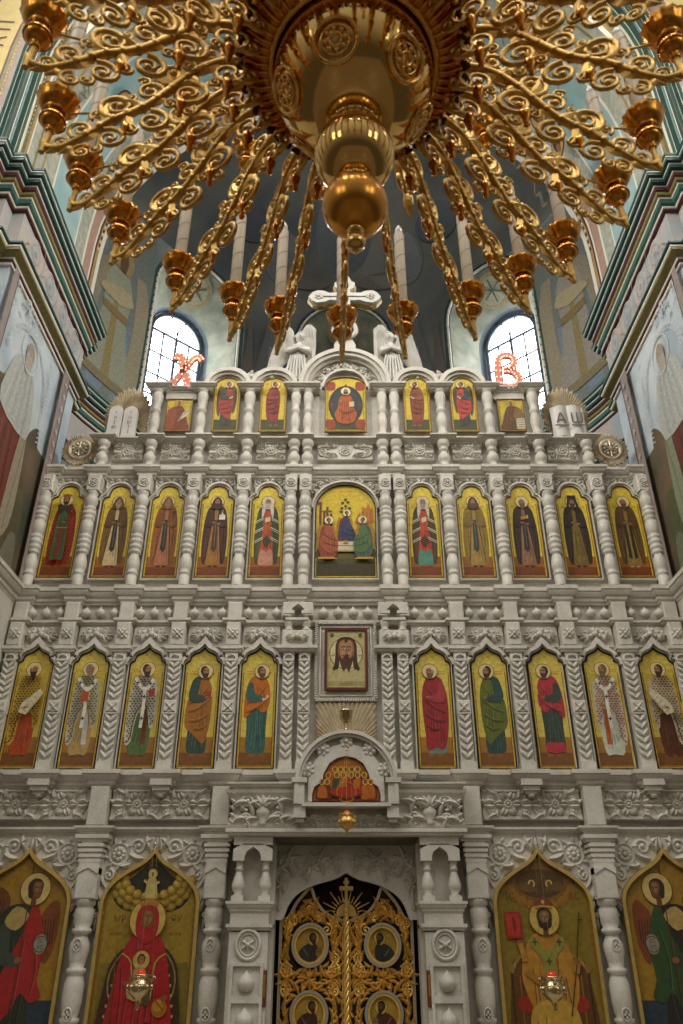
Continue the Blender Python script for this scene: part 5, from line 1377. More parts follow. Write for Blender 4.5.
def queen(P):
    big_edge(P, '9c8026'); P.rect(-.44, .44, .40, 1.02, '7d6c22')
    # ring of clouds round a small blessing figure
    P.poly([(-.40, 1.62), (-.34, 1.72), (-.2, 1.80), (0, 1.95), (.2, 1.80), (.34, 1.72), (.40, 1.62), (.3, 1.50), (.1, 1.46), (-.1, 1.46), (-.3, 1.50)], '22261a')
    for row, (rx, rz, q) in enumerate(((.41, .32, .052), (.35, .255, .056), (.29, .195, .050))):
        for a in range(184, 357, 13 + row * 3):
            x, z = rx * cos(R(a)), 1.80 + rz * sin(R(a)); z = max(z, 1.46)
            if abs(x) < .42: P.ell(x, z, q, q * .92, '8a6c1e', 14); P.ell(x - .006, z + .010, q * .78, q * .68, 'b0902f', 12); P.ell(x - .012, z + .016, q * .4, q * .34, 'c9ab4a', 10)
    g = Fig(P, 0, 1.56, .28, 1); g.poly([(-.12, .8), (-.2, .5), (-.2, .1), (.2, .1), (.2, .5), (.12, .8)], 'c9b46a'); g.line([(-.15, .6), (-.3, .72)], .08, 'c9b46a'); g.line([(.14, .6), (.27, .66)], .08, 'c9b46a'); g.head(v=.93, r=.17, hair='6a5030', beard='6a5030', halo='c9b25a')
    P.oz = .10
    # throne
    P.poly([(-.36, .05), (-.36, .75), (-.28, .98), (-.12, 1.08), (.12, 1.08), (.28, .98), (.36, .75), (.36, .05)], '3a2012'); P.ring(0, .75, .33, .014, '8a7a4a')
    for d in (-1, 1):
        for k in range(9): P.ell(d * (.335 - .002 * k * k), .30 + .085 * k, .014, .014, 'b09a5a', 8)
        P.poly([(d * .30, .42), (d * .44, .36), (d * .44, .22), (d * .30, .2)], '24201c')
    P.poly([(-.43, .28), (-.36, .36), (-.27, .28), (-.36, .2)], '1c2a2c', False); P.poly([(.43, .28), (.36, .36), (.27, .28), (.36, .2)], '1c2a2c', False)
    drape(P, [(-.08, 1.30), (-.13, 1.16), (-.22, 1.0), (-.30, .6), (-.36, .12), (-.34, .04), (.34, .04), (.36, .12), (.30, .6), (.22, 1.0), (.13, 1.16), (.08, 1.30)], 'a81420', 4, 11)
    P.poly([(-.02, .32), (.06, .42), (.16, .38), (.2, .2), (.18, .04), (-.06, .04)], '1f2a30'); P.stroke([(.02, .3), (.08, .04)], .012, '37464c')
    P.stroke([(-.22, 1.0), (-.12, .92), (-.1, .7)], .014, 'b59a3c'); P.stroke([(.22, 1.0), (.12, .92), (.1, .7)], .014, 'b59a3c')
    P.ell(0, 1.30, .185, .185, 'c9ad52', 34); P.ring(0, 1.30, .185, .009, '7a2a14')
    P.poly([(-.10, 1.16), (-.115, 1.32), (-.07, 1.42), (0, 1.45), (.07, 1.42), (.115, 1.32), (.10, 1.16), (0, 1.08)], 'a81420'); P.ell(0, 1.305, .062, .085, '7a4a26'); P.ell(0, 1.315, .045, .066, '9a6a40')
    for d in (-1, 1): P.stroke([(d * .022 - .014, 1.33), (d * .022 + .014, 1.33)], .008, '1a0e06'); P.stroke([(d * .024 - .016, 1.347), (d * .024 + .016, 1.347)], .006, '2a160a')
    P.stroke([(.0, 1.335), (.006, 1.295), (-.008, 1.292)], .006, '4a2812'); P.stroke([(-.015, 1.268), (.015, 1.268)], .008, '6a1c14')
    P.poly([(-.085, 1.41), (-.10, 1.47), (-.06, 1.45), (-.04, 1.50), (0, 1.47), (.04, 1.50), (.06, 1.45), (.10, 1.47), (.085, 1.41), (0, 1.43)], 'a8782a', False)
    P.oz = .02
    # child on her lap
    P.ell(-.02, 1.02, .085, .085, 'c9ad52', 26); P.ring(-.02, 1.02, .085, .006, '7a2a14')
    drape(P, [(-.06, .96), (-.11, .86), (-.12, .7), (.1, .68), (.09, .86), (.02, .96)], 'b59a5a', 2, 4); P.poly([(.02, .95), (.08, .88), (.1, .66), (.03, .66), (.0, .84)], '4a4a2c')
    P.ell(-.02, 1.03, .04, .047, '3a2010'); P.ell(-.018, 1.02, .030, .038, '9a6a40')
    P.stroke([(-.03, 1.028), (-.024, 1.028)], .005, '1a0e06'); P.stroke([(-.012, 1.028), (-.004, 1.028)], .005, '1a0e06')
    P.ell(-.14, .82, .03, .024, '8a5a30'); P.ell(.2, .62, .075, .08, 'a86a20', 24); P.ell(.185, .64, .05, .05, 'c0862c', 20); P.stroke([(.16, .68), (.24, .6)], .012, '7a4a14'); P.ell(.24, .7, .03, .025, '8a5a30')
    P.stroke([(-.27, .2), (-.27, 1.12)], .012, '6a4a14', 1)
    P.oz = .0
    P.text('МР', -.28, 1.40, .085, '6a3a1a'); P.text('ѲУ', .29, 1.40, .085, '6a3a1a'); letters(P, -.30, 1.27, 5, .020, '6a3a1a', 3, 1); letters(P, .29, 1.27, 5, .020, '6a3a1a', 9, 1)
def king(P):
    big_edge(P, '857020'); P.rect(-.445, .445, .03, .3, '5a3a18'); P.oz = .05
    P.poly([(-.36, 1.76), (-.15, 1.83), (0, 1.9), (.15, 1.83), (.36, 1.76), (.31, 1.55), (.12, 1.43), (0, 1.46), (-.12, 1.43), (-.31, 1.55)], '7a5418')
    for k in range(9): a = pi * (k + .5) / 9; P.ell(.32 * cos(a), 1.66 - .19 * sin(a), .05, .05, '94681e', 14)
    P.poly([(-.24, 1.74), (0, 1.82), (.24, 1.74), (.19, 1.6), (0, 1.55), (-.19, 1.6)], '4f3a1a')
    for d in (-1, 1): P.ell(d * .09, 1.68, .038, .038, 'c9ad52', 16); P.ell(d * .09, 1.68, .02, .026, '6a4a2a', 10); P.poly([(d * .05, 1.64), (d * .2, 1.70), (d * .22, 1.62), (d * .09, 1.60)], '6a4a20')
    P.oz = .11
    # throne with a rounded back
    P.poly([(-.38, .05), (-.38, .82), (-.30, .96), (-.2, .98), (-.12, 1.08), (.12, 1.08), (.2, .98), (.30, .96), (.38, .82), (.38, .05)], '5f3a16')
    for d in (-1, 1):
        P.stroke([(d * .12, 1.08), (d * .2, .98), (d * .3, .95), (d * .38, .82)], .03, 'a07a3a'); P.stroke([(d * .38, .82), (d * .38, .10)], .02, '3a2210', 1); P.stroke([(d * .30, .80), (d * .30, .10)], .012, '8f6a30', 1)
        P.ell(d * .26, .56, .09, .07, '9a2a1a'); P.ell(d * .38, .86, .035, .035, '8f6a30')
        for k in range(4): P.poly([(d * (.2 + .05 * k) - .018, .10), (d * (.2 + .05 * k), .26), (d * (.2 + .05 * k) + .018, .10)], '2a1810')
    drape(P, [(-.08, 1.18), (-.20, 1.08), (-.28, .82), (-.24, .62), (-.20, .5), (-.24, .1), (-.14, .04), (.16, .04), (.26, .1), (.22, .5), (.26, .62), (.27, .82), (.20, 1.06), (.08, 1.18)], 'b8822a', 4, 9)
    drape(P, [(-.18, .55), (-.24, .4), (-.22, .1), (-.05, .04), (.0, .3), (.08, .06), (.22, .1), (.25, .4), (.18, .56), (0, .6)], 'c49a3c', 8, 8)
    P.poly([(-.14, 1.14), (0, 1.0), (.14, 1.14), (.17, 1.06), (.06, .92), (.06, .6), (-.06, .6), (-.06, .92), (-.17, 1.06)], '8f8a3a'); 
    for x, z in ((-.12, 1.09), (.12, 1.09), (0, .92), (0, .78), (0, .66)): P.rect(x - .028, x + .028, z - .007, z + .007, '3f4a2c'); P.rect(x - .007, x + .007, z - .032, z + .032, '3f4a2c')
    P.stroke([(-.24, .84), (-.1, .74), (.0, .76)], .06, 'a8742a'); P.stroke([(.25, .82), (.28, .92)], .07, 'a8742a')
    P.stroke([(.16, .46), (.26, .85), (.36, 1.36)], .012, '4a2a12', 1); P.rect(.335, .385, 1.28, 1.295, '4a2a12'); P.ell(.27, .92, .03, .03, '8a5a30')
    P.poly([(-.40, 1.12), (-.24, 1.12), (-.24, 1.36), (-.40, 1.36)], 'a01c18', False); P.rect(-.385, -.255, 1.14, 1.34, 'b83022'); P.poly([(-.32, 1.19), (-.33, 1.29), (-.32, 1.32), (-.30, 1.29), (-.30, 1.19)], '7a1c14'); P.ell(-.27, 1.08, .035, .03, '8a5a30'); P.stroke([(-.27, 1.08), (-.24, .92)], .05, 'b8822a')
    big_head(P, 0, 1.30, .155, halo='c9ad52', hair='2e1a0e', face='8a5a34', beard='2e1a0e')
    P.poly([(-.085, 1.385), (-.09, 1.45), (-.05, 1.47), (0, 1.50), (.05, 1.47), (.09, 1.45), (.085, 1.385), (0, 1.40)], '7a3a1a'); P.stroke([(-.088, 1.40), (0, 1.412), (.088, 1.40)], .02, 'c09a3c'); P.ell(0, 1.45, .016, .02, 'c9ad52')
    P.text('ІС', -.33, 1.50, .09, '5a3a1a'); P.text('ХС', .33, 1.50, .09, '5a3a1a')
for x, fn, lab in ((-3.33, archangel(1, 'a01a20', '202c22', '6a3a18'), 'huge pointed icon of an angel in red over dark green, far left'),
                   (-2.01, queen, 'huge pointed icon of a crowned woman in red with a child'),
                   (2.01, king, 'huge pointed icon of a crowned bearded man in gold enthroned with a red book'),
                   (3.33, archangel(-1, '1f4a22', '14181a', '6a3a18'), 'huge pointed icon of an angel in a green cloak, far right')):
    make_icon(lab, 'icon', x, .55, .02, OB, WB, HB, fn, gB, fmat=GILTF, fw=.035, gold='8a6a20', bg=False, fd=.06)
# ================================================================== royal doors
LEAF = [(.014, .36), (.69, .36), (.69, 1.965), (.62, 1.975)] + crom([(.60, 2.0), (.53, 2.12), (.44, 2.22), (.375, 2.285)], 4, False) + crom([(.345, 2.24), (.30, 2.13), (.21, 2.03), (.10, 1.975), (.014, 1.955)], 4, False)
def half_figure(P, cx, cz, f, cloak, kind):
    P.poly([(cx - .13 * f, cz - .115), (cx - .125 * f, cz - .06), (cx - .06 * f, cz + .0), (cx + .03 * f, cz + .015), (cx + .07 * f, cz - .03), (cx + .06 * f, cz - .125), (cx - .03 * f, cz - .165)], cloak)
    P.stroke([(cx - .08 * f, cz - .03), (cx - .03 * f, cz - .1)], .010, sh(cloak, 1.3)); P.stroke([(cx + .02 * f, cz), (cx + .0 * f, cz - .1), (cx - .02 * f, cz - .15)], .010, sh(cloak, .55))
    P.ell(cx + .02 * f, cz + .06, .062, .064, 'c9a63c', 24); P.ring(cx + .02 * f, cz + .06, .062, .005, '6a3a14')
    P.ell(cx + .015 * f, cz + .068, .040, .046, '24140c'); P.ell(cx + .027 * f, cz + .056, .026, .036, '5f3c20')
    if kind: P.poly([(cx + .0 * f, cz + .04), (cx + .03 * f, cz - .01), (cx + .05 * f, cz + .04)], '24140c')
    P.stroke([(cx + .02 * f, cz + .06), (cx + .03 * f, cz + .06)], .005, '120a06')
    if kind != 1: P.poly([(cx + .05 * f, cz - .10), (cx + .11 * f, cz - .08), (cx + .10 * f, cz - .02), (cx + .05 * f, cz - .04)], '8a6a34', False)
def door_leaf(sg, label):
    t = thing('royal_door_leaf', label, 'door', (sg * .35, .20, .36), 'pair of royal doors')
    T = lambda P: [(sg * (x - .35), z - .36) for x, z in P]
    out = T(LEAF); 
    if sg < 0: out = out[::-1]
    m = MBd(); m.prism(out, -.004, .03, DARK); m.build('backing', t)
    m = MBd(); inn = grow(out, -.022); m.band(out, grow(out, -.016), -.030, .03, mat('pewter_edge', (.55, .50, .42), rough=.35, metal=.8), True); m.band(grow(out, -.018), grow(out, -.03), -.02, .0, GILT, True); m.build('frame', t)
    m = MBd(); y = -.012
    def S(x, z, r, a, tn, s, th=.014): m.spiral(sg * (x - .35), z - .36, r, R(a if sg > 0 else 180 - a), tn, y - .012, th, GILT, 1.2, sgn=s * sg)
    def Lf(x, z, a, L, W=.026, c=.0): m.leaf(sg * (x - .35), z - .36, R(a if sg > 0 else 180 - a), L, W * 1.0, y - .004, GILT, .05, c * sg)
    med = [(.37, 1.725), (.37, 1.13), (.37, .60)]
    for zc in (1.43, .865):                                          # vine knots between the medallions
        for x, s in ((.14, 1), (.60, -1)):
            S(x, zc + .07, .075, 90, 1.5, s); S(x, zc - .09, .07, -90, 1.5, -s)
            for a in (20, 75, 130, 200, 250, 310): Lf(x, zc, a, .13, .024, .5)
        for a in (60, 90, 120, 240, 270, 300): Lf(.37, zc, a, .12, .024)
        for x in (.22, .30, .45, .53): Lf(x, zc + .02, 90 + (x - .37) * 260, .15, .024, .3); Lf(x, zc - .03, -90 - (x - .37) * 260, .14, .024, .3)
    for zc in (1.73, 1.13, .6):                                      # sprays at the sides of the medallions
        for d in (-1, 1):
            for k in range(6): Lf(.37 + d * .235, zc - .2 + .075 * k, 90 - d * (30 - 12 * (k % 3)), .12, .024, d * .5)
            S(.37 + d * .255, zc + .19, .05, 90, 1.4, d); S(.37 + d * .255, zc - .20, .05, -90, 1.4, -d)
    # head of the leaf
    for x, z, a, L in ((.12, 1.88, 70, .12), (.20, 1.90, 50, .16), (.30, 1.95, 70, .18), (.36, 1.98, 90, .22), (.42, 1.95, 100, .20), (.48, 1.92, 80, .20), (.54, 1.90, 70, .16), (.62, 1.78, 95, .15), (.26, 1.95, 110, .13), (.44, 2.08, 120, .12), (.15, 1.78, 100, .12), (.10, 1.70, 90, .15), (.64, 1.62, 90, .15)):
        Lf(x, z, a, L, .028, .4)
    for x, z, r, s in ((.55, 1.95, .07, -1), (.20, 1.86, .06, 1), (.12, 1.60, .05, 1), (.38, 2.06, .05, 1), (.60, 1.88, .05, 1), (.28, 1.98, .045, -1)): S(x, z, r, 90, 1.5, s)
    rnd = random.Random(5); iz = .40; row = 0                        # acanthus leaves flowing round the medallions
    region = [(x, z) for x, z in LEAF]
    while iz < 2.26:
        ix = .05 + (.026 if row % 2 else 0)
        while ix < .67:
            md = min(med, key=lambda q: (ix - q[0]) ** 2 + (iz - q[1]) ** 2); dx, dz = ix - md[0], iz - md[1]
            rr = sqrt((dx / .192) ** 2 + (dz / .202) ** 2)
            if rr > 1.12 and all(inside((ix + p, iz + q), region) for p in (-.035, .035) for q in (-.035, .035)):
                d = math.degrees(atan2(dz, dx)); s_ = 1 if dx > 0 else -1
                an = d + s_ * (62 + 25 * sin(iz * 16)) + rnd.uniform(-28, 28)
                m.leaf(sg * (ix - .35), iz - .36, R(an if sg > 0 else 180 - an), rnd.uniform(.095, .125), .021, y + rnd.uniform(-.012, .008), GILT, .032, sg * s_ * rnd.uniform(.4, 1.1), 4)
            ix += .058
        iz += .054; row += 1
    m.build('vine_carving', t)
    for i, (x, z) in enumerate(med):
        m = MBd(); cx, cz = sg * (x - .35), z - .36
        E = lambda rx, rz: [(cx + rx * cos(2 * pi * q / 32), cz + rz * sin(2 * pi * q / 32)) for q in range(32)]
        m.band(E(.168, .178), E(.192, .202), -.055, -.01, mat('pewter_edge', (.55, .50, .42), rough=.35, metal=.8), True); m.band(E(.142, .152), E(.166, .176), -.045, -.01, GILT, True)
        f = m.build('medallion', t)
        P = Paint(); P.d = .02
        P.poly(E(.146, .156), 'a8862c', False); half_figure(P, cx - sg * .01, cz, -sg, ('2a2c1c', '3a1c14', '1f2a2c')[i] if sg < 0 else ('202622', '4a1c14', '2a2418')[i], 1 if (i + (sg > 0)) % 2 else 2)
        letters(P, cx - sg * .09, cz - .06, 3, .012, '5a3a14', i, 1)
        P.build('painted_panel', f)
    if sg < 0:                                                       # twisted cover strip, part of the left leaf
        m = MBd(); H = 1.62
        for k in range(3):
            m.tube([(.35 + .017 * cos(2 * pi * (q / 14 + k / 3)), -.05 + .017 * sin(2 * pi * (q / 14 + k / 3)), .0 + H * q / 110) for q in range(111)], .015, 6, GILT)
        m.lathe([(.02, 0), (.035, .02), (.025, .05), (.035, .07), (.02, .09)], (.35, -.05, H), 12, GILT)
        m.build('cover_strip', t)
    return t
door_leaf(-1, 'left leaf of the gold-carved royal doors, with the twisted cover strip'); door_leaf(1, 'right leaf of the gold-carved royal doors, beside the twisted strip')

t = thing('door_crest', 'gold three-barred cross on a half sun with rays above the royal doors', 'cross', (0, .235, 1.97), None)
m = MBd(); m.prism(arc(0, .035, .105, -10, 190, 20), -.02, .02, GILT); m.build('half_sun', t)
m = MBd()
for k in range(13):
    a = R(12 + 13 * k); L = .27 if k % 2 else .19
    m.tube([(.12 * cos(a), 0, .035 + .12 * sin(a)), (L * cos(a), 0, .035 + L * sin(a))], [.010, .005], 6, GILT)
m.build('rays', t)
m = MBd()
m.box(-.016, .016, -.115, -.08, .02, .375, GILTF); m.box(-.072, .072, -.117, -.082, .255, .295, GILTF); m.box(-.03, .03, -.117, -.082, .32, .345, GILTF)
m.add([(-.04, -.118, .175), (.04, -.118, .145), (.04, -.118, .12), (-.04, -.118, .15)], [(0, 1, 2, 3)], GILTF); m.tube([(-.04, -.10, .163), (.04, -.10, .133)], .014, 6, GILTF)
m.tube([(0, -.02, .10), (0, -.09, .10)], .012, 6, GILT)
m.build('cross', t)
m = MBd()
n = 40
m.add([(-.76 + 1.52 * i / n, .33 + .012 * sin(i * 1.3), z) for z in (.36, 2.42) for i in range(n + 1)], [(i, i + 1, n + 2 + i, n + 1 + i) for i in range(n)], mat('plum_curtain', hexc('2a1420'), rough=.85, var=.3), True)
m.tube([(-.77, .34, 2.41), (.77, .34, 2.41)], .012, 6, GILT)
o = m.build('curtain'); o['label'] = 'dark plum curtain closing the opening behind the royal doors'; o['category'] = 'curtain'
for sg in (-1, 1):
    t = thing('wooden_plaque', 'narrow brown wooden plaque on the portal jamb %s of the royal doors' % ('left' if sg < 0 else 'right'), 'plaque', (sg * .762, -.315, 1.36), 'plaques on the portal jambs')
    m = MBd(); m.bbox(sg * .022, 0, .026, .15, -.012, .012, C('6a3a1c')); m.build('board', t)
    m = MBd(); m.bbox(sg * .022, .02, .014, .09, -.017, -.012, C('9a6a34'), .003); m.build('painted_panel', t)

# ================================================================== sculpture on top of the screen
MW = mat('white_marble', (.58, .56, .51), rough=.45, var=.15, scale=5)
def loft(m, rings, n=12, mt=MW):
    """body of elliptical cross-sections: (x, y, z, rx, ry, tilt)"""
    v = []
    for (x, y, z, rx, ry, tl) in rings:
        for i in range(n):
            a = 2 * pi * i / n; u = rx * cos(a)
            v.append((x + u * cos(tl), y + ry * sin(a) * (1 + .07 * sin(3 * a + z * 14)), z + u * sin(tl)))
    k = len(rings)
    m.add(v, [(j * n + i, j * n + (i + 1) % n, (j + 1) * n + (i + 1) % n, (j + 1) * n + i) for j in range(k - 1) for i in range(n)], mt, True)
    m.add(v[:n], [tuple(range(n - 1, -1, -1))], mt); m.add(v[-n:], [tuple(range(n))], mt)
def feather_wing(m, root, tip, back, W, n=9, y=.0, th=.035):
    """wing: long overlapping feathers hanging from a curved leading edge"""
    (x0, z0), (x1, z1), (x2, z2) = root, tip, back
    edge = crom([root, ((x0 + x1) / 2 + (z1 - z0) * .0, (z0 + z1) / 2 + .06), tip], 5, False)
    m.tube([(x, y, z) for x, z in edge], .035, 7, MW, .9)
    for i in range(n):
        t = i / (n - 1); k = int(t * (len(edge) - 1)); ex, ez = edge[k]
        bx, bz = x2 + (ex - x2) * .30 * t, z2 + .10 * t
        a = atan2(bz - ez, bx - ex); L = sqrt((bx - ex) ** 2 + (bz - ez) ** 2)
        m.leaf(ex, ez, a, L, W, y - .004 * i, MW, th); m.leaf(ex, ez, a, L, W, y - .004 * i + .01, MW, -th)
        m.leaf(ex, ez, a, L * .5, W * .9, y - .02 - .004 * i, MW, th)
def angel_statue(sg, label):
    t = thing('angel_sculpture', label, 'sculpture', (sg * .70, .08, 8.98), 'pair of marble angels on the screen')
    f = -sg                                                          # towards the cross
    X = lambda x: x * f
    m = MBd()
    loft(m, [(X(-.02), 0, -.08, .19, .13, 0), (X(-.02), 0, .10, .185, .13, 0), (X(-.01), 0, .28, .15, .12, 0), (X(.0), -.01, .42, .125, .105, 0), (X(.01), -.02, .54, .14, .10, 0), (X(.015), -.02, .61, .12, .085, 0), (X(.02), -.03, .65, .05, .05, 0), (X(.022), -.04, .68, .042, .045, 0), (X(.03), -.05, .71, .065, .065, X(-.1)), (X(.035), -.055, .76, .078, .078, X(-.1)), (X(.035), -.05, .81, .068, .068, 0), (X(.035), -.04, .845, .025, .025, 0)])
    for d in (-1, 1):                                                # arms folded on the breast
        m.tube([(X(.01) + d * .12, -.03, .57), (X(.01) + d * .15, -.11, .45), (X(.01) + d * .06, -.15, .46), (X(.01) - d * .03, -.145, .52)], [.05, .046, .036, .024], 8, MW)
        for k in range(4): m.tube([(X(.01) - d * .03 + .008 * (k - 1.5), -.15, .52), (X(.01) - d * .05 + .012 * (k - 1.5), -.14, .57 - .006 * abs(k - 1.5))], .008, 5, MW)
    m.ball((X(.035) + .0, -.132, .755), .010, .016, .014, MW, 7, 5)
    for d in (-1, 1): m.ball((X(.035) + d * .026, -.122, .775), .012, .008, .008, MW, 7, 5)
    m.tube([(X(.035) - .02, -.122, .73), (X(.035) + .02, -.122, .73)], .006, 5, MW)
    m.build('body', t)
    m = MBd()
    for i in range(16):
        a = pi * i / 15; m.ball((X(.035) + .075 * cos(a), -.045 + .02 * sin(3 * a), .775 + .07 * sin(a)), .030, .045, .030, MW, 7, 5)
    m.build('hair', t)
    m = MBd()
    for k in range(7): x = -.14 + .045 * k; m.tube([(X(x * .7), -.10, .40), (X(x * .9), -.135, .2), (X(x * 1.15), -.135, -.06)], [.010, .017, .014], 6, MW)
    m.build('robe_folds', t)
    for nm, edge, back, n in (('in', [(.06, .58), (.07, .80), (.10, .97), (.17, 1.02), (.23, .95)], (.20, .02), 11), ('out', [(-.05, .58), (-.09, .78), (-.13, .95), (-.19, 1.0), (-.25, .90)], (-.48, -.06), 13)):
        m = MBd(); e = crom(edge, 6, False)
        m.tube([(X(x), .0, z) for x, z in e], .042, 8, MW, .8)
        m.ball((X(e[-1][0] - .01), -.01, e[-1][1]), .05, .04, .05, MW, 9, 6)
        for row, (q, w, hh) in enumerate(((1.0, .055, .05), (.62, .05, .055), (.34, .045, .06))):
            for i in range(n):
                u = i / (n - 1); k = int(u * (len(e) - 1)); ex, ez = e[k]
                bx = back[0] + (ex - back[0]) * .35 * (1 - u); bz = back[1] + .22 * (1 - u)
                a = atan2(bz - ez, X(bx) - X(ex)); L = sqrt((bx - ex) ** 2 + (bz - ez) ** 2) * q
                m.leaf(X(ex), ez, a, L, w, -.02 * row - .003 * i, MW, hh)
                if row == 0: m.leaf(X(ex), ez, a, L, w, .01, MW, -hh)
        m.build('wing', t)
angel_statue(-1, 'white marble winged angel left of the cross on the screen top'); angel_statue(1, 'white marble winged angel right of the cross on the screen top')

t = thing('topping_cross', 'white marble cross with lobed ends rising from the middle of the screen', 'cross', (0, .02, 9.49))
def cross_out(k=0):
    w = .085 + k; L = .56 + k
    armR = [(w, .045 + k + .0), (.26, .06 + k), (.34, .10 + k), (.44, .115 + k), (.50, .09 + k), (L, .02)]
    pts = []
    c = 1.06
    right = [(w, w), (.24, .075 + k), (.32, .115 + k), (.43, .13 + k), (.50, .085 + k), (L, 0), (.50, -.085 - k), (.43, -.13 - k), (.32, -.115 - k), (.24, -.075 - k), (w, -w)]
    top = [(-w, w), (-.085 - k, .14), (-.15 - k, .20), (-.16 - k, .29), (-.10 - k, .33), (-.075 - k, .40), (0, .47 + k), (.075 + k, .40), (.10 + k, .33), (.16 + k, .29), (.15 + k, .20), (.085 + k, .14)]
    bot = [(w * 1.0, -.5), (w * 1.1, -.85), (.16, -.98), (.16, -1.06), (-.16, -1.06), (-.16, -.98), (-w * 1.1, -.85), (-w, -.5)]
    left = [(-x, z) for x, z in reversed(right)]
    return [(x, z + c) for x, z in right + bot + left + top]
m = MBd(); m.prism(cross_out(.0)[::-1], -.05, .03, MW); m.build('cross_body', t)
m = MBd(); m.prism(cross_out(.022)[::-1], .03, .10, mat('ochre_gilt_edge', hexc('b79a4a'), rough=.45, metal=.3)); m.build('gilt_backing', t)
m = MBd(); c = 1.06
m.tube([(-.42, -.055, c), (.42, -.055, c)], .014, 6, MW); m.tube([(0, -.055, c + .34), (0, -.055, .2)], .014, 6, MW)
for x, z in ((.40, c), (-.40, c), (0, c + .26)): m.rosette(x, z, .075, -.05, MW, 6, .03)
m.tube([(.17 * cos(2 * pi * q / 24), -.06, .36 + .17 * sin(2 * pi * q / 24)) for q in range(25)], .035, 8, MW)
for a in range(0, 360, 60): m.leaf(0, .36, R(a + 30), .15, .03, -.05, MW, .03)
m.build('relief', t)

def sun_fan(m, rx, rz, a0, a1, n, y=0, mt=SUNM, r0=.1, zigzag=True):
    """pleated sun of narrow ridged rays"""
    for i in range(n):
        b0, b1 = R(a0 + (a1 - a0) * i / n), R(a0 + (a1 - a0) * (i + 1) / n); bm = (b0 + b1) / 2; k = 1.0 if i % 2 else .93
        P = lambda a, s: (rx * s * cos(a), rz * s * sin(a))
        A, B, Mi = P(b0, k * .97), P(b1, k * .97), P(bm, k)
        a_, b_, mi = P(b0, r0), P(b1, r0), P(bm, r0)
        v = [(a_[0], y, a_[1]), (mi[0], y - .018, mi[1]), (b_[0], y, b_[1]), (A[0], y, A[1]), (Mi[0], y - .03, Mi[1]), (B[0], y, B[1]), (a_[0], y + .03, a_[1]), (b_[0], y + .03, b_[1]), (A[0], y + .03, A[1]), (B[0], y + .03, B[1])]
        m.add(v, [(0, 1, 4, 3), (1, 2, 5, 4), (3, 4, 5), (6, 8, 9, 7), (0, 3, 8, 6), (2, 7, 9, 5), (3, 5, 9, 8)], mt)
# tablets of the law, open book: each on its own sunburst
t = thing('stone_tablets', 'two white stone tablets with carved signs before a gilt sunburst', 'tablets', (-3.08, .02, 7.87), 'sunburst ornaments on the screen'); t.scale = (1.12, 1, 1.18)
m = MBd(); sun_fan(m, .30, .44, -40, 220, 40); m.build('sunburst', t).location = (0, .03, .36)
for d, rows in ((-1, ('Г', 'В', 'І', 'Ѯ')), (1, ('Ꙋ', 'Н', 'Ю', 'Ѱ', 'Т'))):
    m = MBd(); o = [(-.085, 0), (.085, 0), (.085, .36)] + arc(0, .36, .085, 0, 180, 10)[1:-1] + [(-.085, .36)]
    tl = R(0); rot = lambda x, z: (x * cos(tl) - z * sin(tl), x * sin(tl) + z * cos(tl))
    o = [rot(x, z) for x, z in o]; o = [(x - .03 + d * .092, z + .0 + (.012 if d < 0 else 0)) for x, z in o]
    m.prism(o, -.09, -.03, MW); tb = m.build('tablet', t)
    P = Paint(); P.d = .092
    for i in range(5 if d > 0 else 4):
        x, z = rot(0, .34 - .068 * i); x += -.03 + d * .092
        P.text(('I', 'II', 'III', 'IV', 'V', 'VI')[i] if False else ('ТНЮТІ'[i] if d > 0 else 'ТНІЮ'[i]), x, z, .062, '6a655a')
    P.build('carved_signs', tb)
t = thing('open_book', 'white open book with carved letters before a gilt sunburst', 'book', (3.13, .02, 7.87), 'sunburst ornaments on the screen'); t.scale = (1.08, 1, 1.18)
m = MBd(); sun_fan(m, .31, .44, -40, 220, 40); m.build('sunburst', t).location = (0, .03, .36)
for d, ch in ((-1, 'А'), (1, 'Ѡ')):
    m = MBd(); v = []; n = 6
    for i in range(n + 1):
        q = i / n; x = d * .215 * q; y = -.05 - .05 * sin(pi * min(1, q * 1.15)) + .0 * q
        for z in (.02 - .015 * q, .47 - .03 * q): v += [(x, y, z), (x, -.02, z)]
    m.add(v, [f for i in range(n) for f in ((4 * i, 4 * i + 4, 4 * i + 6, 4 * i + 2), (4 * i + 1, 4 * i + 3, 4 * i + 7, 4 * i + 5), (4 * i, 4 * i + 1, 4 * i + 5, 4 * i + 4), (4 * i + 2, 4 * i + 6, 4 * i + 7, 4 * i + 3))], MW, False)
    m.add([v[-4], v[-3], v[-1], v[-2]], [(0, 1, 3, 2)], MW)
    pg = m.build('page', t)
    P = Paint(); P.d = .108; P.text(ch, d * .105, .25, .21, '6b675e'); P.rect(d * .105 - .085, d * .105 + .085, .145, .165, '6b675e'); P.build('carved_letter', pg)
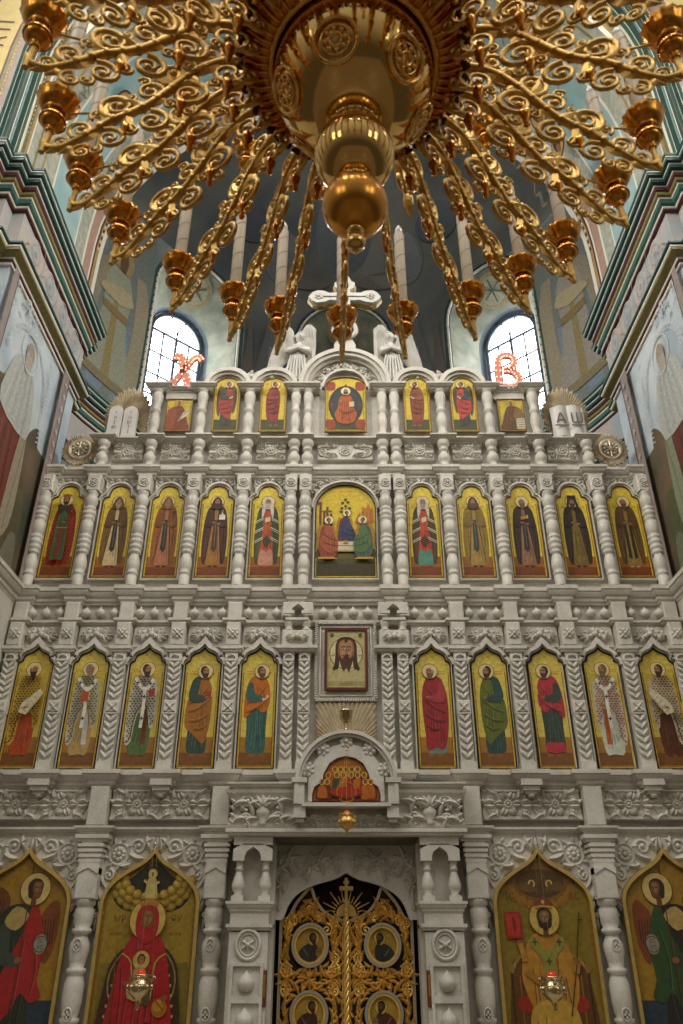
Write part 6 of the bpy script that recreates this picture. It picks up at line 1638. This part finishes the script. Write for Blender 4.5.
for sg in (-1, 1):
    t = thing('sun_medallion', 'round gilt sun medallion with a wheel of spokes on the %s end of the screen' % ('left' if sg < 0 else 'right'), 'medallion', (sg * 3.67, .06, 7.365), 'sunburst ornaments on the screen')
    m = MBd(); sun_fan(m, .25, .27, 0, 360, 44, 0, SUNM, .5); m.build('sunburst', t).location = (0, 0, .37)
    m = MBd(); m.box(-.12, .12, .0, .06, 0, .14, SUNM); c = (0, -.03, .37)
    m.lathe([(.17, -.03), (.17, .02), (.15, .035), (.13, .02), (.002, .02)], (0, -.0, .37), 24, SUNM, axis='y')
    for a in range(0, 180, 60): m.tube([(-.12 * cos(R(a + 30)), -.035, .37 - .12 * sin(R(a + 30))), (.12 * cos(R(a + 30)), -.035, .37 + .12 * sin(R(a + 30)))], .014, 6, SUNM)
    m.ball((0, -.04, .37), .04, .03, .04, SUNM)
    for a in range(0, 360, 60): m.ball((.085 * cos(R(a)), -.035, .37 + .085 * sin(R(a))), .025, .02, .025, SUNM, 7, 5)
    m.build('wheel', t)
# gilt sun behind the middle lamp
t = thing('sunburst_panel', 'rectangular gilt panel of rays below the framed face icon', 'ornament', (0, -.02, 3.62), 'sunburst ornaments on the screen')
m = MBd(); n = 34; x0, z1 = .345, .545
def hit(a):
    c, s = cos(a), sin(a); k = min(x0 / abs(c) if abs(c) > 1e-6 else 9, z1 / s if s > 1e-6 else 9); return (k * c, k * s)
for i in range(n):
    a0, a1 = pi * i / n, pi * (i + 1) / n; A, B, Cm = hit(a0), hit(a1), hit((a0 + a1) / 2)
    m.add([(0, -.01, 0), (A[0], .0, A[1]), (Cm[0], -.035, Cm[1]), (B[0], .0, B[1])], [(0, 1, 2), (0, 2, 3)], SUNM)
    m.add([(A[0], 0, A[1]), (A[0], .03, A[1]), (B[0], .03, B[1]), (B[0], 0, B[1]), (Cm[0], -.035, Cm[1])], [(0, 1, 2, 3), (0, 3, 4)], SUNM)
m.build('rays', t)

# ================================================================== lit letters at the windows
LETM = mat('rose_letter', hexc('c4745c'), rough=.5, emit=.15)
LED = mat('warm_bulb', (1.0, .62, .45), rough=.4, emit=.9)
def lit_letter(kind, x, label):
    z0 = 8.765
    t = thing('lit_letter', label, 'illuminated letter', (x, -.03, z0), 'pair of lit festive letters'); t.scale = (1.08, 1, 1.12)
    if kind == 'x': segs = [[(-.17, .0), (-.05, .20), (.05, .38), (.10, .46), (.17, .49), (.22, .43)], [(-.16, .50), (-.06, .47), (.0, .25), (.07, .06), (.12, .0), (.15, .03)]]; ws = (.045, .06)
    else: segs = [[(-.12, .02), (-.12, .25), (-.10, .44), (-.02, .52), (.09, .50), (.12, .40), (.06, .30), (-.03, .27)], [(-.04, .27), (.08, .25), (.15, .15), (.12, .04), (.02, .0), (-.12, .02)]]; ws = (.045, .05)
    m = MBd(); bl = []
    for sgm, w in zip(segs, ws):
        p = crom(sgm, 5, False); k = len(p); A = []; B = []
        for i in range(k):
            a = p[max(0, i - 1)]; b = p[min(k - 1, i + 1)]; dx, dz = b[0] - a[0], b[1] - a[1]; L = sqrt(dx * dx + dz * dz) or 1
            A.append((p[i][0] - dz / L * w, p[i][1] + dx / L * w)); B.append((p[i][0] + dz / L * w, p[i][1] - dx / L * w))
        m.band(A, B, -.025, .025, LETM)
        for i in range(1, k, 2):
            bl += [(A[i][0] * .8 + B[i][0] * .2, A[i][1] * .8 + B[i][1] * .2), (A[i][0] * .2 + B[i][0] * .8, A[i][1] * .2 + B[i][1] * .8)]
    m.build('letter_body', t)
    mb = MBd(); mb.ball((0, 0, 0), .013, .013, .013, LED, 8, 5); b0 = mb.build('bulb', t); b0.location = (bl[0][0], -.03, bl[0][1])
    for q in bl[1:90]:
        b = b0.copy(); COL.objects.link(b); b.parent = t; b.location = (q[0], -.03, q[1])
    m = MBd(); m.box(-.10, .10, .02, .05, -.02, .03, IRON); m.build('stand', t)
lit_letter('x', -2.34, 'pink lit letter Х studded with bulbs before the left window'); lit_letter('b', 2.36, 'pink lit letter В studded with bulbs before the right window')

# ================================================================== oil lamps
def lamp_body(t, k, m_, glass, z0=0, crown=True):
    m = MBd(); m.lathe([(r * k, z * k) for r, z in [(.004, -.16), (.018, -.145), (.010, -.13), (.022, -.118), (.014, -.105), (.035, -.09), (.075, -.055), (.088, -.02), (.080, .012), (.062, .03), (.058, .04), (.078, .05), (.080, .06), (.05, .06)]], (0, 0, z0), 18, m_)
    for q in range(9): a = 2 * pi * q / 9; m.leaf(.0, z0 - .02 * k, 0, .001, .001, 0, m_) if False else m.ball((.086 * k * cos(a), .086 * k * sin(a), z0 - .02 * k), .014 * k, .014 * k, .022 * k, m_, 7, 5)
    for q in range(3): a = 2 * pi * q / 3 + .5; m.spiral(.09 * k * cos(a), z0 + .03 * k, .02 * k, 0, 1.2, .09 * k * sin(a), .006 * k, m_)
    m.build('bowl', t)
    m = MBd(); m.lathe([(.034 * k, .045 * k), (.036 * k, .06 * k), (.030 * k, .085 * k), (.02 * k, .09 * k)], (0, 0, z0), 14, glass); m.build('glass', t)
def chains(t, k, z0, top, m_, hub=True):
    m = MBd()
    for q in range(3):
        a = 2 * pi * q / 3 + .5; n = 20
        m.tube([(.085 * k * cos(a) * (1 - i / n * .8), .085 * k * sin(a) * (1 - i / n * .8), z0 + .05 * k + (top - .04 - z0 - .05 * k) * i / n) for i in range(n + 1)], [.0022 if i % 2 else .0014 for i in range(n + 1)], 5, m_)
    m.build('chains', t)
    m = MBd(); m.lathe([(.003, -.02), (.010, -.018), (.014, -.012), (.007, -.004), (.005, .008), (.003, .02)], (0, 0, top), 14, m_); m.build('canopy', t)
y = -.60; p = at(346.8, 820, y); q = at(349, 749, y)
t = thing('hanging_oil_lamp', 'gold oil lamp with red glass hanging on chains before the portal arch', 'oil lamp', (p[0], y, p[2]), 'hanging oil lamps')
lamp_body(t, .95, GOLDR, RED); chains(t, .95, 0, q[2] - p[2], GOLDR)
m = MBd(); m.tube([(0, 0, q[2] - p[2] + .02), (0, .06, q[2] - p[2] + .05), (0, .13, q[2] - p[2] + .04)], .008, 6, GOLDR); m.build('bracket', t)
for sx, px, py, lab in ((-1, 140, 984, 'gilt oil lamp with a red light hanging before the woman in red'), (1, 553, 986, 'gilt oil lamp with a red light hanging before the enthroned king')):
    y = -.45; p = at(px, py, y)
    t = thing('hanging_oil_lamp', lab, 'oil lamp', (p[0], y, p[2]), 'hanging oil lamps')
    lamp_body(t, 1.30, SILV, RED); chains(t, 1.3, 0, 2.62 - p[2], SILV)
    m = MBd(); m.tube([(0, 0, 2.63 - p[2]), (0, .01, 2.74 - p[2] + .0), (0, .25, 2.78 - p[2]), (0, .46, 2.80 - p[2])], .0022, 5, IRON); m.build('hanger', t)
y = -.44; p = at(346, 716, y)
t = thing('chalice_lamp', 'small gold cup-shaped lamp on a stem at the crown of the portal arch', 'lamp', (p[0], y, 3.72), None)
H = p[2] - 3.72
m = MBd(); m.lathe([(.05, 0), (.05, .015), (.02, .03), (.012, .06), (.022, .09), (.012, .11), (.012, H - .10), (.03, H - .09), (.015, H - .08), (.05, H - .06), (.07, H - .02), (.072, H + .05), (.075, H + .055), (.06, H + .055)], (0, 0, 0), 18, SILV); m.build('cup', t)
m = MBd(); m.ball((0, 0, H + .05), .055, .055, .03, CREAM); m.build('wax', t)

# ================================================================== chandelier
HZ = 1.6; CHX, CHY = 0.0, -7.04
CH = thing('chandelier', 'huge gilded chandelier of scrolled arms with tall white candles, nearest the viewer', 'chandelier', (CHX, CHY, 3.75))
def cpart(m, name, parent=None):
    o = m.build(name, parent or CH)
    if parent is None: o.location = (0, 0, -3.75)
    return o
def z_(h): return h + HZ
def sph(c, r, a0, a1, n=8, k=1.0): return [(max(.003, r * cos(R(a0 + (a1 - a0) * i / n))), c + k * r * sin(R(a0 + (a1 - a0) * i / n))) for i in range(n + 1)]
m = MBd(); m.lathe([(r, z_(h)) for r, h in [(.004, 2.165), (.012, 2.17)] + sph(2.215, .037, -70, 70, 6) + [(.016, 2.255), (.03, 2.27), (.03, 2.28), (.018, 2.29)]], (0, 0, 0), 24, GOLD); cpart(m, 'finial')
m = MBd(); m.lathe([(r, z_(h)) for r, h in [(.02, 2.285)] + sph(2.405, .122, -75, 70, 12) + [(.045, 2.53), (.06, 2.54), (.06, 2.55), (.045, 2.56)]], (0, 0, 0), 32, AMBER)
for i in range(16): a = 2 * pi * i / 16; m.ball((.055 * cos(a), .055 * sin(a), z_(2.53)), .014, .014, .014, GOLD, 7, 5)
cpart(m, 'small_ball')
m = MBd(); m.lathe([(r, z_(h)) for r, h in [(.05, 2.55)] + sph(2.69, .155, -68, 66, 14) + [(.075, 2.845), (.10, 2.855), (.10, 2.87), (.08, 2.88)]], (0, 0, 0), 36, GOLD)
for i in range(22): a = 2 * pi * i / 22; m.ball((.095 * cos(a), .095 * sin(a), z_(2.85)), .014, .014, .014, GOLD, 7, 5)
cpart(m, 'middle_ball')
m = MBd(); m.lathe([(r, z_(h)) for r, h in [(.08, 2.875)] + sph(3.17, .33, -66, 20, 22) + [(.33, 3.29)]], (0, 0, 0), 48, GOLD)
for i in range(6):                                                   # embossed roundels on the bowl
    a = 2 * pi * (i + .25) / 6; e = R(-32); c = (.33 * cos(e) * cos(a), .33 * cos(e) * sin(a), z_(3.17) + .33 * sin(e)); t1 = (-sin(a), cos(a), 0); t2 = (-sin(e) * cos(a), -sin(e) * sin(a), cos(e))
    for rr, th in ((.085, .009), (.055, .006), (.025, .008)): m.tube([tuple(c[j] + rr * (cos(2 * pi * q / 20) * t1[j] + sin(2 * pi * q / 20) * t2[j]) for j in range(3)) for q in range(21)], th, 6, GOLD)
    for q in range(8): b = 2 * pi * q / 8; m.ball(tuple(c[j] + .04 * (cos(b) * t1[j] + sin(b) * t2[j]) for j in range(3)), .012, .012, .012, GOLD, 6, 4)
cpart(m, 'bowl')
m = MBd(); m.lathe([(r, z_(h)) for r, h in [(.30, 3.26), (.36, 3.235), (.40, 3.24), (.455, 3.275), (.475, 3.30), (.465, 3.34), (.40, 3.42), (.2, 3.5), (.1, 3.52)]], (0, 0, 0), 72, AMBER, flute=.0)
for i in range(72):
    a = 2 * pi * i / 72; m.tube([(.35 * cos(a), .34 * sin(a), z_(3.236)), (.40 * cos(a), .40 * sin(a), z_(3.232)), (.455 * cos(a), .455 * sin(a), z_(3.268))], [.006, .010, .008], 6, AMBER)
rim = cpart(m, 'rim_plate')
m = MBd(); m.tube([(.345 * cos(2 * pi * q / 60), .345 * sin(2 * pi * q / 60), z_(3.232)) for q in range(61)], .016, 7, GOLD); m.build('inner_ring', rim)
m = MBd()
for i in range(56): a = 2 * pi * i / 56; m.ball((.478 * cos(a), .478 * sin(a), z_(3.285)), .020, .020, .022, DARKM, 7, 5); m.ball((.47 * cos(a + .056), .47 * sin(a + .056), z_(3.26)), .010, .010, .012, DARKM, 6, 4)
m.build('beaded_edge', rim)
m = MBd(); m.lathe([(r, z_(h)) for r, h in [(.12, 3.50), (.09, 3.60), (.16, 3.75), (.18, 3.85), (.10, 3.98), (.06, 4.05), (.09, 4.2), (.12, 4.3), (.05, 4.42), (.03, 4.5), (.02, 9.5)]], (0, 0, 0), 24, GOLD); cpart(m, 'stem')

CUPP = [(.006, -.165), (.016, -.16), (.022, -.148), (.012, -.135), (.028, -.125), (.046, -.108), (.053, -.086), (.048, -.062), (.034, -.048), (.032, -.042), (.046, -.032), (.040, -.024), (.052, -.014), (.070, .004), (.077, .020), (.083, .040), (.091, .052), (.087, .053), (.076, .040), (.040, .030), (.004, .028)]
def cup_mesh(k=1.0):
    k *= .94; m = MBd(); n = 56; m.lathe([(r * k, z * k) for r, z in CUPP], (0, 0, 0), n, AMBER)
    for j, (r, z) in enumerate(CUPP):                                # scalloped lip
        if .038 < z < .06:
            for i in range(n):
                a = 2 * pi * i / n; q = 1 + .03 * cos(14 * a); x, y, zz = m.v[j * n + i]
                m.v[j * n + i] = (x * q, y * q, zz + .003 * k * cos(14 * a))
    for z, r in ((-.036, .046), (-.09, .054)): m.tube([(r * k * cos(2 * pi * q / 24), r * k * sin(2 * pi * q / 24), z * k) for q in range(25)], .003 * k, 5, AMBER)
    return m
def candle_mesh(k=1.0, H=.60):
    m = MBd(); m.lathe([(.029 * k, 0), (.029 * k, H - .006), (.026 * k, H), (.01, H)], (0, 0, .03), 14, CANDLE); return m
def rope_mesh(k=1.0, H=.60):
    m = MBd(); n = 66; m.tube([(.0285 * k * cos(2 * pi * 5 * i / n), .0285 * k * sin(2 * pi * 5 * i / n), .03 + (H - .02) * i / n) for i in range(n + 1)], .0022, 5, CANDLER); return m
def bulb_mesh(k=1.0, H=.60):
    m = MBd(); m.lathe([(.014 * k, H + .022), (.018 * k, H + .032), (.0225 * k, H + .052), (.021 * k, H + .07), (.013 * k, H + .09), (.005 * k, H + .105), (.002, H + .11)], (0, 0, 0), 12, BULB); return m
def leaf2(m, x, z, a, L, W, curl=0, mt=GOLDR, h=.022):
    m.leaf(x, z, a, L, W, 0, mt, h, curl); m.leaf(x, z, a, L, W, 0, mt, -h, curl)
def arm_mesh():
    m = MBd()
    main = crom([(.40, 3.34), (.50, 3.35), (.60, 3.31), (.69, 3.22), (.76, 3.12), (.83, 3.03), (.90, 2.97), (.97, 2.92), (1.03, 2.85), (1.09, 2.79), (1.14, 2.755), (1.19, 2.765), (1.205, 2.80)], 4, False)
    k = len(main); m.tube([(x, 0, z_(h)) for x, h in main], [.022 - .010 * i / k for i in range(k)], 8, GOLDR)
    sp = [(.52, 3.26, .080, 90, 1.6, 1, .015), (.60, 3.39, .065, -90, 1.5, 1, .013), (.67, 3.11, .075, 60, 1.7, 1, .015), (.75, 3.24, .068, -120, 1.6, 1, .014), (.83, 3.12, .060, -100, 1.6, -1, .013), (.80, 2.93, .062, 80, 1.6, 1, .014),
          (.95, 3.02, .068, -90, 1.7, 1, .014), (.95, 2.82, .055, 60, 1.6, 1, .012), (1.07, 2.87, .050, -110, 1.6, 1, .012), (1.05, 2.735, .036, 90, 1.5, -1, .010), (.44, 3.24, .048, 0, 1.4, -1, .012), (1.13, 2.79, .036, -90, 1.4, 1, .009)]
    for x, h, r, a, tn, s, th in sp: m.spiral(x, z_(h), r * 1.12, R(a), tn, 0, th, GOLDR, .8 if x < 1 else .65, sgn=s)
    for x, h, r, a, s in ((.47, 3.40, .035, 0, 1), (.57, 3.19, .036, 180, -1), (.70, 3.31, .036, 0, 1), (.66, 3.0, .034, 120, 1), (.74, 3.04, .036, 200, -1), (.86, 3.18, .034, 30, 1), (.88, 2.87, .032, 90, 1), (1.02, 2.96, .032, -60, 1), (1.0, 2.75, .03, 120, 1), (.90, 3.08, .03, 0, -1)):
        m.spiral(x, z_(h), r, R(a), 1.3, 0, .008, GOLDR, 1.0, 12, sgn=s)
    for x, h, a, L, W, c in ((.48, 3.34, 35, .15, .034, -.8), (.56, 3.32, -60, .15, .034, .8), (.62, 3.30, 50, .14, .032, -.9), (.66, 3.24, -90, .15, .034, .9), (.72, 3.17, 20, .15, .034, .8), (.77, 3.10, -70, .15, .034, .8), (.85, 3.02, 50, .14, .032, -.8), (.89, 2.98, -60, .13, .03, -.8),
                             (.96, 2.93, 30, .12, .03, .8), (1.01, 2.87, -80, .12, .028, .7), (1.10, 2.78, -95, .07, .026, .6), (1.15, 2.76, -80, .05, .024, .6), (1.19, 2.77, -55, .04, .02, -.6)):
        leaf2(m, x, z_(h), R(a), L, W, c, h=.014 if x < .95 else .009)
    for i in range(3, k - 14, 3):                                    # small buds give the plate its thickness
        x, h = main[i]
        for sy in (-1, 1): m.ball((x, sy * .012, z_(h)), .017, .009, .017, GOLDR, 7, 5)
    # hanging leaf drops under the arm
    for x, h, s in ((.70, 3.06, 1.0), (.90, 2.90, .8), (.52, 3.2, 1.0)):
        m.lathe([(.003, -.10 * s), (.016 * s, -.085 * s), (.010 * s, -.065 * s), (.024 * s, -.04 * s), (.028 * s, -.015 * s), (.018 * s, .01), (.008, .03), (.006, .06)], (x, 0, z_(h)), 10, AMBER, flute=.2, nf=5)
    m.tube([(1.20, 0, z_(2.73)), (1.195, 0, z_(2.79)), (1.19, 0, z_(2.85))], [.012, .014, .012], 7, GOLDR)
    m.tube([(1.13, 0, z_(2.97)), (.98, 0, z_(2.98)), (.84, 0, z_(3.02))], .005, 5, GOLDR)
    return m
def small_arm_mesh():
    m = MBd()
    main = crom([(.10, 3.62), (.22, 3.68), (.38, 3.66), (.52, 3.55), (.62, 3.44), (.73, 3.38), (.82, 3.38), (.86, 3.42)], 4, False)
    k = len(main); m.tube([(x, 0, z_(h)) for x, h in main], [.018 - .007 * i / k for i in range(k)], 7, GOLDR)
    for x, h, r, a, s in ((.30, 3.59, .06, 90, 1), (.45, 3.69, .055, -90, 1), (.50, 3.45, .055, 60, 1), (.60, 3.53, .05, -110, 1), (.66, 3.33, .045, 80, 1), (.74, 3.45, .04, -100, -1)): m.spiral(x, z_(h), r, R(a), 1.6, 0, .011, GOLDR, 1.0, sgn=s)
    for x, h, a, L in ((.34, 3.66, 50, .12), (.42, 3.62, -70, .13), (.54, 3.53, 50, .12), (.60, 3.46, -80, .13), (.70, 3.39, 50, .10), (.76, 3.37, -90, .12)): leaf2(m, x, z_(h), R(a), L, .026, .7)
    for i in range(3, k - 3, 4):
        x, h = main[i]
        
        for sy in (-1, 1): m.ball((x, sy * .012, z_(h)), .016, .010, .016, GOLDR, 7, 5)
    m.tube([(.86, 0, z_(3.40)), (.86, 0, z_(3.46))], .012, 7, GOLDR)
    return m
def ring_of(angles, mesh, r, h, k, H, name, dz=0):
    a0 = mesh.build(name, CH); a0.location = (0, 0, -3.75 + dz)
    c0 = cup_mesh(k).build('candle_cup', a0); c0.location = (r, 0, z_(h))
    d0 = candle_mesh(k, H).build('candle', a0); d0.location = (r, 0, z_(h))
    e0 = rope_mesh(k, H).build('candle_spiral', a0); e0.location = (r, 0, z_(h))
    b0 = bulb_mesh(k, H).build('candle_bulb', a0); b0.location = (r, 0, z_(h))
    a0.rotation_euler = (0, 0, R(angles[0]))
    for an in angles[1:]:
        a = a0.copy(); COL.objects.link(a); a.parent = CH; a.rotation_euler = (0, 0, R(an))
        for ch in (c0, d0, e0, b0):
            c = ch.copy(); COL.objects.link(c); c.parent = a
# the arms hang a little unevenly: angles from the far side, clockwise
ring_of([90 - a for a in (-107, -91, -78, -63.5, -46, -30.5, -18.5, -2.3, 13.4, 31, 45, 57.5, 74, 87.5, 105, 120, 135, 150, 165, 180, 195, 210, 225, 240)], arm_mesh(), 1.19, 3.0, 1.0, .60, 'arm', -.045)
ring_of([98.7 + 30 * i for i in range(12)], small_arm_mesh(), .86, 3.62, .85, .42, 'upper_arm')
# ================================================================== light and camera
w = bpy.data.worlds.new('World'); SC.world = w; w.use_nodes = True
nt = w.node_tree; bg = nt.nodes['Background']
tc = nt.nodes.new('ShaderNodeTexCoord'); sp = nt.nodes.new('ShaderNodeSeparateXYZ'); rp = nt.nodes.new('ShaderNodeValToRGB')
mp = nt.nodes.new('ShaderNodeMath'); mp.operation = 'MULTIPLY_ADD'; mp.inputs[1].default_value = .5; mp.inputs[2].default_value = .5
nt.links.new(tc.outputs['Generated'], sp.inputs[0]); nt.links.new(sp.outputs['Z'], mp.inputs[0]); nt.links.new(mp.outputs[0], rp.inputs['Fac']); nt.links.new(rp.outputs['Color'], bg.inputs['Color'])
e = rp.color_ramp.elements
e[0].position = .42; e[0].color = (.085, .07, .05, 1); e[1].position = .95; e[1].color = (.80, .80, .76, 1)
x = e.new(.55); x.color = (.23, .205, .165, 1)
bg.inputs['Strength'].default_value = .55

def area(name, loc, target, sx, sy, power, col=(1, .95, .87)):
    l = bpy.data.lights.new(name, 'AREA'); l.shape = 'RECTANGLE'; l.size = sx; l.size_y = sy; l.energy = power; l.color = col
    o = bpy.data.objects.new(name, l); COL.objects.link(o); o.location = loc
    from mathutils import Vector
    d = Vector(target) - Vector(loc); o.rotation_euler = d.to_track_quat('-Z', 'Y').to_euler()
    return o
# tall windows of the drum and of the nave behind the photographer
for k in range(10):
    an = R(36 * k + 18); x, y = 6.5 * sin(an), -9 + 6.5 * cos(an)
    area('drum_window_light', (x, y, 21), (0, -2 if y < -9 else -9, 7 if y < -9 else 4), 1.3, 3.2, 260 if y < -9 else 110)
for sg in (-1, 1):                                                  # lights added high on either side to brighten the opposite pier
    o = area('pier_fill_light', (sg * 7.5, -7, 15), (-sg * 4, -1.2, 9.3), 1.4, 3.4, 190); o.data.spread = R(70)
for sg in (-1, 1):
    for y in (-13, -17): area('nave_window_light', (sg * 7.5, y, 8), (0, -2, 5), 1.4, 3.6, 45)

cam = bpy.data.cameras.new('camera'); co = bpy.data.objects.new('camera', cam); COL.objects.link(co)
cam.sensor_fit = 'VERTICAL'; cam.sensor_height = 36; cam.lens = F_PX / 1024 * 36
co.location = CAM; co.rotation_euler = (pi / 2 + PITCH, 0, 0)
cam.dof.use_dof = True; cam.dof.focus_distance = 10.2; cam.dof.aperture_fstop = 3.5
cam.clip_end = 200
SC.camera = co
SC.view_settings.view_transform = 'Standard'; SC.view_settings.look = 'None'; SC.view_settings.gamma = 1; SC.view_settings.use_curve_mapping = False
SC.view_settings.exposure = .10
